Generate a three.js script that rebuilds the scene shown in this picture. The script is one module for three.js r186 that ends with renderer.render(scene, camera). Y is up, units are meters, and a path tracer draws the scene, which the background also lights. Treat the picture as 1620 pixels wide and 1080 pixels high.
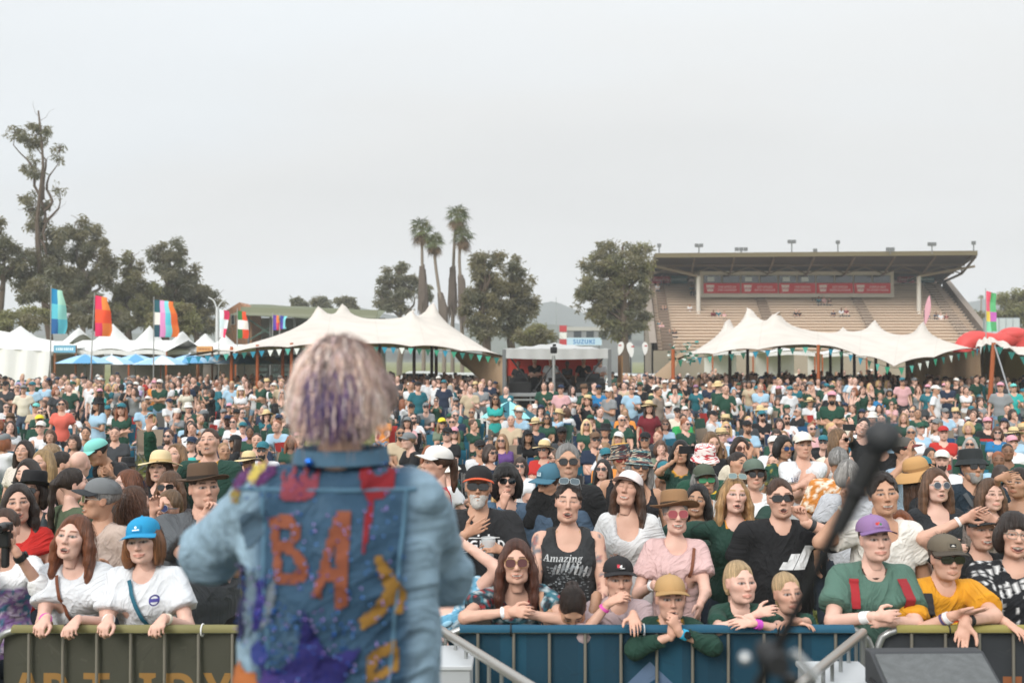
import * as THREE from 'three';
import { mergeGeometries, toCreasedNormals } from 'three/addons/utils/BufferGeometryUtils.js';
import { ImprovedNoise } from 'three/addons/math/ImprovedNoise.js';
import { RoundedBoxGeometry } from 'three/addons/geometries/RoundedBoxGeometry.js';

// ------------------------------------------------------------------ camera, sky, sun, exposure
const FPX = 1575, CAMH = 2.5, TILT = Math.atan(25 / FPX);       // 35 mm lens on a 36 mm frame, horizon a little below the middle
const scene = new THREE.Scene();
const camera = new THREE.PerspectiveCamera(2 * Math.atan(540 / FPX) * 180 / Math.PI, 1.5, 0.1, 9000);
camera.filmGauge = 36;
camera.position.set(0, CAMH, 0);
camera.rotation.x = TILT;
camera.focus = 8.2;
camera.userData.fStop = 2.4;
const renderer = new THREE.WebGLRenderer({ antialias: true });
renderer.toneMapping = THREE.LinearToneMapping;
renderer.toneMappingExposure = 1.78;
renderer.shadowMap.enabled = true;

const noiser = new ImprovedNoise();
const nz3 = (x, y, z) => noiser.noise(x + 31.7, y + 17.3, z + 53.1);
function fbm(x, y, z, o = 4) { let s = 0, a = 0.5; for (let i = 0; i < o; i++) { s += a * nz3(x, y, z); x *= 2.03; y *= 2.03; z *= 2.03; a *= 0.5; } return s; }
{ // overcast sky: thin high cloud, brighter where the sun stands behind it
  const W = 1024, H = 512, d = new Float32Array(W * H * 4);
  const sun = new THREE.Vector3(-0.38, 0.50, 0.70).normalize();
  for (let j = 0; j < H; j++) for (let i = 0; i < W; i++) {
    const el = (j + 0.5) / H * Math.PI - Math.PI / 2, az = (i + 0.5) / W * Math.PI * 2 - Math.PI;
    const x = Math.cos(el) * Math.cos(az), y = Math.sin(el), z = Math.cos(el) * Math.sin(az);
    const e = Math.max(y, 0), k = 1 / (e + 0.16);
    const c = fbm(x * k * 0.55, z * k * 1.1, 3.1, 5), c2 = fbm(x * k * 0.2 + 9, z * k * 0.35, 7.7, 3);
    let v = 0.465 + 0.56 * e * e + 0.05 * c + 0.05 * c2 + 0.30 * Math.exp(-e / 0.055);
    v += 0.12 * Math.pow(Math.max(0, x * sun.x + y * sun.y + z * sun.z), 3);
    const blue = 0.030 * Math.min(1, Math.max(0, (c2 + 0.6 * c + 0.12) / 0.32)) - 0.004, o = (j * W + i) * 4;
    d[o] = v * (0.982 - blue); d[o + 1] = v * 1.003; d[o + 2] = v * (1.012 + blue); d[o + 3] = 1;
  }
  const t = new THREE.DataTexture(d, W, H, THREE.RGBAFormat, THREE.FloatType);
  t.mapping = THREE.EquirectangularReflectionMapping; t.magFilter = THREE.LinearFilter; t.minFilter = THREE.LinearFilter;
  t.needsUpdate = true;
  scene.background = t; scene.environment = t;
}
const sunLight = new THREE.DirectionalLight(new THREE.Color(1, 0.95, 0.88), 1.5);
sunLight.position.set(-38, 50, 70); sunLight.target.position.set(0, 0, 0);
sunLight.castShadow = true; sunLight.shadow.radius = 50; sunLight.shadow.mapSize.set(4096, 4096);
Object.assign(sunLight.shadow.camera, { left: -70, right: 70, top: 90, bottom: -90, near: 1, far: 300 });
scene.add(sunLight, sunLight.target);
scene.fog = new THREE.FogExp2(new THREE.Color(0.85, 0.87, 0.88), 0.0011);

// ------------------------------------------------------------------ helpers
function rng(seed) { let a = seed >>> 0; return () => { a |= 0; a = a + 0x6D2B79F5 | 0; let t = Math.imul(a ^ a >>> 15, 1 | a); t = t + Math.imul(t ^ t >>> 7, 61 | t) ^ t; return ((t ^ t >>> 14) >>> 0) / 4294967296; }; }
const V = (x, y, z) => new THREE.Vector3(x, y, z);
const lerp = (a, b, t) => a + (b - a) * t, clamp = (x, a = 0, b = 1) => x < a ? a : x > b ? b : x;
const sstep = (a, b, x) => { const t = clamp((x - a) / (b - a)); return t * t * (3 - 2 * t); };
const CT = Math.cos(TILT), ST = Math.sin(TILT);
function at(px, py, Z) {                                   // the point at distance Z in front of the stage camera that the photograph shows there
  const u = (px - 810) / FPX, v = -(py - 540) / FPX;
  const y = v * CT + ST, z = v * ST - CT, s = Z / -z;
  return V(u * s, CAMH + y * s, -Z);
}
function toPx(p) { const dy = p.y - CAMH, dz = p.z, yc = dy * CT + dz * ST, zc = -dy * ST + dz * CT; return [810 + FPX * p.x / -zc, 540 - FPX * yc / -zc]; }
const used = {};
function numbered(n) { const k = used[n] = (used[n] ?? -1) + 1; return k ? n + '_' + String(k).padStart(3, '0') : n; }
function tag(o, label, category, group, kind) {
  if (label) o.userData.label = label; if (category) o.userData.category = category;
  if (group) o.userData.group = group; if (kind) o.userData.kind = kind; return o;
}
function base(name, pos, turn = 0) { const g = new THREE.Group(); g.name = numbered(name); g.position.set(pos.x ?? pos[0], pos.y ?? pos[1], pos.z ?? pos[2]); g.rotation.y = turn; scene.add(g); return g; }
function mk(name, geo, mat, parent) {
  const m = new THREE.Mesh(geo, mat); m.castShadow = m.receiveShadow = true;
  m.name = parent && parent !== scene ? name : numbered(name);
  if (parent) parent.add(m); return m;
}
const col = (r, g, b) => new THREE.Color(r, g, b);
const hex = h => new THREE.Color(h);                       // sRGB -> linear
const matCache = {};
function std(c, rough = 0.85, extra = {}) {
  const cc = c.isColor ? c : hex(c), key = cc.r.toFixed(3) + cc.g.toFixed(3) + cc.b.toFixed(3) + rough + JSON.stringify(extra);
  return matCache[key] ??= new THREE.MeshStandardMaterial({ color: cc, roughness: rough, ...extra });
}
const dbl = { side: THREE.DoubleSide };
function bx(w, h, d, x = 0, y = 0, z = 0) { const g = new THREE.BoxGeometry(w, h, d); g.translate(x, y, z); return g; }
function rbx(w, h, d, r, x = 0, y = 0, z = 0) { const g = new RoundedBoxGeometry(w, h, d, 2, r); g.translate(x, y, z); return g; }
function rod(a, b, r, r2 = r, n = 8) {                     // a bar from a to b
  const d = b.clone().sub(a), g = new THREE.CylinderGeometry(r2, r, d.length(), n);
  g.applyQuaternion(new THREE.Quaternion().setFromUnitVectors(V(0, 1, 0), d.clone().normalize())); g.translate((a.x + b.x) / 2, (a.y + b.y) / 2, (a.z + b.z) / 2); return g;
}
function bar(a, b, w, h) {                                 // a square bar from a to b
  const d = b.clone().sub(a), g = new THREE.BoxGeometry(w, h, d.length());
  const m = new THREE.Matrix4().lookAt(b, a, V(0, 1, 0.0001)); g.applyMatrix4(m); g.translate((a.x + b.x) / 2, (a.y + b.y) / 2, (a.z + b.z) / 2); return g;
}
function tube(pts, r, seg = 20, n = 6) { return new THREE.TubeGeometry(new THREE.CatmullRomCurve3(pts), seg, r, n); }
function merge(list) { return mergeGeometries(list.map(g => { const q = g.index ? g.toNonIndexed() : g; for (const k of Object.keys(q.attributes)) if (!['position', 'normal', 'uv'].includes(k)) q.deleteAttribute(k); if (!q.attributes.uv) q.setAttribute('uv', new THREE.BufferAttribute(new Float32Array(q.attributes.position.count * 2), 2)); return q; })); }
function gridGeo(nu, nv, fn, closeU = false) {             // a sheet: fn(u, v) -> [x, y, z]
  const p = [], uv = [], ix = [];
  for (let j = 0; j <= nv; j++) for (let i = 0; i <= nu; i++) { const q = fn(i / nu, j / nv); p.push(q[0], q[1], q[2]); uv.push(i / nu, j / nv); }
  for (let j = 0; j < nv; j++) for (let i = 0; i < nu; i++) { const a = j * (nu + 1) + i, b = a + 1, c = a + nu + 1, d = c + 1; ix.push(a, b, d, a, d, c); }
  const g = new THREE.BufferGeometry(); g.setAttribute('position', new THREE.Float32BufferAttribute(p, 3)); g.setAttribute('uv', new THREE.Float32BufferAttribute(uv, 2)); g.setIndex(ix); g.computeVertexNormals(); return g;
}
function canvasTex(w, h, draw) {
  const c = document.createElement('canvas'); c.width = w; c.height = h; const x = c.getContext('2d'); draw(x, w, h);
  const t = new THREE.CanvasTexture(c); t.colorSpace = THREE.SRGBColorSpace; t.anisotropy = 8; return t;
}
function noiseTex(n, fn, srgb = true) {
  const d = new Uint8Array(n * n * 4);
  for (let j = 0; j < n; j++) for (let i = 0; i < n; i++) { const c = fn(i / n, j / n), o = (j * n + i) * 4; for (let k = 0; k < 3; k++) d[o + k] = clamp(c[k], 0, 255); d[o + 3] = 255; }
  const t = new THREE.DataTexture(d, n, n); if (srgb) t.colorSpace = THREE.SRGBColorSpace; t.wrapS = t.wrapT = THREE.RepeatWrapping; t.magFilter = THREE.LinearFilter; t.minFilter = THREE.LinearMipmapLinearFilter; t.generateMipmaps = true; t.needsUpdate = true; return t;
}
function tileNoise(u, v, f, s) { const a = u * Math.PI * 2, b = v * Math.PI * 2, r = f / 6.283; return noiser.noise(Math.cos(a) * r + s, Math.sin(a) * r + Math.cos(b) * r * 1.0, Math.sin(b) * r + s * 0.7); }

// ------------------------------------------------------------------ solid shapes from distance fields
const smin = (a, b, k) => { const h = Math.max(k - Math.abs(a - b), 0) / k; return Math.min(a, b) - h * h * k * 0.25; };
const smax = (a, b, k) => -smin(-a, -b, k);
function cap(a, ra, b, rb) {
  const ax = a.x, ay = a.y, az = a.z, bx_ = b.x - ax, by = b.y - ay, bz = b.z - az, il = 1 / (bx_ * bx_ + by * by + bz * bz + 1e-12), dr = rb - ra;
  return (x, y, z) => { x -= ax; y -= ay; z -= az; let t = (x * bx_ + y * by + z * bz) * il; t = t < 0 ? 0 : t > 1 ? 1 : t; x -= bx_ * t; y -= by * t; z -= bz * t; return Math.sqrt(x * x + y * y + z * z) - ra - dr * t; };
}
function ell(cx, cy, cz, rx, ry, rz) { const m = Math.min(rx, ry, rz); return (x, y, z) => { x = (x - cx) / rx; y = (y - cy) / ry; z = (z - cz) / rz; const k = Math.sqrt(x * x + y * y + z * z), x2 = x / rx, y2 = y / ry, z2 = z / rz, k1 = Math.sqrt(x2 * x2 + y2 * y2 + z2 * z2); return k1 > 1e-6 ? k * (k - 1) / k1 : -m; }; }
function ecap(a, b, rxa, rza, rxb, rzb, X) {               // a limb with an oval section, wide along X
  const D = b.clone().sub(a), L2 = D.lengthSq(), L = Math.sqrt(L2), Y = D.clone().divideScalar(L), Zv = X.clone().cross(Y).normalize(), Xv = Y.clone().cross(Zv);
  return (x, y, z) => {
    x -= a.x; y -= a.y; z -= a.z;
    const q = x * Y.x + y * Y.y + z * Y.z, u = x * Xv.x + y * Xv.y + z * Xv.z, w = x * Zv.x + y * Zv.y + z * Zv.z;
    let t = q / L; t = t < 0 ? 0 : t > 1 ? 1 : t; const v = q - t * L, rx = rxa + (rxb - rxa) * t, rz = rza + (rzb - rza) * t, m = rx < rz ? rx : rz;
    const k = Math.sqrt(u * u / (rx * rx) + w * w / (rz * rz) + v * v / (m * m)); const k1 = Math.sqrt(u * u / (rx * rx * rx * rx) + w * w / (rz * rz * rz * rz) + v * v / (m * m * m * m));
    return k1 > 1e-6 ? k * (k - 1) / k1 : -m;
  };
}
function field(parts) {                                    // [f, k, subtract?] joined with smooth minima
  const n = parts.length, F = parts.map(p => p[0]), K = parts.map(p => p[1] || 0.02), S = parts.map(p => !!p[2]);
  return (x, y, z) => { let d = 1e3; for (let i = 0; i < n; i++) { const e = F[i](x, y, z); d = S[i] ? smax(d, -e, K[i]) : (i ? smin(d, e, K[i]) : e); } return d; };
}
function axis(lo, hi, h) { const n = Math.max(2, Math.ceil((hi - lo) / h)); const a = new Float32Array(n + 1); for (let i = 0; i <= n; i++) a[i] = lo + (hi - lo) * i / n; return a; }
function axisFine(lo, hi, hc, f0, hf) { const a = []; let x = lo; while (x < hi) { a.push(x); x += x > f0 ? hf : Math.min(hc, Math.max(hf, (f0 - x) * 0.5)); } a.push(hi); return Float32Array.from(a); }
function nets(f, X, Y, Z) {                                // surface nets on a rectilinear grid -> { p, ix }
  const nx = X.length, ny = Y.length, nz = Z.length, sy = nx, sz = nx * ny, val = new Float32Array(nx * ny * nz), B = 4;
  for (let k0 = 0; k0 < nz; k0 += B) for (let j0 = 0; j0 < ny; j0 += B) for (let i0 = 0; i0 < nx; i0 += B) {
    const i1 = Math.min(i0 + B, nx), j1 = Math.min(j0 + B, ny), k1 = Math.min(k0 + B, nz);
    const ax = X[i0], bx2 = X[Math.min(i1, nx - 1)], ay = Y[j0], by = Y[Math.min(j1, ny - 1)], az = Z[k0], bz = Z[Math.min(k1, nz - 1)];
    const c = f((ax + bx2) / 2, (ay + by) / 2, (az + bz) / 2), R = Math.sqrt((bx2 - ax) ** 2 + (by - ay) ** 2 + (bz - az) ** 2) * 0.5;
    const far = Math.abs(c) > R * 1.5 + 0.012;
    for (let k = k0; k < k1; k++) for (let j = j0; j < j1; j++) for (let i = i0; i < i1; i++) val[k * sz + j * sy + i] = far ? c : f(X[i], Y[j], Z[k]);
  }
  const p = [], ix = [], id = new Int32Array(nx * ny * nz).fill(-1);
  for (let k = 0; k < nz - 1; k++) for (let j = 0; j < ny - 1; j++) for (let i = 0; i < nx - 1; i++) {
    const o = k * sz + j * sy + i; let m = 0;
    if (val[o] < 0) m |= 1; if (val[o + 1] < 0) m |= 2; if (val[o + sy] < 0) m |= 4; if (val[o + sy + 1] < 0) m |= 8;
    if (val[o + sz] < 0) m |= 16; if (val[o + sz + 1] < 0) m |= 32; if (val[o + sz + sy] < 0) m |= 64; if (val[o + sz + sy + 1] < 0) m |= 128;
    if (m === 0 || m === 255) continue;
    let cx = 0, cy = 0, cz = 0, n = 0;
    for (let e = 0; e < 12; e++) {
      const ax = e >> 2, b = e & 3; let a0, a1;            // corner codes: bit0 x, bit1 y, bit2 z
      if (ax === 0) { a0 = b << 1; a1 = a0 | 1; } else if (ax === 1) { a0 = (b & 1) | ((b & 2) << 1); a1 = a0 | 2; } else { a0 = b; a1 = a0 | 4; }
      const v0 = val[o + (a0 & 1) + ((a0 >> 1) & 1) * sy + (a0 >> 2) * sz], v1 = val[o + (a1 & 1) + ((a1 >> 1) & 1) * sy + (a1 >> 2) * sz];
      if ((v0 < 0) === (v1 < 0)) continue;
      const t = v0 / (v0 - v1);
      cx += (a0 & 1) + (ax === 0 ? t : 0); cy += ((a0 >> 1) & 1) + (ax === 1 ? t : 0); cz += (a0 >> 2) + (ax === 2 ? t : 0); n++;
    }
    cx /= n; cy /= n; cz /= n; id[o] = p.length / 3;
    p.push(X[i] + (X[i + 1] - X[i]) * cx, Y[j] + (Y[j + 1] - Y[j]) * cy, Z[k] + (Z[k + 1] - Z[k]) * cz);
  }
  const quad = (a, b, c, d, flip) => { if (a < 0 || b < 0 || c < 0 || d < 0) return; flip ? ix.push(a, c, b, a, d, c) : ix.push(a, b, c, a, c, d); };
  for (let k = 1; k < nz - 1; k++) for (let j = 1; j < ny - 1; j++) for (let i = 1; i < nx - 1; i++) {
    const o = k * sz + j * sy + i, s = val[o] < 0;
    if (s !== (val[o + 1] < 0)) quad(id[o - sy - sz], id[o - sz], id[o], id[o - sy], !s);
    if (s !== (val[o + sy] < 0)) quad(id[o - 1 - sz], id[o - 1], id[o], id[o - sz], !s);
    if (s !== (val[o + sz] < 0)) quad(id[o - 1 - sy], id[o - sy], id[o], id[o - 1], !s);
  }
  return { p, ix };
}
function keepFaces(g, keep) {                              // drop the faces that clothing hides, then the loose points
  const map = new Int32Array(g.p.length / 3).fill(-1), p = [], ix = [];
  for (let i = 0; i < g.ix.length; i += 3) {
    let any = false; for (let k = 0; k < 3; k++) { const a = g.ix[i + k] * 3; if (keep(g.p[a], g.p[a + 1], g.p[a + 2])) any = true; }
    if (!any) continue;
    for (let k = 0; k < 3; k++) { const a = g.ix[i + k]; if (map[a] < 0) { map[a] = p.length / 3; p.push(g.p[a * 3], g.p[a * 3 + 1], g.p[a * 3 + 2]); } ix.push(map[a]); }
  }
  return { p, ix };
}
function moved(g, M, flip) {                               // a transformed copy
  const p = new Array(g.p.length), v = V(0, 0, 0);
  for (let i = 0; i < p.length; i += 3) { v.set(g.p[i], g.p[i + 1], g.p[i + 2]).applyMatrix4(M); p[i] = v.x; p[i + 1] = v.y; p[i + 2] = v.z; }
  let ix = g.ix; if (flip) { ix = ix.slice(); for (let i = 0; i < ix.length; i += 3) { const t = ix[i + 1]; ix[i + 1] = ix[i + 2]; ix[i + 2] = t; } }
  return { p, ix, c: g.c };
}
function joined(list) { const p = [], ix = [], c = []; let hasC = list.some(g => g.c); for (const g of list) { const b = p.length / 3; for (let i = 0; i < g.p.length; i++) p.push(g.p[i]); for (let i = 0; i < g.ix.length; i++) ix.push(g.ix[i] + b); if (hasC) { if (g.c) for (let i = 0; i < g.c.length; i++) c.push(g.c[i]); else for (let i = 0; i < g.p.length; i++) c.push(1); } } return { p, ix, c: hasC ? c : null }; }
function toGeo(g, uvFn) {
  const b = new THREE.BufferGeometry(); b.setAttribute('position', new THREE.Float32BufferAttribute(g.p, 3)); b.setIndex(g.ix); b.computeVertexNormals();
  if (g.c) b.setAttribute('color', new THREE.Float32BufferAttribute(g.c, 3));
  if (uvFn) { const n = b.attributes.normal.array, uv = []; for (let i = 0; i < g.p.length; i += 3) { const q = uvFn(g.p[i], g.p[i + 1], g.p[i + 2], n[i + 2]); uv.push(q[0], q[1]); } b.setAttribute('uv', new THREE.Float32BufferAttribute(uv, 2)); }
  return b;
}
function fromGeo(b) { const q = b.index ? b : mergeVerts(b); return { p: Array.from(q.attributes.position.array), ix: Array.from(q.index.array) }; }
function mergeVerts(b) { const n = b.attributes.position.count; b.setIndex([...Array(n).keys()]); return b; }
const txt = (x, s, X, Y, px, c, font = 'bold', fam = 'sans-serif', maxw) => { x.fillStyle = c; x.font = font + ' ' + px + 'px ' + fam; x.textAlign = 'center'; x.textBaseline = 'middle'; x.fillText(s, X, Y, maxw); };
const ONE_TONE = [1, 1, 1];
// ------------------------------------------------------------------ people
const SKIN = { pale: [0.68, 0.43, 0.345], fair: [0.60, 0.36, 0.27], tan: [0.50, 0.285, 0.19], olive: [0.42, 0.24, 0.155], brown: [0.22, 0.115, 0.07], dark: [0.105, 0.053, 0.034] };
const skinMat = new THREE.MeshPhysicalMaterial({ color: 0xffffff, roughness: 0.52, vertexColors: true, specularIntensity: 0.7 });
const streak = noiseTex(256, (u, v) => { const k = 195 + 110 * tileNoise(u, v * 0.02, 60, 2) + 100 * tileNoise(u + v * 0.03, v * 0.06, 140, 5) + 26 * tileNoise(u, v, 30, 9); return [k, k, k]; }, false);
const hairUV = (x, y, z) => [Math.atan2(x, z + 0.03) / 6.283 * 3 + x * 2, y * 2.2 + z * 2];
const hairMat = new THREE.MeshPhysicalMaterial({ color: 0xffffff, roughness: 0.46, vertexColors: true, side: THREE.DoubleSide, map: streak, bumpMap: streak, bumpScale: 0.009 });
const foldTex = noiseTex(512, (u, v) => { const wx = 0.10 * tileNoise(u, v, 5, 3), wy = 0.10 * tileNoise(u, v, 5, 8), a = tileNoise(u + wx, v + wy, 7, 1), b = tileNoise(u * 1 + wy, v + wx, 15, 6), c = tileNoise(u + wx, v, 34, 4), k = 190 - 150 * Math.pow(Math.abs(a), 0.7) - 80 * Math.pow(Math.abs(b), 0.8) + 30 * c; return [k, k, k]; }, false);
const weave = { bumpMap: foldTex, bumpScale: 0.016 };
const lensMat = new THREE.MeshPhysicalMaterial({ color: 0x0b0a0c, roughness: 0.06, clearcoat: 1, clearcoatRoughness: 0.03 });
const frameMat = std('#15120f', 0.35);

// head: origin between the ears, y up, z forwards, 0.23 m from chin to crown
function headField(q) {
  const f = q.f ? 1 : 0, w = q.w ?? (f ? 0.95 : 1), op = q.open ?? 0, sm = q.smile ?? 0, jaw = q.jaw ?? (f ? 0.92 : 1.04), dj = op * 0.013, ns = q.nose ?? (f ? 0.88 : 1.05), plump = q.plump ?? 0;
  const P = [
    [ell(0, 0.030, -0.016, 0.0735 * w, 0.087, 0.094), 0.02],
    [ell(0, -0.030, 0.020, (0.0645 + plump * 0.010) * w, 0.078 + dj * 0.6, 0.068), 0.035],
    [cap(V(-0.030 * jaw, -0.083 - dj, 0.030), 0.026 + plump * 0.006, V(0.030 * jaw, -0.083 - dj, 0.030), 0.026 + plump * 0.006), 0.03],
    [ell(0, -0.098 - dj, 0.062, 0.020 * jaw, 0.015, 0.018), 0.024],
    [ell(-0.046 * w, -0.016 + sm * 0.004, 0.056, 0.021 + sm * 0.003, 0.019, 0.020), 0.028], [ell(0.046 * w, -0.016 + sm * 0.004, 0.056, 0.021 + sm * 0.003, 0.019, 0.020), 0.028],
    [cap(V(-0.036, 0.027, 0.071), 0.011, V(0.036, 0.027, 0.071), 0.011), 0.022],
    [ell(-0.032, 0.003, 0.097, 0.017, 0.0115, 0.0175), 0.013, 1], [ell(0.032, 0.003, 0.097, 0.017, 0.0115, 0.0175), 0.013, 1],
    [ell(-0.0315, 0.002, 0.0735, 0.0135, 0.0115, 0.0115), 0.003], [ell(0.0315, 0.002, 0.0735, 0.0135, 0.0115, 0.0115), 0.003],
    [cap(V(-0.043, 0.0115, 0.0745), 0.0042, V(-0.020, 0.0125, 0.0815), 0.0042), 0.005], [cap(V(0.043, 0.0115, 0.0745), 0.0042, V(0.020, 0.0125, 0.0815), 0.0042), 0.005],
    [cap(V(0, 0.016, 0.083), 0.0075 * ns, V(0, -0.029, 0.1055), 0.0118 * ns), 0.014],
    [ell(-0.0115 * ns, -0.034, 0.0955, 0.0085, 0.0075, 0.0095), 0.008], [ell(0.0115 * ns, -0.034, 0.0955, 0.0085, 0.0075, 0.0095), 0.008],
  ];
  const my = -0.0675 - dj * 0.45, mw = 0.0240 + sm * 0.0075 - op * 0.001;
  P.push([cap(V(-mw, my + 0.003 + sm * 0.005, 0.0795 - sm * 0.004), 0.0042, V(0, my + 0.006 + op * 0.004, 0.0885), 0.0052), 0.007], [cap(V(mw, my + 0.003 + sm * 0.005, 0.0795 - sm * 0.004), 0.0042, V(0, my + 0.006 + op * 0.004, 0.0885), 0.0052), 0.007]);
  P.push([cap(V(-mw * 0.8, my - 0.004 - op * 0.010 + sm * 0.003, 0.078), 0.005, V(0, my - 0.007 - op * 0.012, 0.086), 0.0062), 0.008], [cap(V(mw * 0.8, my - 0.004 - op * 0.010 + sm * 0.003, 0.078), 0.005, V(0, my - 0.007 - op * 0.012, 0.086), 0.0062), 0.008]);
  if (op > 0.1) P.push([ell(0, my - 0.002 - op * 0.002, 0.090, mw * (0.86 - op * 0.12), 0.0040 + op * 0.0115, sm > 0.5 ? 0.010 : 0.019), 0.004, 1]);
  else P.push([cap(V(-mw, my + sm * 0.006, 0.089), 0.0014, V(0, my - 0.001, 0.0965), 0.0014), 0.004, 1], [cap(V(mw, my + sm * 0.006, 0.089), 0.0014, V(0, my - 0.001, 0.0965), 0.0014), 0.004, 1]);
  for (const s of [-1, 1]) { P.push([ell(s * 0.0755 * w, -0.006, -0.008, 0.0085, 0.030, 0.018), 0.010]); P.push([ell(s * 0.084 * w, -0.004, -0.004, 0.006, 0.018, 0.010), 0.006, 1]); }
  P.push([cap(V(0, -0.05, -0.022), 0.054 * (f ? 0.9 : 1.04), V(0, -0.150, -0.034), 0.036), 0.022]);
  return { fn: field(P), my, mw, op, sm };
}
function headColor(q, h, tone, hairC) {                    // pigment of skin, lips, brows, eyes, teeth; shade of nostrils and lip line painted in
  const [r, g, b] = tone, seed = q.seed ?? 1, lip = q.f ? [0.95, 0.62, 0.60] : [0.90, 0.72, 0.68], brow = hairC ? hairC.map((c, i) => Math.min(c * 0.75, tone[i] * 0.55)) : tone.map(c => c * 0.35);
  const shut = q.shut ?? 0, eh = 0.0056 * (1 - shut) - (h.sm) * 0.0010 + 0.0004;
  return (x, y, z) => {
    const ax = Math.abs(x), n = nz3(x * 60 + seed, y * 60, z * 60) * 0.5 + nz3(x * 19 + seed, y * 19, z * 19);
    let R = r * (1 + 0.06 * n), G = g * (1 + 0.08 * n), B = b * (1 + 0.09 * n);
    const mixc = (c, t) => { R = lerp(R, c[0], t); G = lerp(G, c[1], t); B = lerp(B, c[2], t); };
    const blush = 0.30 * Math.exp(-((ax - 0.043) ** 2 + (y + 0.022) ** 2) / 0.00045) * (z > 0.02 ? 1 : 0) + 0.28 * Math.exp(-(x * x + (y + 0.034) ** 2) / 0.00018) * (z > 0.06 ? 1 : 0) + (Math.abs(z) < 0.03 && ax > 0.07 ? 0.25 : 0);
    mixc([r * 1.02, g * 0.72, b * 0.68], Math.min(blush, 0.5));
    if (z > 0.045) {
      const by = 0.0265 + 0.004 * Math.cos((ax - 0.034) / 0.02) - (q.f ? 0 : 0.002);
      mixc(brow, 0.95 * sstep(0.0072, 0.0030, Math.abs(y - by)) * sstep(0.012, 0.017, ax) * sstep(0.053, 0.045, ax));
      const ex = (ax - 0.0315) / 0.0162, ey = (y - 0.0025) / Math.max(eh, 0.0022), e = ex * ex + ey * ey;
      if (shut > 0.7) mixc([r * 0.22, g * 0.2, b * 0.2], 0.8 * sstep(1.5, 0.6, e));
      else {
        mixc([r * 0.2, g * 0.15, b * 0.15], 0.95 * sstep(3.0, 1.2, e) * (y > 0.0015 ? 1 : 0.55));
        if (e < 1.05) { mixc([0.30, 0.27, 0.255], 1); const ir = Math.hypot(ax - 0.0315 + (q.gaze ?? 0) * Math.sign(x), y - 0.003); if (ir < 0.0074) mixc(q.eye ?? [0.06, 0.04, 0.03], 1); }
      }
      const lx = x / (h.mw + 0.005), top = h.my + 0.0105 + h.op * 0.006 + h.sm * 0.004 * lx * lx, bot = h.my - 0.0110 - h.op * 0.018 + h.sm * 0.006 * lx * lx, mid = (top + bot) / 2, hh = (top - bot) / 2 * Math.sqrt(Math.max(0, 1 - lx * lx));
      if (Math.abs(y - mid) < hh) {
        mixc([r * lip[0], g * lip[1], b * lip[2]], 0.7);
        if (h.op > 0.1) {
          const mx = x / (h.mw * (0.94 - h.op * 0.1)), mh = (0.0042 + h.op * 0.0122) * Math.sqrt(Math.max(0, 1 - mx * mx)), yy = y - (h.my - 0.002 - h.op * 0.002) - h.sm * 0.006 * mx * mx;
          if (Math.abs(yy) < mh) { mixc([0.09, 0.025, 0.022], 1); if (yy > mh * (h.sm > 0.5 ? (h.op > 0.6 ? 0.1 : -0.3) : h.op > 0.6 ? 0.40 : 0.15)) mixc([0.62, 0.57, 0.50], 1); }
        } else if (Math.abs(y - h.my - h.sm * 0.006 * lx * lx) < 0.0016) mixc([r * 0.35, g * 0.18, b * 0.16], 0.8);
      }
      for (const s of [-1, 1]) if (Math.hypot(x - s * 0.0075, (y + 0.0405) * 1.3) < 0.0036 && z > 0.09) mixc([r * 0.3, g * 0.18, b * 0.15], 0.8);
      if (q.stubble && hairC && y < -0.035) mixc(hairC, q.stubble * sstep(-0.03, -0.06, y) * (0.6 + 0.4 * nz3(x * 300, y * 300, z * 300)));
      if (q.freckles) mixc([r * 0.75, g * 0.6, b * 0.5], q.freckles * sstep(0.2, 0.5, nz3(x * 230, y * 230, z * 230)) * sstep(0.035, 0.0, y) * sstep(-0.06, -0.03, y));
    }
    return [R, G, B];
  };
}
function headMesh(q, tone, hairC, lod = 1) {
  const h = headField(q);
  const X = axis(-0.098, 0.098, 0.0044 * lod), Y = axis(-0.17, 0.128, 0.0042 * lod), Z = lod < 1.8 ? axisFine(-0.125, 0.13, 0.011 * lod, 0.035, 0.0042 * lod) : axis(-0.125, 0.13, 0.0048 * lod);
  const g = nets(h.fn, X, Y, Z), cf = headColor(q, h, tone, hairC); g.c = [];
  for (let i = 0; i < g.p.length; i += 3) { const c = cf(g.p[i], g.p[i + 1], g.p[i + 2]); g.c.push(c[0], c[1], c[2]); }
  return g;
}
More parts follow.
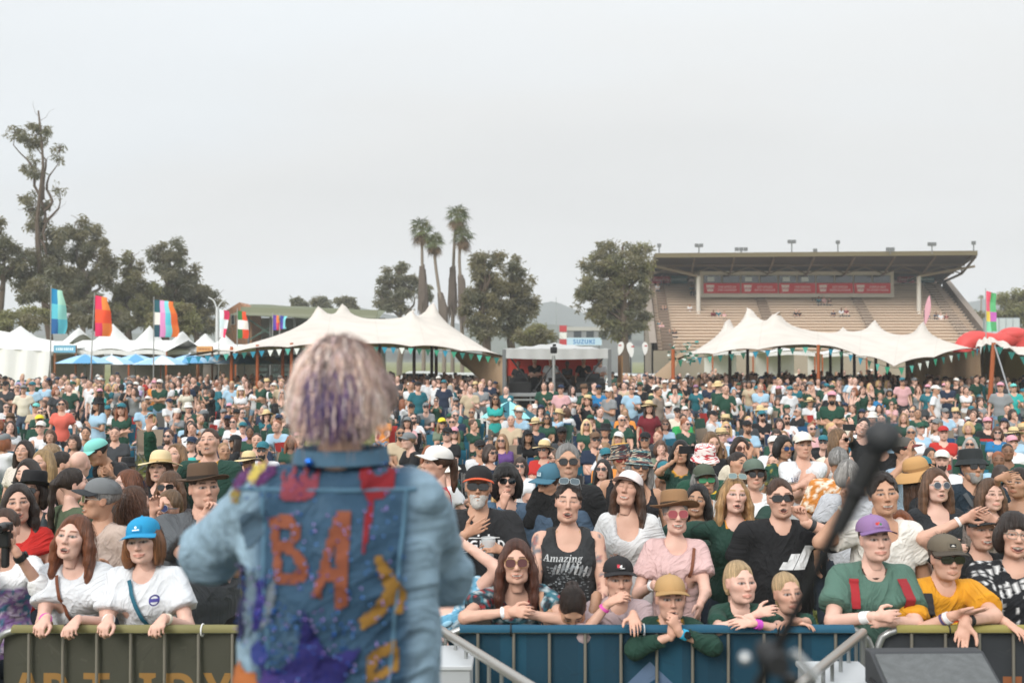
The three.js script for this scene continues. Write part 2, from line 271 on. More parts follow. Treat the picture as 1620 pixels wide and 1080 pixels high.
// hand: wrist at the origin, fingers along +y, palm towards +z, thumb towards +x
const HANDS = {
  relaxed: [[.25, .4, .3], [.3, .45, .3], [.35, .5, .35], [.4, .55, .35], .5, .15], grip: [[1.0, 1.0, .5], [1.05, 1.0, .5], [1.05, 1.05, .5], [1.1, 1.05, .5], .35, .5], fist: [[1.3, 1.6, .9], [1.35, 1.6, .9], [1.4, 1.6, .9], [1.4, 1.6, .9], .2, .9],
  flat: [[.05, .1, .05], [.03, .08, .05], [.05, .1, .05], [.1, .12, .06], .45, .0], point: [[.02, .05, .05], [.25, .3, .2], [1.35, 1.6, .9], [1.4, 1.6, .9], .15, .9], cup: [[.5, .75, .4], [.55, .75, .4], [.6, .75, .45], [.65, .8, .45], .75, .75],
};
const handCache = {};
function handMesh(pose, lod = 1) {
  const key = pose + lod.toFixed(1); if (handCache[key]) return handCache[key];
  const H = HANDS[pose], P = [[ecap(V(0, 0, 0), V(0.002, 0.07, 0), 0.027, 0.018, 0.037, 0.0135, V(1, 0, 0)), 0.01]];
  const xs = [0.029, 0.0095, -0.0105, -0.029], ln = [0.072, 0.08, 0.074, 0.058], ys = [0.084, 0.089, 0.085, 0.076];
  for (let f = 0; f < 4; f++) {
    let p = V(xs[f] * 0.9, ys[f] - 0.018, 0), a = 0; const sp = xs[f] * 1.6;
    let r = 0.0088 - (f === 3 ? 0.0012 : 0); const seg = [0.47, 0.3, 0.25];
    let q = V(xs[f], ys[f], 0); P.push([cap(p, 0.0105, q, r), 0.006]); p = q;
    for (let k = 0; k < 3; k++) { a += H[f][k]; const L = ln[f] * seg[k]; q = p.clone().add(V(Math.sin(sp) * Math.cos(a) * L, Math.cos(sp) * Math.cos(a) * L, Math.sin(a) * L)); P.push([cap(p, r, q, r - 0.0009), 0.0035]); p = q; r -= 0.0009; }
  }
  const ta = H[4], to = H[5];
  let p = V(0.022, 0.018, 0.004), q = p.clone().add(V(Math.sin(0.5 + ta) * 0.042 * (1 - to * 0.35), Math.cos(0.5 + ta) * 0.042, to * 0.028)); P.push([cap(p, 0.0155, q, 0.0118), 0.012]);
  let q2 = q.clone().add(V(Math.sin(ta * 0.75 + 0.15 - to * 0.6) * 0.032, Math.cos(ta * 0.75 - to * 0.3) * 0.032, to * 0.018)); P.push([cap(q, 0.0115, q2, 0.0102), 0.005]);
  let q3 = q2.clone().add(V(Math.sin(ta * 0.5 - to * 0.8) * 0.024, Math.cos(ta * 0.5 - to * 0.4) * 0.024, to * 0.012)); P.push([cap(q2, 0.0102, q3, 0.0085), 0.004]);
  P.push([cap(V(0, -0.024, 0), 0.0235, V(0, 0.006, 0), 0.0245), 0.014]);
  const fn = field(P), c = 0.0052 * lod; return handCache[key] = nets(fn, axis(-0.07, 0.09, c), axis(-0.085, 0.2, c), axis(-0.05, 0.11, c));
}
function ik(S, T, l1, l2, hint) {
  const d = T.clone().sub(S); let L = d.length(); const mx = (l1 + l2) * 0.995; if (L > mx) { d.multiplyScalar(mx / L); L = mx; }
  L = Math.max(L, Math.abs(l1 - l2) + 0.02); d.normalize();
  const c = clamp((l1 * l1 + L * L - l2 * l2) / (2 * l1 * L), -1, 1), h = hint.clone().sub(d.clone().multiplyScalar(hint.dot(d))).normalize();
  const E = S.clone().add(d.clone().multiplyScalar(l1 * c)).add(h.multiplyScalar(l1 * Math.sqrt(1 - c * c)));
  return { E, W: S.clone().add(d.multiplyScalar(L)) };
}
// a posed body in local axes (feet at y = 0). o.head: head centre; returns geometries and the head's matrix
function buildFigure(o) {
  const s = o.s ?? (o.f ? 0.97 : 1.03), fat = o.fat ?? 0, lod = o.lod ?? 1, F = o.f ? 1 : 0;
  const yaw = o.yaw ?? 0, fw = V(Math.sin(yaw), 0, Math.cos(yaw)), X = V(Math.cos(yaw), 0, -Math.sin(yaw)), up = V(0, 1, 0);
  const ln = o.lean ?? 0, sd = o.side ?? 0, dirUp = k => up.clone().multiplyScalar(Math.cos(ln * k)).add(fw.clone().multiplyScalar(Math.sin(ln * k))).add(X.clone().multiplyScalar(Math.sin(sd * k))).normalize();
  const U1 = dirUp(0.75), U2 = dirUp(1.1), U3 = dirUp(o.neckLean ?? 0.7).add(fw.clone().multiplyScalar(0.10)).normalize();
  let hip, H;
  if (o.head) { H = o.head; hip = H.clone().sub(U3.clone().multiplyScalar(0.164 * s)).sub(U2.clone().multiplyScalar(0.25 * s)).sub(U1.clone().multiplyScalar(0.26 * s)); }
  else { hip = V(0, o.hipY ?? 0.91 * s, o.hipZ ?? 0); }
  const mid = hip.clone().addScaledVector(U1, 0.26 * s), neck = mid.clone().addScaledVector(U2, 0.25 * s); if (!o.head) H = neck.clone().addScaledVector(U3, 0.164 * s);
  const sw = (F ? 0.146 : 0.168) * s * (1 + fat * 0.5), shY = -0.055 * s, shl = i => neck.clone().addScaledVector(U2, shY).addScaledVector(X, i * sw).addScaledVector(fw, 0.005);
  const C = mid.clone().addScaledVector(U2, 0.08 * s), th = (F ? 0.86 : 0.96) * s * (1 + fat * 0.32);
  const arms = [-1, 1].map(i => {
    const S = shl(i), A = (i < 0 ? o.L : o.R) ?? {}; let T = A.to;
    if (!T) T = S.clone().addScaledVector(X, i * 0.09 * s).addScaledVector(up, -0.5 * s).addScaledVector(fw, 0.08 * s);
    const hint = A.hint ? A.hint : X.clone().multiplyScalar(i * 0.35).addScaledVector(up, -0.75).addScaledVector(fw, -0.45);
    const { E, W } = ik(S, T, 0.285 * s, 0.255 * s, hint);
    const dir = A.dir ? A.dir.clone().normalize() : W.clone().sub(E).normalize().addScaledVector(up, -0.1).normalize();
    const pn = (A.n ?? X.clone().multiplyScalar(-i).addScaledVector(fw, -0.2)).clone(); pn.addScaledVector(dir, -pn.dot(dir)).normalize();
    return { S, E, W, dir, pn, pose: A.pose ?? 'relaxed', i };
  });
  const hipW = 0.088 * s, legs = [-1, 1].map(i => {
    const A = hip.clone().addScaledVector(X, i * hipW).addScaledVector(up, -0.03 * s), T = o.feet ? o.feet(i, hip, X, fw) : hip.clone().setY(0.085).addScaledVector(X, i * 0.12 * s).addScaledVector(fw, 0.02);
    const k = ik(A, T, 0.43 * s, 0.43 * s, fw.clone().addScaledVector(up, o.kneeUp ?? 0).addScaledVector(X, i * 0.12)); return { A, K: k.E, T: k.W };
  });
  const torso = e => [
    [ecap(hip.clone().addScaledVector(U1, -0.05 * s), hip.clone().addScaledVector(U1, 0.05 * s), 0.150 * th + e, 0.108 * th + e, 0.146 * th + e, 0.104 * th + e, X), 0.05],
    [ecap(hip.clone().addScaledVector(U1, 0.06 * s), mid, (F ? 0.128 : 0.143) * th + fat * 0.02 + e, 0.098 * th + fat * 0.045 + e, (F ? 0.130 : 0.150) * th + e, 0.102 * th + fat * 0.03 + e, X), 0.06],
    [ecap(mid, neck.clone().addScaledVector(U2, -0.10 * s), (F ? 0.132 : 0.152) * th + e, 0.104 * th + e, (F ? 0.136 : 0.160) * th + e, 0.085 * th + e, X), 0.06],
    [cap(shl(-1).addScaledVector(X, 0.02), 0.045 * th + e * 0.8, shl(1).addScaledVector(X, -0.02), 0.045 * th + e * 0.8), 0.045],
    [cap(neck.clone().addScaledVector(U2, -0.035 * s), 0.052 * th + e * 0.6, shl(-1).addScaledVector(X, 0.05 * s), 0.040 * th + e * 0.8), 0.04], [cap(neck.clone().addScaledVector(U2, -0.035 * s), 0.052 * th + e * 0.6, shl(1).addScaledVector(X, -0.05 * s), 0.040 * th + e * 0.8), 0.04],
    ...(F && s > 0.8 ? [-1, 1].map(i => { const c = C.clone().addScaledVector(X, i * 0.066 * s).addScaledVector(fw, (0.072 + fat * 0.02) * s); return [ell(c.x, c.y, c.z, 0.064 * s + e, 0.066 * s + e, 0.058 * s + e), 0.06]; }) : []),
    ...(fat > 0.2 ? [[ell(...mid.clone().addScaledVector(U1, -0.12 * s).addScaledVector(fw, 0.05 * s).toArray(), 0.13 * s + e, 0.13 * s + e, (0.06 + fat * 0.07) * s + e), 0.08]] : []),
  ];
  const ar = (F ? 0.86 : 1.0) * s * (1 + fat * 0.35), armP = a => [[cap(a.S, 0.050 * ar, a.E, 0.041 * ar), 0.03], [cap(a.E, 0.0415 * ar, a.W, 0.0275 * ar), 0.02]];
  const legP = (l, e) => [[cap(l.A, (0.084 + e) * th, l.K, (0.056 + e) * th), 0.05], [cap(l.K, (0.056 + e) * th, l.T, (0.038 + e) * th), 0.03]];
  // the skin: torso, neck, arms (and legs where they are bare)
  const skinParts = [...torso(0), [cap(neck.clone().addScaledVector(U2, -0.04 * s), 0.056 * (F ? 0.9 : 1.08) * s, H.clone().addScaledVector(U3, -0.10 * s).addScaledVector(fw, -0.022 * s), 0.049 * (F ? 0.9 : 1.08) * s), 0.04], ...arms.flatMap(armP), ...legs.flatMap(l => legP(l, 0))];
  for (const l of legs) { const t = l.T.clone().addScaledVector(fw, 0.13 * s).setY(l.T.y - 0.045); skinParts.push([cap(l.T.clone().addScaledVector(fw, -0.03).addScaledVector(up, -0.03), 0.04 * s, t, 0.034 * s), 0.03]); }
  const bodyFn = field(skinParts); for (const a of arms) { const q = armP(a); a.f = (x, y, z) => Math.min(q[0][0](x, y, z), q[1][0](x, y, z)); }
  const box = (pts, pad) => { const b = new THREE.Box3().setFromPoints(pts); b.expandByScalar(pad); return b; };
  const all = [hip, neck, ...arms.flatMap(a => [a.S, a.E, a.W]), ...legs.flatMap(l => [l.A, l.K, l.T])];
  // shirt
  const out = { H, hip, neck, mid, C, X, fw, U2, arms, legs, s };
  const sh = o.shirt ?? {}, ease = (sh.ease ?? 0.016) * 0.8 * s, kind = sh.kind ?? 'tee', sl = sh.sleeve ?? { tee: 0.62, long: 2, tank: 0, polo: 0.6 }[kind] ?? 0.62;
  const shirtParts = [...torso(ease)];
  if (sl > 0) for (const a of arms) {
    const ext = 0.008 * s + ease * 0.72;
    if (sl >= 1) { const e2 = Math.min(sl - 1, 0.96), W2 = a.E.clone().lerp(a.W, e2); shirtParts.push([cap(a.S, 0.050 * ar + ext * 0.6, a.E, 0.046 * ar + ext * 0.9), 0.03]); if (e2 > 0) shirtParts.push([cap(a.E, 0.046 * ar + ext * 0.9, W2, 0.034 * ar + ext * 0.7), 0.025]); }
    else shirtParts.push([cap(a.S, 0.050 * ar + ext * 0.6, a.S.clone().lerp(a.E, sl), 0.056 * ar + ext * 1.25), 0.03]);
  }
  if (sh.boxy) shirtParts.push([ecap(mid.clone().addScaledVector(U2, 0.08 * s), hip.clone().addScaledVector(U1, -0.14 * s), sh.boxy, 0.12 * s, sh.boxy * 1.05, 0.15 * s, X), 0.05]);
  const shirtRaw = field(shirtParts), hemC = hip.clone().addScaledVector(U1, -(sh.hem ?? 0.09) * s), nr = (sh.neck ?? (kind === 'tank' ? 0.088 : 0.070)) * s, nkA = neck.clone().addScaledVector(U2, 0.10 * s).addScaledVector(fw, 0.01), nkB = neck.clone().addScaledVector(U2, -(sh.drop ?? (kind === 'tank' ? 0.075 : 0.015)) * s).addScaledVector(fw, (sh.dropF ?? (kind === 'tank' ? 0.085 : 0.042)) * s), nkF = cap(nkA, nr, nkB, nr * 0.82);
  const cuts = sl === 0 ? arms.map(a => cap(a.S.clone().addScaledVector(X, a.i * 0.045 * s).addScaledVector(U2, 0.03), 0.088 * s, a.S.clone().addScaledVector(X, a.i * 0.06 * s).addScaledVector(U2, -0.08 * s), 0.062 * s)) : null;
  const seed = o.seed ?? 1, wr = (sh.wrinkle ?? 1) * 0.0105 * s;
  const shirtFn = (x, y, z) => {
    let d = shirtRaw(x, y, z); if (d > 0.05) return d;
    const a = x * X.x + z * X.z, w = nz3(a * 9 + seed * 3.1, y * 13 - a * 4, z * 9) * 0.6 + nz3(a * 16 + y * 12 + seed, y * 21 - a * 9, z * 15) * 0.5; d += w * wr - Math.abs(nz3(a * 7 + seed, y * 17 + a * 8, z * 7)) * wr * 0.8;
    d = smax(d, (hemC.x - x) * U1.x + (hemC.y - y) * U1.y + (hemC.z - z) * U1.z, 0.012);
    d = smax(d, -nkF(x, y, z), 0.012);
    if (cuts) for (const c of cuts) d = smax(d, -c(x, y, z), 0.012);
    if (sl > 0) for (const q of arms) { // sleeves end square to the arm
      const f0 = sl >= 1 ? q.E : q.S, f1 = sl >= 1 ? q.W : q.E, e = sl >= 1 ? Math.min(sl - 1, 0.93) : sl, L = f1.distanceTo(f0), dx = (f1.x - f0.x) / L, dy = (f1.y - f0.y) / L, dz = (f1.z - f0.z) / L;
      const t = (x - f0.x) * dx + (y - f0.y) * dy + (z - f0.z) * dz - e * L, px = x - f0.x - dx * (t + e * L), py = y - f0.y - dy * (t + e * L), pz = z - f0.z - dz * (t + e * L), rr = Math.sqrt(px * px + py * py + pz * pz);
      if (t > -0.02 && t < 0.14 * s && rr < 0.105 * s) d = smax(d, t, 0.008);
    }
    return d;
  };
  const cs = 0.0165 * lod, bs = box([hip, neck, ...arms.flatMap(a => sl >= 1 ? [a.S, a.E, a.W] : [a.S, a.S.clone().lerp(a.E, sl)])], 0.2 * s + fat * 0.1);
  bs.min.y = Math.max(bs.min.y, Math.min(hemC.y, ...(sl >= 1 ? arms.map(a => Math.min(a.E.y, a.W.y)) : [9])) - 0.08);
  const shirt = nets(shirtFn, axis(bs.min.x, bs.max.x, cs), axis(bs.min.y, bs.max.y, cs), axis(bs.min.z, bs.max.z, cs));
  if (sh.color) { const cf = sh.color; shirt.c = []; for (let i = 0; i < shirt.p.length; i += 3) { const x = shirt.p[i], y = shirt.p[i + 1], z = shirt.p[i + 2]; const c = cf(((x - C.x) * X.x + (z - C.z) * X.z) / s, ((x - C.x) * U2.x + (y - C.y) * U2.y + (z - C.z) * U2.z) / s, nkF(x, y, z) / s, (x - C.x) * fw.x + (z - C.z) * fw.z, x, y, z); shirt.c.push(c[0], c[1], c[2]); } }
  out.shirtFn = shirtFn; out.nkF = nkF;
  const uvW = 0.44 * s, uvH = 0.60 * s;
  out.shirt = toGeo(shirt, sh.print ? (x, y, z, n) => { const u = 0.5 + ((x - C.x) * X.x + (z - C.z) * X.z) / uvW, v = 0.5 + ((x - C.x) * U2.x + (y - C.y) * U2.y + (z - C.z) * U2.z) / uvH, fr = (x - C.x) * fw.x + (z - C.z) * fw.z > (sh.back ? -9 : 0.0) && (!sh.back || (x - C.x) * fw.x + (z - C.z) * fw.z < 0.02); return fr ? [clamp(u, 0.01, 0.99), clamp(v, 0.01, 0.99)] : [0.012, 0.012]; } : (x, y, z) => [(x * X.x + z * X.z) / 0.5 + (z * X.x - x * X.z) / 0.5 + seed * 0.37, y / 0.5 + seed * 0.61]);
  // trousers or skirt
  const pt = o.pants ?? {}, plen = pt.len ?? 1, pe = 0.010 + (pt.ease ?? 0), pParts = [[ecap(hip.clone().addScaledVector(up, -0.06 * s), hip.clone().addScaledVector(U1, 0.04 * s), 0.152 * th + 0.008, 0.112 * th + 0.008, 0.148 * th + 0.006, 0.108 * th + 0.006, X), 0.05]];
  for (const l of legs) { if (plen <= 0.55) pParts.push([cap(l.A, (0.088 + pe) * th, l.A.clone().lerp(l.K, plen / 0.5), (lerp(0.084, 0.056, plen / 0.5) + pe * 1.6) * th), 0.05]); else { pParts.push([cap(l.A, (0.086 + pe) * th, l.K, (0.058 + pe) * th), 0.05], [cap(l.K, (0.060 + pe) * th, l.K.clone().lerp(l.T, 0.94), (0.044 + pe) * th), 0.03]); } }
  if (pt.skirt) pParts.push([ecap(hip, hip.clone().setY(hip.y - pt.skirt), 0.16 * th, 0.12 * th, 0.26 * th, 0.2 * th, X), 0.06]);
  const pf = field(pParts), cp = 0.03 * lod, bp = box([hip, ...legs.flatMap(l => [l.A, l.K, l.T])], 0.19 * s + fat * 0.06); if (pt.skirt) bp.expandByScalar(0.12);
  const pantFn = (x, y, z) => { const d = pf(x, y, z); return d > 0.05 ? d : d + nz3(x * 14 + seed, y * 9, z * 14) * 0.006; };
  out.pants = toGeo(nets(pantFn, axis(bp.min.x, bp.max.x, cp), axis(Math.max(bp.min.y, 0.02), bp.max.y, cp), axis(bp.min.z, bp.max.z, cp)));
  // skin mesh, without the faces that lie well under the clothes
  const cb = 0.0145 * lod, bb = box(all, 0.16 * s + fat * 0.05); bb.min.y = Math.max(bb.min.y, -0.01);
  if (!o.bareLegs) bb.min.y = Math.min(...arms.flatMap(a => [a.E.y, a.W.y]), hip.y) - 0.12;
  let body = nets(bodyFn, axis(bb.min.x, bb.max.x, cb), axis(bb.min.y, bb.max.y, cb), axis(bb.min.z, bb.max.z, cb));
  body = keepFaces(body, (x, y, z) => (shirtFn(x, y, z) > -0.010 && pantFn(x, y, z) > -0.012) || (x - mid.x) * U2.x + (y - mid.y) * U2.y + (z - mid.z) * U2.z > 0.04 || arms.some(a => a.f(x, y, z) < 0.012));
  const tone = o.tone ?? SKIN.fair, seed2 = seed * 7.7; body.c = [];
  for (let i = 0; i < body.p.length; i += 3) { const n = nz3(body.p[i] * 14 + seed2, body.p[i + 1] * 14, body.p[i + 2] * 14) + 0.6 * nz3(body.p[i] * 45, body.p[i + 1] * 45 + seed2, body.p[i + 2] * 45); const k = o.tattoo ? o.tattoo(body.p[i], body.p[i + 1], body.p[i + 2]) : null; body.c.push(...(k ?? [tone[0] * (1 + 0.05 * n), tone[1] * (1 + 0.09 * n), tone[2] * (1 + 0.10 * n)])); }
  const hs = s < 0.85 ? lerp(s, 1, 0.62) : lerp(s, 1, 0.5) * (F ? 0.97 : 1.0);
  const e = new THREE.Euler((o.pitch ?? 0) + (o.lookUp ?? -0.13), (o.hyaw ?? yaw), o.roll ?? 0, 'YXZ');
  const HM = new THREE.Matrix4().compose(H, new THREE.Quaternion().setFromEuler(e), V(hs, hs, hs)); out.HM = HM; out.hs = hs;
  const list = [body, moved(headMesh({ f: F, seed, ...(o.face ?? {}) }, tone, o.hairC, o.lodHead ?? lod * 0.8), HM)];
  for (const a of arms) {
    const xx = a.dir.clone().cross(a.pn), M = new THREE.Matrix4().makeBasis(xx, a.dir, a.pn), k = (F ? 0.87 : 0.97) * (s < 0.85 ? lerp(s, 1, 0.25) : 1) * (o.handS ?? 1); M.scale(V(a.i > 0 ? -k : k, k, k)); M.setPosition(a.W.clone().addScaledVector(a.dir, 0.012 * s));
    const h = moved(handMesh(a.pose, o.lodHand ?? lod * 1.15), M, a.i > 0); h.c = []; for (let i = 0; i < h.p.length; i += 3) { const n = nz3(h.p[i] * 60, h.p[i + 1] * 60, h.p[i + 2] * 60); h.c.push(tone[0] * (1 + 0.05 * n), tone[1] * (0.95 + 0.08 * n), tone[2] * (0.93 + 0.08 * n)); } list.push(h);
    a.M = M; a.palm = V(0, 0.075 * k, 0.035 * k).applyMatrix4(new THREE.Matrix4().makeBasis(xx, a.dir, a.pn).setPosition(a.W.clone().addScaledVector(a.dir, 0.012 * s)));
  }
  out.body = toGeo(joined(list)); return out;
}
// hair in head axes; G is straight down in those axes
function buildHair(o) {
  const st = o.style, G = o.G ?? V(0, -1, 0), lod = o.lod ?? 1, len = o.len ?? 0.25, seed = o.seed ?? 1, w = o.w ?? 0.95, th = (o.th ?? { short: 0.010, crop: 0.005, long: 0.015, bob: 0.018, pony: 0.009, bun: 0.009, curly: 0.028, back: 0.012 }[st] ?? 0.012);
  const P = [[ell(0, 0.031, -0.018, 0.0735 * w + th, 0.087 + th, 0.095 + th), 0.02]], front = o.fringe ? 0.083 : 0.122;
  if (st !== 'beard') P.push([ell(0, o.fringe ? -0.05 : -0.030, 0.112, (o.fringe ? 0.066 : 0.0665) * w, front, 0.084), 0.016, 1]);
  const shortish = ['short', 'crop', 'pony', 'bun', 'back'].includes(st);
  if (shortish) P.push([(x, y, z) => -(0.0 - (y + 0.028 + clamp((z + 0.05) * 0.55, -0.03, 0.03)) * 0.9), 0.02, 0, 1]);
  const chain = (p, n, L, r0, r1, out) => { let a = p.clone(); for (let i = 0; i < n; i++) { const d = V(0, -1, 0).lerp(G, clamp((i + 1) / n + 0.35)).addScaledVector(out, i === 0 ? 0.35 : i < n - 1 ? 0.08 : -0.12).normalize(), b = a.clone().addScaledVector(d, L / n); P.push([cap(a, lerp(r0, r1, i / n), b, lerp(r0, r1, (i + 1) / n)), 0.03]); a = b; } };
  if (st === 'long' || st === 'bob') for (const i of [-1, 1]) {
    const wv = o.part ? 1 + 0.3 * i * o.part : 1;
    chain(V(i * 0.077 * w, 0.02, 0.012), 4, (len + 0.03) * wv, 0.018, 0.015, V(i * 0.8, 0, 0.45)); chain(V(i * 0.074 * w, 0.015, -0.015), 4, len + 0.02, 0.028, 0.022, V(i * 0.9, 0, 0.05)); chain(V(i * 0.052, 0.0, -0.065), 4, len + 0.02, 0.036, 0.026, V(i * 0.5, 0, -0.3)); chain(V(i * 0.012, 0, -0.085), 4, len, 0.032, 0.026, V(0, 0, -0.3));
  }
  if (st === 'curly') { for (const i of [-1, 1]) { chain(V(i * 0.072, 0.02, 0.0), 3, len, 0.042, 0.036, V(i * 0.8, 0, 0.1)); chain(V(i * 0.04, 0, -0.07), 3, len, 0.048, 0.04, V(i * 0.4, 0, -0.4)); } }
  if (st === 'pony') { P.push([ell(0, 0.03, -0.125, 0.028, 0.03, 0.026), 0.02]); let L = len; chain(V(0, 0.025, -0.135), 4, L, 0.028, 0.018, V(o.tail ?? 0, 0, -0.5)); }
  if (st === 'bun') P.push([ell(0, o.bunY ?? 0.05, -0.128, 0.042, 0.04, 0.036), 0.012]);
  const F = P.map(p => p), base0 = (x, y, z) => { let d = 1e3; for (let i = 0; i < F.length; i++) { const [f, k, sub, plane] = F[i]; const e = f(x, y, z); d = plane ? smax(d, -e, k) : sub ? smax(d, -e, k) : (i ? smin(d, e, k) : e); } return d; };
  const curl = st === 'curly' || o.curl, amp = o.amp ?? (curl ? 0.012 : st === 'crop' ? 0.002 : 0.0042);
  const strand = curl ? (x, y, z) => nz3(x * 38 + seed, y * 38, z * 38) + 0.5 * nz3(x * 80, y * 80 + seed, z * 80) : (x, y, z) => { const a = Math.atan2(x, z + 0.03 + (y > 0.05 ? (y - 0.05) * 0.5 : 0)), v = y < 0.02 ? 0 : y; return nz3(a * 6.5 + seed, y * 5, v * 6 + x * 3) + 0.8 * nz3(a * 17 + seed + y * 3, y * 6, z * 2) + 0.5 * nz3(a * 34 + seed, y * 10, 3); };
  const fn = (x, y, z) => { const d = base0(x, y, z); return d > 0.03 || d < -0.04 ? d : d + amp * strand(x, y, z); };
  const L = Math.max(len + 0.16, 0.16), isL = st === 'long' || st === 'bob' || st === 'curly' || st === 'pony', h = 0.0082 * lod * (isL ? 1.1 : 1);
  const g = nets(fn, axis(isL ? -0.24 : -0.13, isL ? 0.24 : 0.13, h), axis(isL ? -L : -0.11, 0.17, h * (isL ? 1.5 : 1)), axis(isL ? -0.26 : -0.2, 0.16, h));
  const c = o.c, tip = o.tip, cc = []; for (let i = 0; i < g.p.length; i += 3) { const x = g.p[i], y = g.p[i + 1], z = g.p[i + 2], n = strand(x, y, z), k = clamp(1 + 0.34 * n, 0.45, 1.7), t = tip ? clamp((-y) / len + 0.2 * n) : 0; for (let j = 0; j < 3; j++) cc.push(lerp(c[j], tip ? tip[j] : 0, t) * k); }
  g.c = cc;
  if (lod < 1.75 && st !== 'crop') { // loose strands that soften the outline
    const R = rng(seed * 97 + 3), N = o.locks ?? (st === 'pony' || st === 'bun' ? 0 : 170), P2 = [], I2 = [], C2 = [];
    for (let i = 0; i < N; i++) {
      const a = R() * 6.283, el = (isL ? -0.1 : 0.0) + R() * 1.45, dv = V(Math.sin(a) * Math.cos(el), Math.sin(el), Math.cos(a) * Math.cos(el)); if (dv.z > (isL && st !== 'pony' ? -0.1 : 0.2)) continue;
      let p = V(dv.x * (0.0735 * w + th), 0.031 + dv.y * (0.087 + th), -0.018 + dv.z * (0.095 + th)); const n = 6, hang = isL && st !== 'pony', LL = hang ? (len + 0.12) * (0.5 + 0.65 * R()) : 0.035 + 0.03 * R(), hor = V(dv.x, 0, dv.z).normalize(), side = V(-dv.z, (R() - 0.5) * 0.5, dv.x).normalize(), w0 = 0.0012 + 0.0016 * R(), k = 0.6 + 0.9 * R(), b0 = P2.length / 3, out = 0.15 + 0.35 * R(), cv = (R() - 0.5) * 0.5;
      for (let q = 0; q <= n; q++) { const t = q / n, ww = w0 * (1 - 0.7 * t); P2.push(p.x - side.x * ww, p.y - side.y * ww, p.z - side.z * ww, p.x + side.x * ww, p.y + side.y * ww, p.z + side.z * ww); for (let m = 0; m < 2; m++) C2.push(c[0] * k, c[1] * k, c[2] * k); if (q < n) { const z = b0 + q * 2; I2.push(z, z + 1, z + 3, z, z + 3, z + 2); }
        const d = hang ? V(0, -1, 0).lerp(G, clamp(t + 0.3)).addScaledVector(hor, Math.max(0, 0.9 - t * 3 - (1 - dv.y) * 0.5) + out * 0.5 * (1 - t)).addScaledVector(side, cv * t) : V(dv.x * 0.4, dv.y * 0.2 - 0.3, dv.z * 0.3 - 0.6).addScaledVector(dv, out).addScaledVector(side, cv); p = p.clone().addScaledVector(d.normalize(), LL / n);
        const z = Math.hypot(p.x / (0.0735 * w + th), (p.y - 0.031) / (0.087 + th), (p.z + 0.018) / (0.095 + th)); if (z < 1.03 && p.y > -0.04) { p.x *= 1.035 / z; p.z = -0.018 + (p.z + 0.018) * 1.035 / z; p.y = 0.031 + (p.y - 0.031) * 1.035 / z; } }
    }
    return toGeo(joined([g, { p: P2, ix: I2, c: C2 }]), hairUV);
  }
  return toGeo(g, hairUV);
}
function buildBeard(c, long = 0.012, lod = 1) {
  const P = [[ell(0, -0.052, 0.020, 0.063, 0.066, 0.071), 0.02], [ell(0, -0.105, 0.050, 0.036, 0.022 + long, 0.034), 0.03], [ell(0, 0.012, 0.09, 0.066, 0.062, 0.06), 0.012, 1], [ell(0, -0.070, 0.104, 0.019, 0.010, 0.024), 0.006, 1], [ell(0, -0.03, 0.112, 0.016, 0.018, 0.02), 0.008, 1]];
  const b0 = field(P), fn = (x, y, z) => Math.max(b0(x, y, z), -z - 0.005) + 0.004 * nz3(x * 90, y * 60, z * 90) + 0.003 * nz3(x * 180, y * 120, z * 180);
  const g = nets(fn, axis(-0.08, 0.08, 0.0062 * lod), axis(-0.17, 0.03, 0.0062 * lod), axis(-0.02, 0.12, 0.0062 * lod)); g.c = []; for (let i = 0; i < g.p.length; i += 3) { const k = 1 + 0.35 * nz3(g.p[i] * 150, g.p[i + 1] * 90, g.p[i + 2] * 150); g.c.push(c[0] * k, c[1] * k, c[2] * k); } return toGeo(g);
}
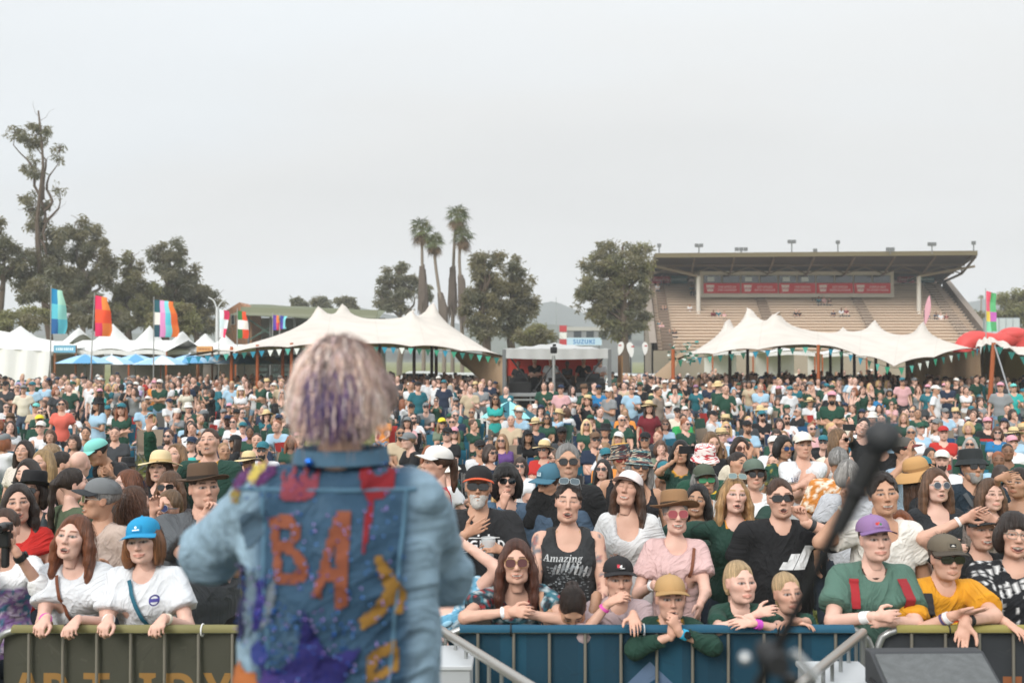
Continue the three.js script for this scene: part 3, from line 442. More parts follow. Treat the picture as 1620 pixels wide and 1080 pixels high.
// hats in head axes -> [[part name, geometry, material key]]
function ring(nu, prof, mod = () => [1, 0, 0]) {           // turned shape whose radius and height may change with the angle
  return gridGeo(nu, prof.length - 1, (u, v) => { const a = u * Math.PI * 2, k = Math.round(v * (prof.length - 1)), [r, y] = prof[k], [m, dy, dz] = mod(a, k, r); return [Math.sin(a) * r * m * 0.86, y + dy, Math.cos(a) * r * m - 0.014 + (dz || 0)]; });
}
function buildHat(kind, big = 1) {
  if (kind === 'cap' || kind === 'capback') {
    const dome = gridGeo(22, 9, (u, v) => { const a = u * Math.PI * 2, e = v * Math.PI / 2, r = Math.cos(e), fr = Math.cos(a); return [Math.sin(a) * r * 0.0875, 0.050 + Math.pow(Math.sin(e), 0.85) * (0.085 + 0.008 * fr * r), Math.cos(a) * r * 0.112 - 0.014]; });
    const brim = gridGeo(14, 5, (u, v) => { const a = (u - 0.5) * 2.5, r = v * 0.078 * Math.pow(Math.cos(a * 0.62), 0.5), x = Math.sin(a) * (0.089 + r * 0.22), z = Math.cos(a) * 0.113 - 0.014 + r * (0.95); return [x, 0.058 - Math.abs(x) * Math.abs(x) * 2.4 - r * 0.12, z]; });
    const brim2 = brim.clone(); brim2.translate(0, -0.004, 0); const btn = new THREE.SphereGeometry(0.008, 8, 6); btn.scale(1, 0.6, 1); btn.translate(0, 0.136, -0.014);
    const band = gridGeo(22, 1, (u, v) => { const a = u * Math.PI * 2; return [Math.sin(a) * 0.0885, 0.046 + v * 0.012, Math.cos(a) * 0.1132 - 0.014]; });
    return [['crown', dome, 0], ['brim', merge([brim, brim2]), 1], ['top_button', btn, 1], ['sweatband', band, 0]];
  }
  if (kind === 'wide' || kind === 'fedora' || kind === 'floppy' || kind === 'boater') {
    const B = { wide: 0.205, fedora: 0.172, floppy: 0.2, boater: 0.165 }[kind] * big, dr = { wide: -0.012, fedora: 0.012, floppy: -0.07, boater: 0 }[kind];
    const crown = kind === 'boater' || kind === 'fedora' ? [[0.104, 0.045], [0.103, 0.075], [0.100, 0.115], [0.094, 0.142], [0.082, 0.150], [0.03, kind === 'fedora' ? 0.136 : 0.150], [0.0005, kind === 'fedora' ? 0.130 : 0.150]] : [[0.105, 0.042], [0.104, 0.075], [0.099, 0.108], [0.086, 0.134], [0.062, 0.150], [0.03, 0.157], [0.0005, 0.158]];
    const br = []; for (let i = 0; i <= 6; i++) { const t = i / 6; br.push([lerp(0.103, B, t), 0.048 + dr * t * t]); }
    const br2 = br.map(([r, y]) => [r, y - 0.005]).reverse();
    const wav = (a, k, r) => [1, (r > 0.11 ? (r - 0.11) : 0) * (0.12 * Math.sin(a * 2 + 0.6) + 0.06 * Math.sin(a * 3)), 0];
    return [['crown', ring(28, crown), 0], ['brim', ring(36, [...br, ...br2], wav), 0], ['hat_band', ring(28, [[0.1055, 0.05], [0.1055, 0.074]]), 1]];
  }
  if (kind === 'bucket') { return [['crown', ring(26, [[0.106, 0.045], [0.103, 0.085], [0.097, 0.125], [0.09, 0.136], [0.05, 0.142], [0.0005, 0.144]]), 0], ['brim', ring(30, [[0.105, 0.055], [0.124, 0.035], [0.142, 0.012], [0.143, 0.008], [0.123, 0.03], [0.104, 0.05]]), 0]]; }
  if (kind === 'beanie') { return [['knit', ring(26, [[0.105, 0.02], [0.107, 0.04], [0.103, 0.085], [0.092, 0.12], [0.06, 0.143], [0.0005, 0.15]]), 0]]; }
  return [];
}
function lensShape(rx, ry, pw) { const s = new THREE.Shape(), n = 20; for (let i = 0; i <= n; i++) { const a = i / n * Math.PI * 2, c = Math.cos(a), q = Math.sin(a), x = Math.sign(c) * Math.pow(Math.abs(c), pw) * rx, y = Math.sign(q) * Math.pow(Math.abs(q), pw) * ry; i ? s.lineTo(x, y) : s.moveTo(x, y); } return s; }
function buildGlasses(kind) { // [[name, geometry]] : lenses, frame, temples
  const rnd = kind === 'round', [rx, ry, pw] = rnd ? [0.0245, 0.0235, 1] : kind === 'aviator' ? [0.029, 0.0245, 0.75] : kind === 'shield' ? [0.033, 0.020, 0.6] : [0.0275, 0.0205, 0.62];
  const out = [], L = [];
  for (const i of [-1, 1]) { const g = new THREE.ExtrudeGeometry(lensShape(rx, ry, pw), { depth: 0.0025, bevelEnabled: false, curveSegments: 8 }); g.rotateY(i * 0.14); g.translate(i * 0.0325, 0.001, 0.0985); L.push(g); }
  const fr = []; for (const i of [-1, 1]) { const pts = []; for (let k = 0; k < 18; k++) { const a = k / 18 * Math.PI * 2, c = Math.cos(a), q = Math.sin(a), x = Math.sign(c) * Math.pow(Math.abs(c), pw) * rx, y = Math.sign(q) * Math.pow(Math.abs(q), pw) * ry; pts.push(V(x * Math.cos(i * 0.14) + i * 0.0325, y + 0.001, 0.0995 - x * Math.sin(i * 0.14))); } fr.push(new THREE.TubeGeometry(new THREE.CatmullRomCurve3(pts, true), 22, 0.0021, 5, true)); fr.push(bar(V(i * (0.0325 + rx), 0.006, 0.095), V(i * 0.0745, 0.006, 0.0), 0.003, 0.006)); }
  fr.push(tube([V(-0.009, 0.006, 0.1005), V(0, 0.0085, 0.103), V(0.009, 0.006, 0.1005)], 0.0022, 5, 5));
  return [['lens', L[0]], ['lens', L[1]], ['frame', merge(fr)]];
}
function fit(mesh, M) { M.decompose(mesh.position, mesh.quaternion, mesh.scale); return mesh; }
const clothCache = {}; const cloth = (c, r = 0.92) => clothCache[c + r] ??= new THREE.MeshStandardMaterial({ color: hex(c), roughness: r, ...weave });
// ------------------------------------------------------------------ ground, hills, stage
const M = {
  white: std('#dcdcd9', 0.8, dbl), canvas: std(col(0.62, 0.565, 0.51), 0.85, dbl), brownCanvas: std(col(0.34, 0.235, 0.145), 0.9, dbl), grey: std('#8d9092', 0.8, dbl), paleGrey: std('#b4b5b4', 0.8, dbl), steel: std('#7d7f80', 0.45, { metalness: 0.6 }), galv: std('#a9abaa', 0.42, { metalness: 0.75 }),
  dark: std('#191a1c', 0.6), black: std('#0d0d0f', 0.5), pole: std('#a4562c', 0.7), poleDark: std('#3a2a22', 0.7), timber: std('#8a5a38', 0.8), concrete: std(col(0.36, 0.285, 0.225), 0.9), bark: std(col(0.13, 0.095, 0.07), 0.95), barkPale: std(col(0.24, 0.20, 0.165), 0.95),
};
{
  const lawn = noiseTex(512, (u, v) => { const a = tileNoise(u, v, 6, 1), b = tileNoise(u, v, 24, 4), c = tileNoise(u, v, 90, 7); return [112 + 40 * a + 30 * b + 34 * c, 116 + 28 * a + 24 * b + 34 * c, 62 + 26 * a + 16 * b + 24 * c]; });
  lawn.repeat.set(700, 700);
  const g = new THREE.PlaneGeometry(7000, 7000); g.rotateX(-Math.PI / 2);
  mk('ground', g, new THREE.MeshStandardMaterial({ map: lawn, roughness: 1 }), scene).userData.kind = 'structure';
  // grass blades of the field between the rows
  const R = rng(77), blade = []; for (let k = 0; k < 9; k++) { const a = R() * 6.28, l = 0.035 + 0.045 * R(), d = 0.02 + 0.03 * R(), x = (R() - 0.5) * 0.12, z = (R() - 0.5) * 0.12, w = 0.005; blade.push(x - w, 0, z, x + w, 0, z, x + Math.sin(a) * d, l, z + Math.cos(a) * d); }
  const bg = new THREE.BufferGeometry(); bg.setAttribute('position', new THREE.Float32BufferAttribute(blade, 3)); bg.computeVertexNormals();
  const N = 26000, im = new THREE.InstancedMesh(bg, new THREE.MeshStandardMaterial({ color: 0xffffff, roughness: 0.9, side: THREE.DoubleSide }), N), q = new THREE.Object3D(), cc = new THREE.Color();
  for (let i = 0; i < N; i++) { const Z = 5.4 + 27 * Math.pow(R(), 0.75), x = (R() - 0.5) * Z * 1.15; q.position.set(x, 0, -Z); q.rotation.y = R() * 6.28; q.scale.setScalar(0.8 + R()); q.updateMatrix(); im.setMatrixAt(i, q.matrix); const d = R(); im.setColorAt(i, cc.setRGB(0.10 + 0.16 * d, 0.14 + 0.10 * d, 0.04 + 0.03 * d)); }
  im.name = 'grass'; im.receiveShadow = true; tag(im, 'short dry green grass of the sports field under the crowd', 'grass', null, 'stuff'); scene.add(im);
}
// far hills: ridge lines 2 to 4 km away
function ridge(Z, pts, c, seed) {
  const n = 160, g = gridGeo(n, 8, (u, v) => { const px = lerp(pts[0][0], pts[pts.length - 1][0], u); let k = 0; while (k < pts.length - 2 && px > pts[k + 1][0]) k++; const t = sstep(0, 1, (px - pts[k][0]) / (pts[k + 1][0] - pts[k][0])), py = lerp(pts[k][1], pts[k + 1][1], t) + 5 * fbm(px * 0.02 + seed, 3, seed, 4); const p = at(px, py, Z), b = 1 - v; return [p.x * (1 + b * 0.0), Math.max(-5, p.y * v * (0.9 + 0.1 * v) - 5 * b), -Z + (b * 0.16 * Z) + 40 * fbm(u * 14, v * 5, seed)]; });
  mk('hills', g, std(c, 1, dbl), scene).userData.kind = 'structure';
}
ridge(760, [[-300, 505], [80, 500], [420, 498], [560, 486], [640, 500], [760, 515], [830, 488], [872, 478], [930, 496], [1010, 505], [1400, 520], [1520, 478], [1580, 470], [1700, 500], [1960, 505]], col(0.085, 0.11, 0.10), 2.2);
ridge(560, [[-300, 535], [200, 528], [560, 518], [700, 532], [860, 512], [960, 522], [1300, 535], [1560, 512], [1960, 520]], col(0.075, 0.095, 0.065), 8.1);
// stage: timber deck on which the performer stands, with a lip for the floor monitor
{
  const g = base('stage_deck', [0, 0, 0]); g.userData.kind = 'structure';
  const ply = std('#26272a', 0.75), n = 9;
  for (let i = 0; i < n; i++) mk('deck_board', rbx(1.16, 0.03, 6.4, 0.004, -4.8 + i * 1.2, 0.885, 0.3), ply, g);
  mk('deck_board', rbx(1.5, 0.03, 1.7, 0.004, 2.35, 0.915, -3.75), ply, g);
  mk('skirt', bx(10.8, 0.87, 0.02, 0, 0.435, -2.86), std('#101113', 0.9), g);
}
// ------------------------------------------------------------------ crowd barriers
function barrierPanel(label, x0, x1, Z, rc, bc, opt = {}) {
  const w = x1 - x0, top = 1.115, bot = 0.20, g = base('crowd_barrier', [x0, 0, -Z]);
  const r = 0.09, P = [V(0, bot, 0), V(0, top - r, 0), V(0.027, top - 0.027, 0), V(r, top, 0), V(w - r, top, 0), V(w - 0.027, top - 0.027, 0), V(w, top - r, 0), V(w, bot, 0)];
  const curve = new THREE.CurvePath(); for (let i = 0; i < P.length - 1; i++) curve.add(new THREE.LineCurve3(P[i], P[i + 1]));
  mk('frame', new THREE.TubeGeometry(curve, 90, 0.019, 8), M.galv, g);
  mk('bottom_rail', rod(V(0, bot, 0), V(w, bot, 0), 0.017), M.galv, g);
  const n = Math.round(w / 0.178); for (let i = 1; i < n; i++) mk('bar', rod(V(w * i / n, bot, 0.004), V(w * i / n, top - 0.012, 0.004), 0.0085, 0.0085, 8), std('#8f8a80', 0.5, { metalness: 0.5 }), g);
  // cloth sleeve over the top rail and the banner behind the bars
  const sleeve = gridGeo(60, 8, (u, v) => { const a = v * Math.PI * 1.15 - 0.25, x = r + u * (w - 2 * r), rr = 0.027 + 0.003 * nz3(x * 9, v * 3, Z); return [x, top + Math.sin(a) * rr, Math.cos(a) * rr]; });
  mk('rail_sleeve', sleeve, std(rc, 0.85, dbl), g);
  const cloth_ = gridGeo(70, 24, (u, v) => { const x = 0.03 + u * (w - 0.06), y = 0.24 + v * (top - 0.26), k = Math.abs(Math.sin(x / w * n * Math.PI)); return [x, y, -0.020 - 0.012 * k * (0.5 + 0.5 * nz3(x * 3, y * 2, 1)) - 0.012 * fbm(x * 5 + y * 2, y * 4, Z, 3)]; });
  const bm = opt.art ? new THREE.MeshPhysicalMaterial({ map: canvasTex(1024, 420, (x, W, H) => { x.fillStyle = bc; x.fillRect(0, 0, W, H); opt.art(x, W, H); const R = rng(W + Math.round(x0 * 50)); for (let i = 0; i < 420; i++) { x.fillStyle = i % 2 ? `rgba(190,185,170,${0.02 + 0.06 * R()})` : `rgba(15,18,20,${0.04 + 0.10 * R()})`; x.save(); x.translate(W * R(), H * R()); x.rotate(R() * 3); x.fillRect(0, 0, 4 + 60 * R() * R(), 1 + 7 * R() * R()); x.restore(); } }), roughness: 0.75, side: THREE.DoubleSide, transmission: opt.sheer ?? 0, thickness: 0 }) : std(bc, 0.75, dbl);
  mk('banner', cloth_, bm, g);
  for (const x of [0.35, w - 0.35]) mk('foot', merge([rod(V(x, 0.03, -0.28), V(x, 0.03, 0.28), 0.016), rod(V(x, 0.03, 0), V(x, bot, 0), 0.016)]), M.galv, g);
  for (let k = 0; k < 3; k++) mk('cable_tie', new THREE.TorusGeometry(0.03, 0.004, 6, 14).rotateY(Math.PI / 2).translate(w * (0.16 + 0.31 * k), top, 0), std(k % 2 ? '#e6e6e6' : '#141414', 0.5), g);
  tag(g, label, 'barrier', 'crowd barriers in front of the stage'); return g;
}
const px5 = px => (px - 810) / FPX * 5.08;
barrierPanel('steel crowd barrier with olive rail and khaki mesh banner, orange letters', px5(-4), px5(690), 5.08, '#77724a', '#46463a', { sheer: 0.2, art: (x, W, H) => { const L = (s, px) => txt(x, s, (px + 4) / 694 * W, 0.35 * H, 125, '#9c743a'); L('A', 34); L('R', 80); L('T', 147); L('I', 230); L('D', 282); L('Y', 345); L('S', 520); } });
barrierPanel('steel crowd barrier draped in deep blue banner with pale peak emblem', px5(700), px5(1376), 5.08, '#1b5068', '#0c3d52', { art: (x, W, H) => { const X = px => (px - 700) / 676 * W; for (let i = 0; i < 8; i++) { x.fillStyle = i % 3 === 1 ? '#10485f' : '#0b394d'; x.fillRect(W * i / 8, 0, W / 16, H); } x.fillStyle = '#5d7391'; x.beginPath(); x.moveTo(X(980), 0.34 * H); x.lineTo(X(1028), 0.17 * H); x.lineTo(X(1074), 0.33 * H); x.lineTo(X(1034), 0.42 * H); x.closePath(); x.fill(); x.strokeStyle = '#123f5c'; x.lineWidth = 7; x.beginPath(); x.moveTo(X(1008), 0.36 * H); x.lineTo(X(1042), 0.27 * H); x.stroke(); } });
barrierPanel('steel crowd barrier with yellow rail sleeve and charcoal mesh banner', px5(1386), px5(2080), 5.08, '#8c8348', '#34383d', { sheer: 0.12, art: (x, W, H) => { x.fillStyle = '#9c5f3a'; x.fillRect((1583 - 1386) / 694 * W, 0.26 * H, 46, 120); x.fillStyle = '#4d5158'; x.fillRect(0, 0.1 * H, W * 0.1, H); } });
barrierPanel('steel crowd barrier with khaki banner mostly cut off by photo edge', px5(-704), px5(-12), 5.08, '#77724a', '#46463a', { sheer: 0.2 });
function sideRail(label, a, b, dir) {                       // bare barrier that closes the pit between stage and crowd
  const d = b.clone().sub(a), L = Math.hypot(d.x, d.z), g = base('pit_gate', [a.x, 0, a.z], Math.atan2(-d.z, d.x)); const h = a.y;
  mk('top_rail', rod(V(0, h, 0), V(L, b.y, 0), 0.021, 0.021, 12), std('#b5b3ae', 0.38, { metalness: 0.75 }), g);
  mk('end_post', rod(V(0, 0.03, 0), V(0, h, 0), 0.019), M.galv, g); mk('end_post', rod(V(L, 0.03, 0), V(L, b.y, 0), 0.019), M.galv, g);
  const n = Math.round(L / 0.15); for (let i = 1; i < n; i++) mk('bar', rod(V(L * i / n, 0.2, 0), V(L * i / n, lerp(h, b.y, i / n), 0), 0.009), M.galv, g);
  mk('bottom_rail', rod(V(0, 0.2, 0), V(L, 0.2, 0), 0.016), M.galv, g); tag(g, label, 'gate', 'pit gates'); return g;
}
sideRail('bare steel gate rail slanting from blue barrier beside denim jacket', at(690, 992, 4.95), at(862, 1100, 3.75));
sideRail('bare steel gate rail slanting past the floor monitor', at(1366, 1000, 4.95), at(1236, 1108, 3.75));
{ // white step units at the foot of the gate
  for (const [lab, px, py, Z, w] of [['low white step box beside the denim jacket', 712, 1040, 4.6, 0.2], ['low white step box left of floor monitor', 1326, 1066, 4.55, 0.28]]) { const p = at(px, py, Z), g = base('step_box', [p.x, 0, p.z]); mk('side_panel', rbx(w, p.y - 0.012, 0.3, 0.006, 0, (p.y - 0.012) / 2, 0), std('#a9adb0', 0.7), g); mk('tread', rbx(w + 0.02, 0.022, 0.32, 0.006, 0, p.y, 0), std('#b9bdc0', 0.6), g); tag(g, lab, 'step'); }
}
{ // floor monitor: a wedge with a grille facing the performer
  const a = at(1367, 1027, 4.42), w = 0.49, y0 = 0.93, h = a.y - y0, g = base('floor_monitor', [a.x + w / 2 + 0.01, y0, a.z], 0.02);
  const sec = new THREE.Shape([[0, 0], [0, h], [-0.05, h], [-0.36, 0.1], [-0.36, 0]].map(q => new THREE.Vector2(q[0], q[1]))); const body = new THREE.ExtrudeGeometry(sec, { depth: w, bevelEnabled: true, bevelSize: 0.006, bevelThickness: 0.006, bevelSegments: 2 }); body.rotateY(Math.PI / 2); body.translate(-w / 2, 0, 0); // local x across, +z towards the stage
  mk('cabinet', body, std('#3b3d40', 0.8), g);
  const sl = Math.hypot(0.31, h - 0.1), ang = Math.atan2(h - 0.1, 0.31), gr = rbx(w - 0.02, sl - 0.03, 0.012, 0.004); gr.rotateX(-(Math.PI / 2 - ang)); gr.translate(0, (h + 0.1) / 2 + 0.006, 0.205 + 0.006);
  mk('grille', gr, new THREE.MeshStandardMaterial({ color: 0x9ea3a5, roughness: 0.7, map: noiseTex(128, (u, v) => { const k = 150 + 12 * tileNoise(u, v, 60, 2) + 16 * tileNoise(u, v, 12, 3); return [k, k, k]; }) }), g);
  mk('handle', rbx(0.02, 0.05, 0.12, 0.008, -w / 2 - 0.008, h * 0.55, 0.12), M.black, g);
  tag(g, 'grey wedge floor monitor on stage lip in front of yellow rail', 'speaker');
}
// ------------------------------------------------------------------ tents
function pennant(parent, p, d, w, h, m) { const g = new THREE.BufferGeometry(), n = 0.006, nx = -d.z * n, nzv = d.x * n; const A = p.clone().addScaledVector(d, -w / 2), B = p.clone().addScaledVector(d, w / 2), C = p.clone().add(V(nx * 3, -h, nzv * 3)); g.setAttribute('position', new THREE.Float32BufferAttribute([A, C, B, A.clone().add(V(nx, 0, nzv)), B.clone().add(V(nx, 0, nzv)), C.clone().add(V(nx, 0, nzv))].flatMap(q => q.toArray()), 3)); g.setAttribute('uv', new THREE.Float32BufferAttribute(new Float32Array(12), 2)); g.computeVertexNormals(); mk('pennant', g, m, parent); }
const buntC = ['#1d6b63', '#2f8f6f', '#dfe6df', '#2a8aa5', '#23604a', '#57b0a0'].map(c => std(c, 0.85, dbl));
function bunting(label, pts, step, size, seed, cols = buntC) {
  const g = base('bunting', pts[0]), c = new THREE.CatmullRomCurve3(pts.map(p => p.clone().sub(pts[0]))), L = c.getLength(), n = Math.floor(L / step), R = rng(seed);
  mk('cord', new THREE.TubeGeometry(c, n, 0.008, 4), M.dark, g);
  for (let i = 0; i < n; i++) { const t = (i + 0.5) / n, d = c.getTangentAt(t); d.y = 0; d.normalize(); pennant(g, c.getPointAt(t), d, size, size * 1.15, cols[Math.floor(R() * cols.length)]); }
  return tag(g, label, 'bunting', 'bunting strings');
}
function sagLine(a, n, sag) { const out = []; for (let k = 0; k < a.length - 1; k++) for (let i = 0; i < n; i++) { const t = i / n, p = a[k].clone().lerp(a[k + 1], t); p.y += sag * 4 * t * (1 - t); out.push(p); } out.push(a[a.length - 1].clone()); return out; }
function along(line, t) { const f = clamp(t) * (line.length - 1), i = Math.min(line.length - 2, Math.floor(f)); return line[i].clone().lerp(line[i + 1], f - i); }
function stretchTent(name, label, front, back, peaks, ridges, mat, poles, NU = 84, NV = 30) {
  const o = front[0], g = base(name, [o.x, 0, o.z]), F = sagLine(front, 12, 0.10), B = sagLine(back, 12, 0.1), H = [], P = [], pin = new Uint8Array((NU + 1) * (NV + 1));
  for (let j = 0; j <= NV; j++) for (let i = 0; i <= NU; i++) { const u = i / NU, v = j / NV, a = along(F, u), b = along(B, u), p = a.lerp(b, v); p.x += 0.6 * Math.sin(Math.PI * v) * (0.5 - u) * Math.pow(Math.abs(2 * u - 1), 4); P.push(p); H.push(p.y); pin[j * (NU + 1) + i] = i === 0 || j === 0 || i === NU || j === NV ? 1 : 0; }
  for (const pk of peaks) { let best = 1e9, k = 0; P.forEach((p, q) => { const d = (p.x - pk.x) ** 2 + (p.z - pk.z) ** 2; if (d < best && !pin[q]) { best = d; k = q; } }); for (const dq of [0]) { H[k + dq] = pk.y; pin[k + dq] = 1; } for (const dq of [1, -1, NU + 1, -NU - 1]) if (!pin[k + dq]) { H[k + dq] = pk.y - 0.17; pin[k + dq] = 1; } P[k].x = pk.x; P[k].z = pk.z; }
  const rid = []; for (const pk of ridges) { let best = 1e9, k = 0; P.forEach((p, q) => { const d = (p.x - pk.x) ** 2 + (p.z - pk.z) ** 2; if (d < best && !pin[q]) { best = d; k = q; } }); H[k] = pk.y; pin[k] = 1; rid.push(k); }
  for (let it = 0; it < 900; it++) for (let j = 1; j < NV; j++) for (let i = 1; i < NU; i++) { const k = j * (NU + 1) + i; if (!pin[k]) H[k] = (H[k - 1] * 1.0 + H[k + 1] * 1.0 + H[k - NU - 1] + H[k + NU + 1]) / 4; }
  for (const k of rid) pin[k] = 0;
  for (let it = 0; it < 26; it++) for (let j = 1; j < NV; j++) for (let i = 1; i < NU; i++) { const k = j * (NU + 1) + i; if (!pin[k]) H[k] = (H[k - 1] + H[k + 1] + H[k - NU - 1] + H[k + NU + 1]) / 4; }
  const roof = gridGeo(NU, NV, (u, v) => { const i = Math.round(u * NU), j = Math.round(v * NV), k = j * (NU + 1) + i; return [P[k].x - o.x, H[k] + 0.012 * nz3(P[k].x * 1.3, 0, P[k].z * 1.3), P[k].z - o.z]; });
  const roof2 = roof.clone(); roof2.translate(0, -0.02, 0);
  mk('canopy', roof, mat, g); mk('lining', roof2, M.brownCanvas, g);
  for (const [p, m] of poles) mk('pole', rod(V(p.x - o.x, 0, p.z - o.z), V(p.x - o.x + (p.lx ?? 0), p.y, p.z - o.z), 0.07, 0.06), m, g);
  tag(g, label, 'tent'); return g;
}
const tentMap = noiseTex(512, (u, v) => { const line = Math.abs(((v * 9 + 0.5) % 1) - 0.5) < 0.012 || Math.abs(((u * 7 + 0.5) % 1) - 0.5) < 0.006, k = 246 + 12 * tileNoise(u, v, 6, 2) + 10 * tileNoise(u, v, 26, 5) - (line ? 16 : 0); return [k, k, k - 1]; });
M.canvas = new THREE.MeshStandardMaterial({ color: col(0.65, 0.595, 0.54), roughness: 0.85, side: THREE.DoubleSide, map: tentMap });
{ // beige stretch tent left of centre
  const F = [at(292, 563, 36), at(372, 556, 36.5), at(455, 549, 36.5), at(560, 546, 36.5), at(650, 548, 36.3), at(730, 555, 36), at(806, 566, 35.5)], B = [at(330, 556, 52), at(455, 553, 54), at(560, 552, 54), at(650, 553, 53), at(770, 556, 51)];
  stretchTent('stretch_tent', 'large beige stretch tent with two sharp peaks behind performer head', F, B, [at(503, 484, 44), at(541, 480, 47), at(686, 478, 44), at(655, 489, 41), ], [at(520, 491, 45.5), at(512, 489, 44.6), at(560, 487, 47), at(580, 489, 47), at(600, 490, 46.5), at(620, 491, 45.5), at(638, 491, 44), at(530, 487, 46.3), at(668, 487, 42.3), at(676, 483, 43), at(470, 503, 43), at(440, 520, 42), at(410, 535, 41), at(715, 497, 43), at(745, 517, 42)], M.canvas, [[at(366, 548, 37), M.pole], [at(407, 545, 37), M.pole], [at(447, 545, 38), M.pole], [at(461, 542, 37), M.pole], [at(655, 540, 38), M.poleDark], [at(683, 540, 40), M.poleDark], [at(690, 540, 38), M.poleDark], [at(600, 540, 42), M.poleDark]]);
  bunting('green and teal pennant string along beige tent left of centre', F.map(p => p.clone().add(V(0, -0.06, 0.06))), 0.32, 0.21, 11);
  const w = base('tent_flap', at(712, 552, 37)), o = w.position.clone(); w.position.y = 0; const q = [at(712, 553, 38), at(806, 566, 35.4), at(790, 596, 35.0), at(782, 612, 36)]; const gm = gridGeo(12, 8, (u, v) => { const t = q[0].clone().lerp(q[1], u), b = V(lerp(q[3].x - 0.6, q[2].x, u), lerp(1.2, 0.25, u), lerp(-40, -35.2, u)), p = t.lerp(b, v * (0.35 + 0.65 * u)); return [p.x - o.x, p.y, p.z - o.z + 0.25 * Math.sin(v * 3) * Math.sin(u * 9)]; }); mk('wall_cloth', gm, M.brownCanvas, w); tag(w, 'brown canvas flap pegged down beside grey canopy', 'tent flap');
}
{ // beige stretch tent on the right with four peaks
  const F = [at(1068, 568, 35), at(1130, 560, 36), at(1200, 553, 36.5), at(1295, 546, 36.5), at(1360, 563, 35), at(1415, 579, 33.5), at(1478, 565, 34.5), at(1544, 551, 36)], B = [at(1090, 556, 50), at(1200, 552, 54), at(1330, 552, 55), at(1450, 553, 54), at(1560, 553, 50)];
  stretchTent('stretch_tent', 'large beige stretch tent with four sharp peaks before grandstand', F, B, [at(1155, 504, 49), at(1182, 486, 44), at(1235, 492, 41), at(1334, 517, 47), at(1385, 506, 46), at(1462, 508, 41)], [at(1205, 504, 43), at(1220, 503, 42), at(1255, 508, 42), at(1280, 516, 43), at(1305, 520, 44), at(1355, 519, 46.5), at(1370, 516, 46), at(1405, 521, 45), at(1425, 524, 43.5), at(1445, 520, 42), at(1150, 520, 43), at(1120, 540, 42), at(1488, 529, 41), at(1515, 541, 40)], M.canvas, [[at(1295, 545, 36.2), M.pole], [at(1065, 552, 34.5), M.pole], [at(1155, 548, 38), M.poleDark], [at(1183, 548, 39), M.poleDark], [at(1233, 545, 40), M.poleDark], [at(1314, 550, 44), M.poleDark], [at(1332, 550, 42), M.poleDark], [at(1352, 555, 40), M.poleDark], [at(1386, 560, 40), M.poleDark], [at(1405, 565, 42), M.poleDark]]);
  bunting('green and teal pennant string along beige tent before grandstand', F.map(p => p.clone().add(V(0, -0.06, 0.06))), 0.46, 0.22, 12);
  // brown lined tent that continues beyond the frame
  const E = [at(1544, 551, 36), at(1574, 545, 34.5), at(1622, 564, 34), at(1720, 556, 35)], g = base('canvas_tent', [E[0].x, 0, E[0].z]), o = g.position;
  const sh = gridGeo(30, 14, (u, v) => { const a = along(sagLine(E, 8, 0.05), u), b = V(a.x * (49 / 35.5), 0, -49), p = a.clone().lerp(b, v); p.y = a.y * (1 - v * v * v) + 0.5 * Math.sin(v * Math.PI) + 0.05 * Math.sin(u * 40); return [p.x - o.x, Math.max(0, p.y), p.z - o.z]; });
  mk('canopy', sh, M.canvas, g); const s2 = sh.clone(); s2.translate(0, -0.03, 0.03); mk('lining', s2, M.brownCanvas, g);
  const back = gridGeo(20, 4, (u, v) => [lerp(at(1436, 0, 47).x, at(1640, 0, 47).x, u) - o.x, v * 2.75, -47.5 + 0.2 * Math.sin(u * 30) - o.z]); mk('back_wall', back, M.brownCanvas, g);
  const pt = at(1573, 542, 34.3); mk('pole', rod(V(at(1563, 612, 34.3).x - o.x, 0, pt.z - o.z), V(pt.x - o.x, pt.y, pt.z - o.z), 0.085, 0.075), M.pole, g);
  mk('guy_rope', rod(V(pt.x - o.x, pt.y, pt.z - o.z), V(at(1602, 612, 33).x - o.x, 1.0, -33 - o.z), 0.03), M.grey, g);
  tag(g, 'brown lined tent with leaning orange pole at photo edge', 'tent');
  bunting('blue and white pennant string on leaning orange pole', [at(1544, 552, 35.8), at(1573, 546, 34.2), at(1600, 556, 34), at(1630, 568, 33.8)], 0.4, 0.24, 13);
  const f = at(1066, 556, 35), w = base('tent_flap', [f.x, 0, f.z]); mk('wall_cloth', gridGeo(8, 10, (u, v) => { const p = at(lerp(1084, 1058, v), lerp(556, 600, v), 35.5), q = at(lerp(1078, 1034, v), lerp(556, 594, v), 37.5), r = p.lerp(q, u); return [r.x - f.x, r.y, r.z - f.z]; }), M.brownCanvas, w); tag(w, 'brown canvas flap pegged down at grandstand tent corner', 'tent flap');
  const gl = base('leaf_garland', at(1079, 556, 34.8)), R = rng(3); for (let i = 0; i < 60; i++) { const q = new THREE.CircleGeometry(0.09, 5); q.scale(1, 0.5, 1); q.rotateX(R() * 3); q.rotateY(R() * 6); q.translate((R() - 0.5) * 1.0, (R() - 0.5) * 0.7, R() * 0.3); mk('ribbon', q, std(['#1c5a4c', '#2d8a86', '#d9e4de', '#26704f'][i % 4], 0.9, dbl), gl); } tag(gl, 'tangle of teal and white ribbons at tent corner', 'garland');
}
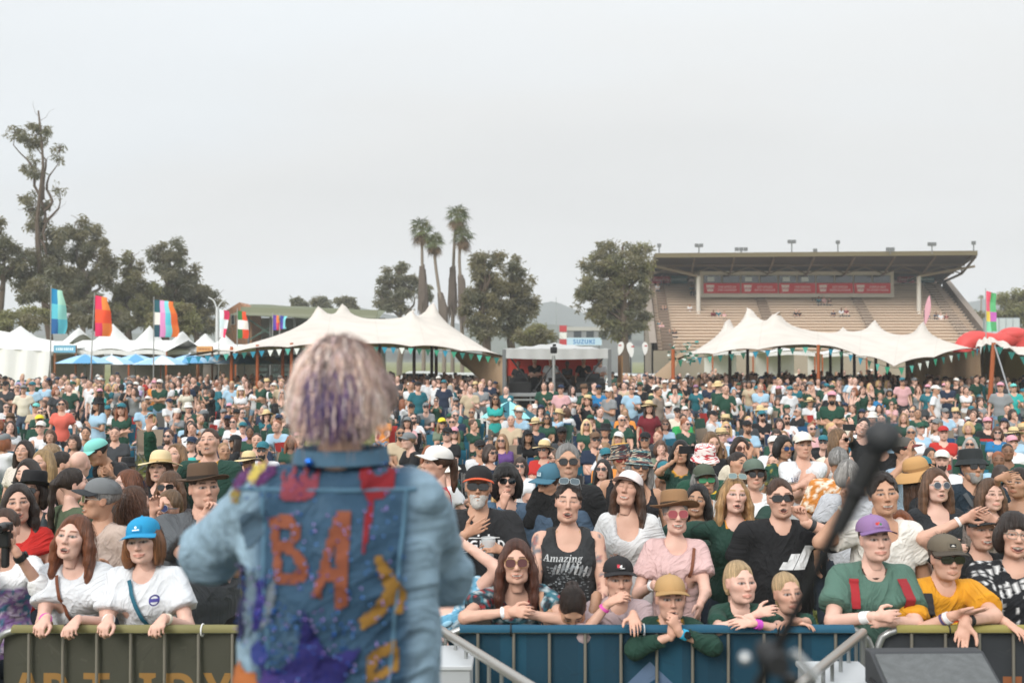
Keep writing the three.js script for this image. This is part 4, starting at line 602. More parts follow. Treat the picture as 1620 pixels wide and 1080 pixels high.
function marquee(label, x0, x1, pyE, peaks, Z, D, mat, o2 = {}) { // white frame tent with pointed peaks
  const P = peaks.map(([px, py]) => at(px, py, Z)), a = at(x0, pyE, Z), b = at(x1, pyE, Z), g = base('marquee', [a.x, 0, a.z]), NU = 60, NV = 14;
  const bay = P.map((p, i) => [i ? (P[i - 1].x + p.x) / 2 : a.x, i < P.length - 1 ? (P[i + 1].x + p.x) / 2 : b.x]);
  const roof = gridGeo(NU, NV, (u, v) => { const x = lerp(a.x, b.x, u); let h = 0; P.forEach((p, i) => { const d = Math.hypot((x - p.x) / ((bay[i][1] - bay[i][0]) * 0.55), (v - 0.5) * 2); const e = p.y - a.y; h = Math.max(h, e * Math.pow(Math.max(0, 1 - d), 1.45) + 0.22 * e * Math.max(0, 1 - d), e * 0.5 * (1 - Math.abs(2 * v - 1))); }); const edge = v === 0 || v === 1 ? 0.16 * Math.abs(Math.sin(u * P.length * Math.PI)) : 0; return [x - a.x, a.y + h * 0.92 + edge, -v * D]; });
  mk('canopy', roof, mat, g); const n = P.length; for (let i = 0; i <= n; i++) mk('pole', rod(V((b.x - a.x) * i / n, 0, -0.05), V((b.x - a.x) * i / n, a.y, -0.05), 0.05), M.pole, g);
  mk('valance', gridGeo(n * 12, 2, (u, v) => [(b.x - a.x) * u, a.y + 0.10 * Math.abs(Math.sin(u * n * Math.PI)) - 0.22 * v, 0.01 + 0.03 * Math.sin(u * 60)]), mat, g);
  mk('back_wall', bx(b.x - a.x - 0.4, a.y, 0.03, (b.x - a.x) / 2, a.y / 2, -D + 0.2), o2.wall ?? std('#8d8780', 0.9), g);
  tag(g, label, 'tent', 'white marquees'); return g;
}
marquee('white marquee of several peaks behind the blue sign', 84, 262, 556, [[135, 513], [197, 516], [252, 522]], 51, 7, M.white);
marquee('white marquee with two small peaks next to brick building', 254, 372, 557, [[298, 528], [331, 530]], 55, 6, M.white);
marquee('plain white marquee at photo edge with closed wall', -90, 86, 556, [[-20, 516], [79, 518]], 53, 7, M.white);
{ const a = at(-90, 545, 48), b = at(80, 556, 48), g = base('tent_wall', [a.x, 0, a.z]); mk('wall_cloth', gridGeo(30, 6, (u, v) => [(b.x - a.x) * u, lerp(lerp(a.y, b.y, u), 0, v), 0.12 * Math.sin(u * 34) + 0.5 * v]), M.white, g); mk('roof_cloth', gridGeo(20, 6, (u, v) => [(b.x - a.x) * u, lerp(a.y, b.y, u) + v * 0.9 * (1 - u * 0.7), -v * 4]), M.white, g); tag(g, 'bright white closed tent wall at photo edge', 'tent'); }
marquee('small white stall tent seen under grandstand tent, nearest its corner', 1128, 1192, 558, [[1160, 549]], 62, 4, M.white, { wall: M.white }); marquee('small white stall tent seen under grandstand tent beside orange pole', 1215, 1290, 558, [[1252, 549]], 60, 4, M.white, { wall: M.white }); marquee('small white stall tent seen under grandstand tent, furthest from its corner', 1302, 1372, 560, [[1337, 552]], 62, 4, M.white, { wall: M.white });
// blue and white parasols in front of the marquees
function parasol(label, px, py, Z, R, top, c1, c2, group) {
  const p = at(px, py, Z), g = base('parasol', [p.x, 0, p.z]), y = p.y, n = 8;
  for (let k = 0; k < n; k++) { const a0 = k / n * 6.283, a1 = (k + 1) / n * 6.283; const q = gridGeo(4, 4, (u, v) => { const a = lerp(a0, a1, u), r = R * v * (1 - 0.05 * Math.sin(u * Math.PI) * v); return [Math.sin(a) * r, y - top * Math.pow(v, 1.25), Math.cos(a) * r]; }); mk('canopy_panel', q, std(k % 2 ? c1 : c2, 0.85, dbl), g); }
  mk('pole', rod(V(0, 0, 0), V(0, y, 0), 0.03), M.grey, g); mk('finial', new THREE.SphereGeometry(0.05, 8, 6).translate(0, y + 0.03, 0), M.white, g); tag(g, label, 'parasol', group); return g;
}
[[134, 'beside the blue sign'], [176, 'under the first tent peak'], [214, 'under the middle tent peak'], [256, 'under the wide flag'], [300, 'left of the wooden sign'], [344, 'right of the wooden sign'], [386, 'below the tent edge near picket fence'], [424, 'below the bunting near performer'], [462, 'left of performer head']].forEach(([px, w], i) => parasol('blue and white parasol ' + w, px, 560 + (i % 2) * 2, 46 + (i % 3), 1.35, 0.42, '#9cc3de', i % 2 ? '#dfe8ee' : '#5d9cc6', 'parasols by the marquees'));
parasol('teal beach umbrella lowered over seats before picket fence', 806, 634, 25.5, 0.75, 0.42, '#1f5d6b', '#8fd0d3');
// tall signs and flags
function signBoard(label, px, py, Z, w, h, art, legs = true) { const p = at(px, py, Z), g = base('sign_board', [p.x, 0, p.z]); mk('board', rbx(w, h, 0.05, 0.01, 0, p.y, 0), std('#77706a', 0.8), g); mk('sign_face', new THREE.PlaneGeometry(w * 0.98, h * 0.94).translate(0, p.y, 0.029), new THREE.MeshStandardMaterial({ map: canvasTex(256, Math.round(256 * h / w), art), roughness: 0.8 }), g); if (legs) for (const i of [-1, 1]) mk('post', rod(V(i * w * 0.47, 0, -0.06), V(i * w * 0.47, p.y + h / 2, -0.06), 0.05), M.timber, g); tag(g, label, 'sign'); return g; }
signBoard('pale blue sign board on posts before white marquee', 102, 552, 47, 1.05, 0.36, (x, w, h) => { x.fillStyle = '#6aa6bf'; x.fillRect(0, 0, w, h); x.fillStyle = '#dcebef'; for (let i = 0; i < 9; i++) x.fillRect(26 + i * 23, h * 0.32, 13 + (i % 3) * 3, h * 0.36); });
signBoard('wooden sign board on posts beside marquee with two peaks', 323, 552, 49, 0.78, 0.28, (x, w, h) => { x.fillStyle = '#d29a5c'; x.fillRect(0, 0, w, h); x.fillStyle = '#8c4a2a'; for (let i = 0; i < 9; i++) x.fillRect(26 + i * 23, h * 0.34, 12 + (i % 2) * 5, h * 0.34); });
function flag(label, px, pyTop, pyBot, Z, wpx, cols, tilt = 0) {
  const s = Z / FPX, t = at(px, pyTop, Z), b = at(px, pyBot, Z), w = wpx * s, h = t.y - b.y, g = base('flag', [t.x, 0, t.z]);
  mk('pole', rod(V(-tilt * 2.2, 0, 0), V(0, t.y + 0.12, 0), 0.035, 0.02), M.galv, g);
  const sag = (u, v) => 0.14 * w * Math.sin(v * 5.2 + px) * u + 0.06 * w * Math.sin(v * 11 + px) * u;
  const R = cols.length, Cn = cols[0].length;
  for (let r = 0; r < R; r++) for (let c = 0; c < Cn; c++) mk('cloth_panel', gridGeo(6, 8, (u, v) => { const U = (c + u) / Cn, Vv = (r + v) / R; return [0.03 + U * w + sag(U, Vv) * 0.7 - U * w * 0.08 * Vv, t.y - Vv * h - 0.10 * h * U * (1 - Vv) * 0.6, 0.16 * Math.sin(U * 4 + Vv * 3 + px) * U]; }), std(cols[r][c], 0.8, dbl), g);
  tag(g, label, 'flag', 'festival flags on tall poles'); return g;
}
flag('tall blue and aqua flag nearest photo edge', 80, 456, 528, 42, 22, [['#1186b8', '#a8dccb'], ['#59bcd0', '#8fd6d0'], ['#1a5f9c', '#59bcd0']]);
flag('tall magenta and orange flag before the tree trunk', 149, 467, 532, 42, 24, [['#e8305f', '#f08a3a'], ['#f3552e', '#f3552e'], ['#d8285c', '#ef8038']], 0.1);
flag('wide teal, pink, aqua and orange flag on two poles', 243, 474, 533, 43, 36, [['#1d5c66', '#dba3cf', '#79d3dd', '#ef7a35'], ['#e6e4dd', '#d98cc0', '#5cc4d6', '#ee6a2c'], ['#1a4a58', '#d98cc0', '#79d3dd', '#ef7a35']]);
flag('pale flag with magenta edge beside brick gable', 346, 489, 534, 52, 13, [['#dfe9ea', '#d8325f'], ['#cfe4e6', '#dfe9ea'], ['#dfe9ea', '#d8325f']]);
flag('green and red flag against brick gable', 375, 491, 535, 52, 16, [['#2d6b35', '#e04a25'], ['#e9e4dc', '#e9e4dc'], ['#2d6b35', '#e04a25']]);
flag('purple and orange flag above tent edge', 431, 498, 522, 52, 11, [['#5a3c9a', '#e07a30'], ['#4a3a94', '#d2405a']]);
flag('purple and aqua flag above tent edge', 442, 499, 520, 52, 10, [['#4a4aa2', '#7fd0d3'], ['#5a3c9a', '#79c6cf']]);
flag('slim pink and green flag above red inflatable', 1560, 460, 524, 46, 15, [['#e0506a', '#4a9a62'], ['#e0607a', '#56a870'], ['#d9c24a', '#b05aa8'], ['#79c6a0', '#4a9a62']]);
function teardrop(label, px, pyT, pyB, Z, lean) { const t = at(px, pyT, Z), b = at(px, pyB, Z), h = t.y - b.y, g = base('feather_banner', [t.x, 0, t.z]), s = new THREE.Shape(); s.moveTo(0, 0); s.bezierCurveTo(0.34 * h, 0.25 * h, 0.42 * h, 0.95 * h, 0.12 * h, h); s.bezierCurveTo(-0.16 * h, 1.0 * h, -0.2 * h, 0.6 * h, 0, 0); const q = new THREE.ExtrudeGeometry(s, { depth: 0.02, bevelEnabled: false }); q.rotateZ(lean); q.translate(0, b.y, 0); mk('banner_cloth', q, M.white, g); mk('pole', rod(V(0, 0, -0.02), V(-Math.sin(lean) * h * 0.2, b.y + h * 0.4, -0.02), 0.025), M.dark, g); const e = new THREE.PlaneGeometry(h * 0.2, h * 0.09).translate(h * 0.09, b.y + h * 0.72, 0.03); mk('emblem', e, std('#b04a4a', 0.8), g); tag(g, label, 'banner', 'teardrop banners'); return g; }
teardrop('white teardrop banner left of the pair by the big tree', 999, 541, 566, 45, 0.25); teardrop('white teardrop banner right of the pair by the big tree', 1020, 541, 562, 46, 0.1); teardrop('slim white teardrop banner beside the parked cars', 979, 540, 562, 50, -0.1);
// picket fences
function picket(label, px0, px1, Z, h, c = M.white) { const a = at(px0, 600, Z), b = at(px1, 600, Z), L = b.x - a.x, g = base('picket_fence', [a.x, 0, a.z]), n = Math.max(3, Math.round(L / 0.17)); for (let i = 0; i <= n; i++) { const s = new THREE.Shape([[-0.045, 0.05], [0.045, 0.05], [0.045, h - 0.07], [0, h], [-0.045, h - 0.07]].map(q => new THREE.Vector2(...q))); const e = new THREE.ExtrudeGeometry(s, { depth: 0.018, bevelEnabled: false }); e.translate(L * i / n, 0, 0); mk('picket', e, c, g); } for (const y of [0.3, h - 0.25]) mk('fence_rail', bx(L, 0.06, 0.025, L / 2, y, -0.014), c, g); tag(g, label, 'fence', 'white picket fences'); }
picket('white picket fence beside teal beach umbrella', 742, 792, 27, 1.05); picket('white picket fence panel beside standing friends', 880, 892, 26, 1.0); picket('white picket fence among distant standing crowd', 168, 222, 31, 1.1); picket('white picket fence under the tent near orange poles', 352, 384, 38, 1.2);
// ------------------------------------------------------------------ sound desk canopy
{
  const Z = 32, a = at(796, 566, Z), b = at(966, 566, Z), w = b.x - a.x, g = base('sound_desk_canopy', [a.x, 0, a.z]), e = at(880, 566, Z).y, eave = 2.46, top = at(882, 541, Z - 0.2).y, D = 3.2;
  mk('canopy', gridGeo(24, 12, (u, v) => { const d = Math.max(Math.abs(u - 0.5), Math.abs(v - 0.5)) * 2; return [w * u, lerp(top, eave + 0.30, Math.pow(d, 0.9)) + 0.02 * Math.sin(u * 40), -v * D]; }), M.paleGrey, g);
  mk('valance', gridGeo(40, 3, (u, v) => [w * u, eave + 0.31 - 0.30 * v - 0.04 * Math.sin(u * Math.PI) * v, 0.02 + 0.03 * Math.sin(u * 40) * v]), M.paleGrey, g);
  for (const [x, z] of [[0.03, 0], [w - 0.03, 0], [0.03, -D], [w - 0.03, -D]]) mk('corner_post', rbx(0.11, eave + 0.3, 0.11, 0.01, x, (eave + 0.3) / 2, z), M.steel, g);
  for (const i of [0, 1]) mk('brace', rod(V(i ? w - 0.1 : 0.1, eave + 0.2, -0.05), V(i ? w - 0.8 : 0.8, 1.75, -0.05), 0.03), M.dark, g);
  mk('back_cloth', bx(w - 0.2, 0.9, 0.03, w / 2, 2.3, -D - 0.1), std('#b3372a', 0.8), g); mk('back_cloth', bx(w - 0.2, 1.8, 0.03, w / 2, 0.95, -D - 0.1), std('#4a4038', 0.9), g);
  mk('side_panel', bx(0.03, 0.9, 1.2, w + 0.42, 2.1, -1.0), std('#8d6a48', 0.8), g);
  tag(g, 'grey peaked canopy on steel posts over sound desk', 'canopy');
  const d = base('sound_platform', [a.x, 0, a.z - 0.4]); mk('deck', rbx(w - 0.1, 0.12, 2.6, 0.02, w / 2, 1.28, -1.3), M.grey, d); mk('fascia', bx(w - 0.1, 0.06, 0.05, w / 2, 1.12, -0.02), M.galv, d); for (let i = 0; i < 5; i++) mk('scaffold_leg', rod(V(0.1 + i * (w - 0.3) / 4, 0, -0.1), V(0.1 + i * (w - 0.3) / 4, 1.22, -0.1), 0.03), M.galv, d); mk('skirt', bx(w - 0.2, 1.15, 0.02, w / 2, 0.58, -0.5), M.black, d); tag(d, 'raised scaffold platform under grey canopy', 'platform');
  for (const [i, x, ww, lab] of [[0, 0.45, 0.72, 'black mixing desk at platform edge by canopy post'], [1, 1.62, 0.5, 'black flight case in middle of sound platform'], [2, 2.75, 0.95, 'black lighting desk beneath canopy brace']]) { const c = base('mixing_desk', [a.x + x + 0.1, 1.34, a.z - 0.65]); mk('case', rbx(ww, 0.34, 0.4, 0.02, 0, 0.17, 0), M.black, c); const t = rbx(ww * 0.96, 0.03, 0.42, 0.01); t.rotateX(0.35); t.translate(0, 0.40, 0); mk('control_panel', t, M.dark, c); mk('screen_lid', bx(ww * 0.5, 0.22, 0.02, ww * 0.1, 0.52, -0.16), std('#23262a', 0.4), c); tag(c, lab, 'desk', 'sound desks'); }
  const cp = at(876, 566, 30.6), k = base('camera_mast', [cp.x, 0, cp.z]); mk('mast', rod(V(0, 0, 0), V(0, 2.55, 0), 0.05), M.galv, k); for (const i of [-1, 1]) mk('stay', rod(V(0, 2.3, 0), V(i * 0.62, 1.45, 0.1), 0.02), M.dark, k); mk('camera_head', merge([rbx(0.2, 0.2, 0.3, 0.03, 0, 2.72, 0), rbx(0.1, 0.08, 0.2, 0.01, 0.02, 2.87, 0), new THREE.CylinderGeometry(0.07, 0.07, 0.14, 12).rotateX(Math.PI / 2).translate(0, 2.72, 0.2)]), M.black, k); tag(k, 'black video camera on steel mast before grey canopy', 'camera');
}
// ------------------------------------------------------------------ grandstand
{
  const FL = at(1042, 560, 85), FR = at(1572, 562, 85), BL = at(1029, 449, 108), BR = at(1487, 450, 108), o = FL.clone().setY(0), g = base('grandstand', o), N = 25, P = (u, t) => FL.clone().lerp(FR, u).lerp(BL.clone().lerp(BR, u), t).sub(o);
  const tone = [std(col(0.58, 0.455, 0.345), 0.95), std(col(0.51, 0.40, 0.30), 0.95), std(col(0.62, 0.49, 0.375), 0.95)];
  for (let i = 0; i < N; i++) { // each terrace row: tread and riser
    const A = P(0, i / N), B = P(1, i / N), C = P(1, (i + 1) / N), D = P(0, (i + 1) / N), y0 = A.y, y1 = D.y - (i === N - 1 ? 0 : 0);
    const q = new THREE.BufferGeometry(); const v = (p, y) => [p.x, y, p.z]; q.setAttribute('position', new THREE.Float32BufferAttribute([...v(A, y0 - 0.35), ...v(B, y0 - 0.35), ...v(B, y0 + 0.16), ...v(A, y0 + 0.16), ...v(A, y0 + 0.16), ...v(B, y0 + 0.16), ...v(C, y0 + 0.16), ...v(D, y0 + 0.16)], 3)); q.setIndex([0, 1, 2, 0, 2, 3, 4, 5, 6, 4, 6, 7]); const q2 = q.toNonIndexed(); q2.setAttribute('uv', new THREE.Float32BufferAttribute(new Float32Array(24), 2)); q2.computeVertexNormals(); mk('terrace_row', q2, tone[(i * 7) % 3], g);
    const lip = bar(A.clone().setY(y0 + 0.17).add(V(0, 0, 0.05)), B.clone().setY(y0 + 0.17).add(V(0, 0, 0.05)), 0.30, 0.09); mk('seat_plank', lip, std(col(0.68, 0.56, 0.45), 0.9), g);
  }
  for (const u of [0.03, 0.36, 0.68, 0.955]) for (let i = 0; i < N * 2; i += 1) { const p = P(u, (i + 0.2) / (N * 2)); mk('stair', bx(0.95, 0.12, 0.42, p.x, p.y + 0.28, p.z), std(i % 2 ? '#6e5d50' : '#8a7a6c', 0.95), g); }
  // end walls and back
  const wall = (u, dx) => { const a = P(u, 0), b = P(u, 1); const q = gridGeo(1, 1, (s, t) => { const p = a.clone().lerp(b, s); return [p.x + dx, t * (p.y + 0.95), p.z]; }); const r = gridGeo(1, 1, (s, t) => { const p = a.clone().lerp(b, s); return [p.x + dx + (t - 0.5) * 0.6, p.y + 0.96, p.z]; }); mk('end_wall', merge([q, q.clone().translate(0.3 * Math.sign(dx), 0, 0), r.translate(0.15 * Math.sign(dx), 0, 0)]), std('#8f8378', 0.9, dbl), g); };
  wall(0, -0.3); wall(1, 0.3);
  { const a = P(0, 0), b = P(1, 0); mk('front_wall', bx(b.x - a.x + 1, a.y + 0.6, 0.3, (a.x + b.x) / 2, (a.y + 0.6) / 2 - 0.3, a.z + 0.5), std('#a09484', 0.9), g); }
  const tl = P(0, 1), tr = P(1, 1); mk('back_wall', bx(tr.x - tl.x + 1, 14, 0.3, (tl.x + tr.x) / 2, 6, tl.z - 1.4), std('#5a4a40', 0.95), g);
  // roof: sheet, fascia, trusses, columns
  const rfl = at(1036, 405, 94).sub(o), rfr = at(1546, 401, 93).sub(o), rbl = at(1030, 441, 109).sub(o), rbr = at(1484, 446, 109).sub(o), rp = (u, t) => rfl.clone().lerp(rfr, u).lerp(rbl.clone().lerp(rbr, u), t);
  const corr = gridGeo(180, 10, (u, v) => { const p = rp(u, v); return [p.x, p.y + 0.12 * Math.abs(Math.sin(u * 90 * Math.PI)), p.z]; }), roof = mk('roof', corr, std('#40352f', 0.8, dbl), g);
  mk('fascia', bar(rfl.clone().add(V(0, 0.05, 0.1)), rfr.clone().add(V(0, 0.05, 0.1)), 0.16, 0.42), std('#6b6147', 0.8), roof); mk('side_fascia', bar(rfr, rbr, 0.15, 0.35), std('#6b6147', 0.8), roof); mk('side_fascia', bar(rfl, rbl, 0.15, 0.35), std('#5a5040', 0.8), roof);
  for (const t of [0.28, 0.55, 0.85]) mk('purlin', bar(rp(0, t).add(V(0, -0.25, 0)), rp(1, t).add(V(0, -0.25, 0)), 0.14, 0.2), std('#6a5a4a', 0.8), roof);
  const nT = 8; for (let k = 0; k <= nT; k++) { const a = rp(k / nT, 0.02).add(V(0, -0.2, 0)), m = rp(k / nT, 0.35).add(V(0, -0.9, 0)), b = rp(k / nT, 0.97).add(V(0, -0.3, 0)); mk('truss', merge([bar(a, m, 0.14, 0.2), bar(m, b, 0.14, 0.2), bar(m, rp(clamp((k + 0.5) / nT), 0.35).add(V(0, -0.25, 0)), 0.1, 0.12), bar(m, rp(clamp((k - 0.5) / nT), 0.35).add(V(0, -0.25, 0)), 0.1, 0.12)]), std('#6e5f4e', 0.8), roof); }
  for (const px of [1105, 1454]) { const t = at(px, 437, 97).sub(o), d = at(px < 1200 ? 1037 : 1543, px < 1200 ? 421 : 421, 96).sub(o); mk('column', rod(V(t.x, 0, t.z), t, 0.22, 0.2, 12), std('#c9c4bb', 0.7), g); mk('strut', bar(t, d, 0.2, 0.22), std('#8a7a64', 0.8), g); }
  // press box with windows and banners
  const bl = at(1108, 470, 100.6).sub(o), br = at(1415, 470, 100.6).sub(o), bt = at(1108, 429, 100.6).y, w = br.x - bl.x, h = bt - bl.y; mk('press_box', bx(w, h, 3, bl.x + w / 2, bl.y + h / 2, bl.z - 1.55), std('#cfc7ba', 0.85), g);
  const sy = h / 41, box = g.children[g.children.length - 1]; for (let i = 0; i < 10; i++) { const x0 = bl.x + 0.4 + i * (w - 0.6) / 10, ww = (w - 0.6) / 10 - 0.22, y = bl.y + 28.6 * sy; mk('window', bx(ww + 0.12, 12 * sy, 0.05, x0 + ww / 2, y, bl.z + 0.0), std('#6a6258', 0.7), g); const pane = mk('pane', bx(ww, 10.4 * sy, 0.04, x0 + ww / 2, y, bl.z + 0.03), new THREE.MeshPhysicalMaterial({ color: 0x20262a, roughness: 0.08, clearcoat: 1 }), g); if ([0, 2, 4, 5].includes(i)) mk('blind', bx(ww * 0.42, 7 * sy, 0.02, x0 + ww * 0.4, y - 0.02, bl.z + 0.062), std('#cfd6d6', 0.6), g); }
  const words = [['THE SPICE OF', 'THE COUNTRY'], ['GET SPICED', 'WITH FLAVOUR'], ['THE UNION', 'ADVANTAGE'], ['GET SPICED', 'WITH FLAVOUR'], ['SIMPLY ADD', 'TO EVERYTHING']];
  words.forEach(([p, q], i) => { const x0 = bl.x + 0.35 + i * (w - 0.6) / 5, ww = (w - 0.6) / 5 - 0.12, y = bl.y + 14.2 * sy; const b = mk('advert_board', bx(ww, 16 * sy, 0.06, x0 + ww / 2, y, bl.z + 0.04), std('#a8242f', 0.7), g); mk('advert_face', new THREE.PlaneGeometry(ww, 16 * sy).translate(x0 + ww / 2, y, bl.z + 0.075), new THREE.MeshStandardMaterial({ roughness: 0.7, map: canvasTex(256, 72, (x, W, H) => { x.fillStyle = '#d2303f'; x.fillRect(0, 0, W, H); x.fillStyle = '#f2dcd8'; x.beginPath(); x.moveTo(16, 12); x.lineTo(74, 12); x.lineTo(66, 60); x.lineTo(24, 60); x.fill(); txt(x, 'SPUR', 45, 36, 20, '#b3283a'); txt(x, p, 165, 26, 20, '#f0d8d6'); txt(x, q, 165, 48, 20, '#f0d8d6'); }) }), b); });
  const bill = (px0, px1, py0, py1, bg, t, c, it) => { const a = at(px0, py1, 106).sub(o), b = at(px1, py0, 106).sub(o); mk('billboard', bx(b.x - a.x, b.y - a.y, 0.1, (a.x + b.x) / 2, (a.y + b.y) / 2, a.z - 0.06), std(bg, 0.8), g); mk('billboard_face', new THREE.PlaneGeometry(b.x - a.x, b.y - a.y).translate((a.x + b.x) / 2, (a.y + b.y) / 2, a.z), new THREE.MeshStandardMaterial({ roughness: 0.7, map: canvasTex(192, 80, (x, W, H) => { x.fillStyle = bg; x.fillRect(0, 0, W, H); txt(x, t, W / 2, H / 2, it ? 44 : 34, c, it ? 'italic bold' : 'bold', it ? 'serif' : 'sans-serif', W * 0.9); }) }), g); };
  bill(1032, 1060, 437, 448, '#a82a3c', 'Coca-Cola', '#f0d9dc', 1); bill(1063, 1088, 436, 448, '#1d6f7c', 'POWERADE', '#d5e8ea'); bill(1421, 1447, 436, 447, '#a82a3c', 'Coca-Cola', '#f0d9dc', 1); bill(1455, 1479, 436, 447, '#1d5f70', 'POWERADE', '#d5e8ea');
  tag(g, 'concrete grandstand with dark roof, red advert boards and terraced rows', 'grandstand');
  const lampHead = (px, py, Z, k, w) => { const p = at(px, py, Z), b = at(px, 402, Z), q = base('floodlight', [p.x, b.y, p.z]); mk('mast', rod(V(0, 0, 0), V(0, p.y - b.y, 0), 0.06), M.steel, q); for (let i = 0; i < k; i++) mk('lamp_head', rbx(0.36, 0.34, 0.2, 0.03, (i - (k - 1) / 2) * 0.42, p.y - b.y, 0), M.steel, q); return tag(q, w, 'floodlight', 'floodlights on the grandstand roof'); };
  lampHead(1043, 388, 94, 1, 'floodlight at tree end of grandstand roof'); lampHead(1106, 388, 94, 2, 'floodlight above first column of grandstand'); lampHead(1173, 394, 94, 3, 'low floodlight row second from tree on grandstand roof'); lampHead(1253, 382, 94, 2, 'tallest floodlight over press box'); lampHead(1290, 396, 94, 1, 'small floodlight right of the tallest floodlight'); lampHead(1326, 383, 94, 1, 'slim braced floodlight over press box'); lampHead(1409, 394, 93, 2, 'low floodlight at press box end of roof'); lampHead(1475, 386, 93, 2, 'floodlight above white column beside open sky'); lampHead(1541, 384, 93, 1, 'bent mast at outer tip of grandstand roof');
}
// ------------------------------------------------------------------ brick building with green roof
{
  const Z = 82, s = Z / FPX, a = at(352, 545, Z), g = base('brick_building', [a.x, 0, a.z]), W = px => (px - 352) * s, Y = py => at(352, py, Z).y;
  const brick = new THREE.MeshStandardMaterial({ roughness: 0.95, map: (() => { const t = noiseTex(256, (u, v) => { const r = Math.floor(v * 32), c = (u * 16 + (r % 2) * 0.5) % 1, e = (v * 32) % 1, m = c < 0.06 || e < 0.14, n = 18 * tileNoise(u, v, 40, 3) + 22 * Math.sin(r * 12.9 + Math.floor(u * 16 + (r % 2) * 0.5) * 78.2); return m ? [168, 140, 118] : [176 + n, 122 + n * 0.7, 88 + n * 0.5]; }); t.repeat.set(0.5, 0.5); return t; })() });
  const sec = new THREE.Shape([[0, 0], [W(398), 0], [W(398), Y(494)], [W(378), Y(478)], [0, Y(494)]].map(q => new THREE.Vector2(...q))); const e = new THREE.ExtrudeGeometry(sec, { depth: 3, bevelEnabled: false }); e.translate(0, 0, -3); const wallM = mk('gable_wall', e, brick, g);
  mk('window', bx(W(357) - W(352) + 0.1, Y(497) - Y(514), 0.1, W(368), Y(505), 0.02), std('#d0ccc4', 0.7), wallM); mk('pane', bx(0.22, Y(498) - Y(513), 0.06, W(368), Y(505), 0.06), std('#2a3238', 0.15), wallM);
  const roof = gridGeo(60, 3, (u, v) => [lerp(W(376), W(600), u), lerp(Y(477), Y(500), v) + (u - 0.0) * -0.6 + 0.05 * Math.abs(Math.sin(u * 200)), lerp(-4, 2.2, v)]); mk('roof', roof, std('#6a6f58', 0.8, dbl), g);
  mk('gutter', bar(V(W(386), Y(498), 2.2), V(W(600), Y(503), 2.2), 0.2, 0.22), std('#8c8f7c', 0.7), g); mk('eave_board', bar(V(W(386), Y(491), 1.0), V(W(600), Y(496), 1.0), 0.2, 0.5), std('#83876f', 0.8), g);
  mk('rear_wall', bx(W(600) - W(390), Y(500), 0.3, W(495), Y(500) / 2, -4), std('#6a6f66', 0.95), g);
  for (const px of [398, 432, 470, 520]) mk('post', rod(V(W(px), 0, 1), V(W(px), Y(500), 1), 0.09), M.steel, g);
  mk('cross_brace', merge([bar(V(W(395), Y(505), 0.5), V(W(450), Y(542), 0.5), 0.1, 0.12), bar(V(W(450), Y(505), 0.4), V(W(395), Y(538), 0.4), 0.1, 0.12)]), std('#5c7a70', 0.7), g);
  for (let i = 0; i < 6; i++) mk('bench_row', bx(W(590) - W(396), 0.3, 0.5, W(493), 0.6 + i * 0.45, 1.5 - i * 0.8), std('#3d4a44', 0.9), g);
  tag(g, 'small brick stand with olive roof behind beige tent', 'building');
  const p = at(343, 486, 62), l = base('street_lamp', [p.x, 0, p.z]); mk('lamp_post', rod(V(0, 0, 0), V(0, p.y, 0), 0.13, 0.09), std('#c9cccb', 0.5), l); mk('arm', tube([V(0, p.y - 0.1, 0), V(-0.25, p.y + 0.45, 0), V(-0.55, p.y + 0.62, 0)], 0.04, 10), std('#c9cccb', 0.5), l); mk('arm', tube([V(0, p.y - 0.1, 0), V(0.3, p.y + 0.35, 0), V(0.6, p.y + 0.5, 0)], 0.04, 10), std('#c9cccb', 0.5), l); tag(l, 'white double armed street lamp beside brick gable', 'street lamp');
}
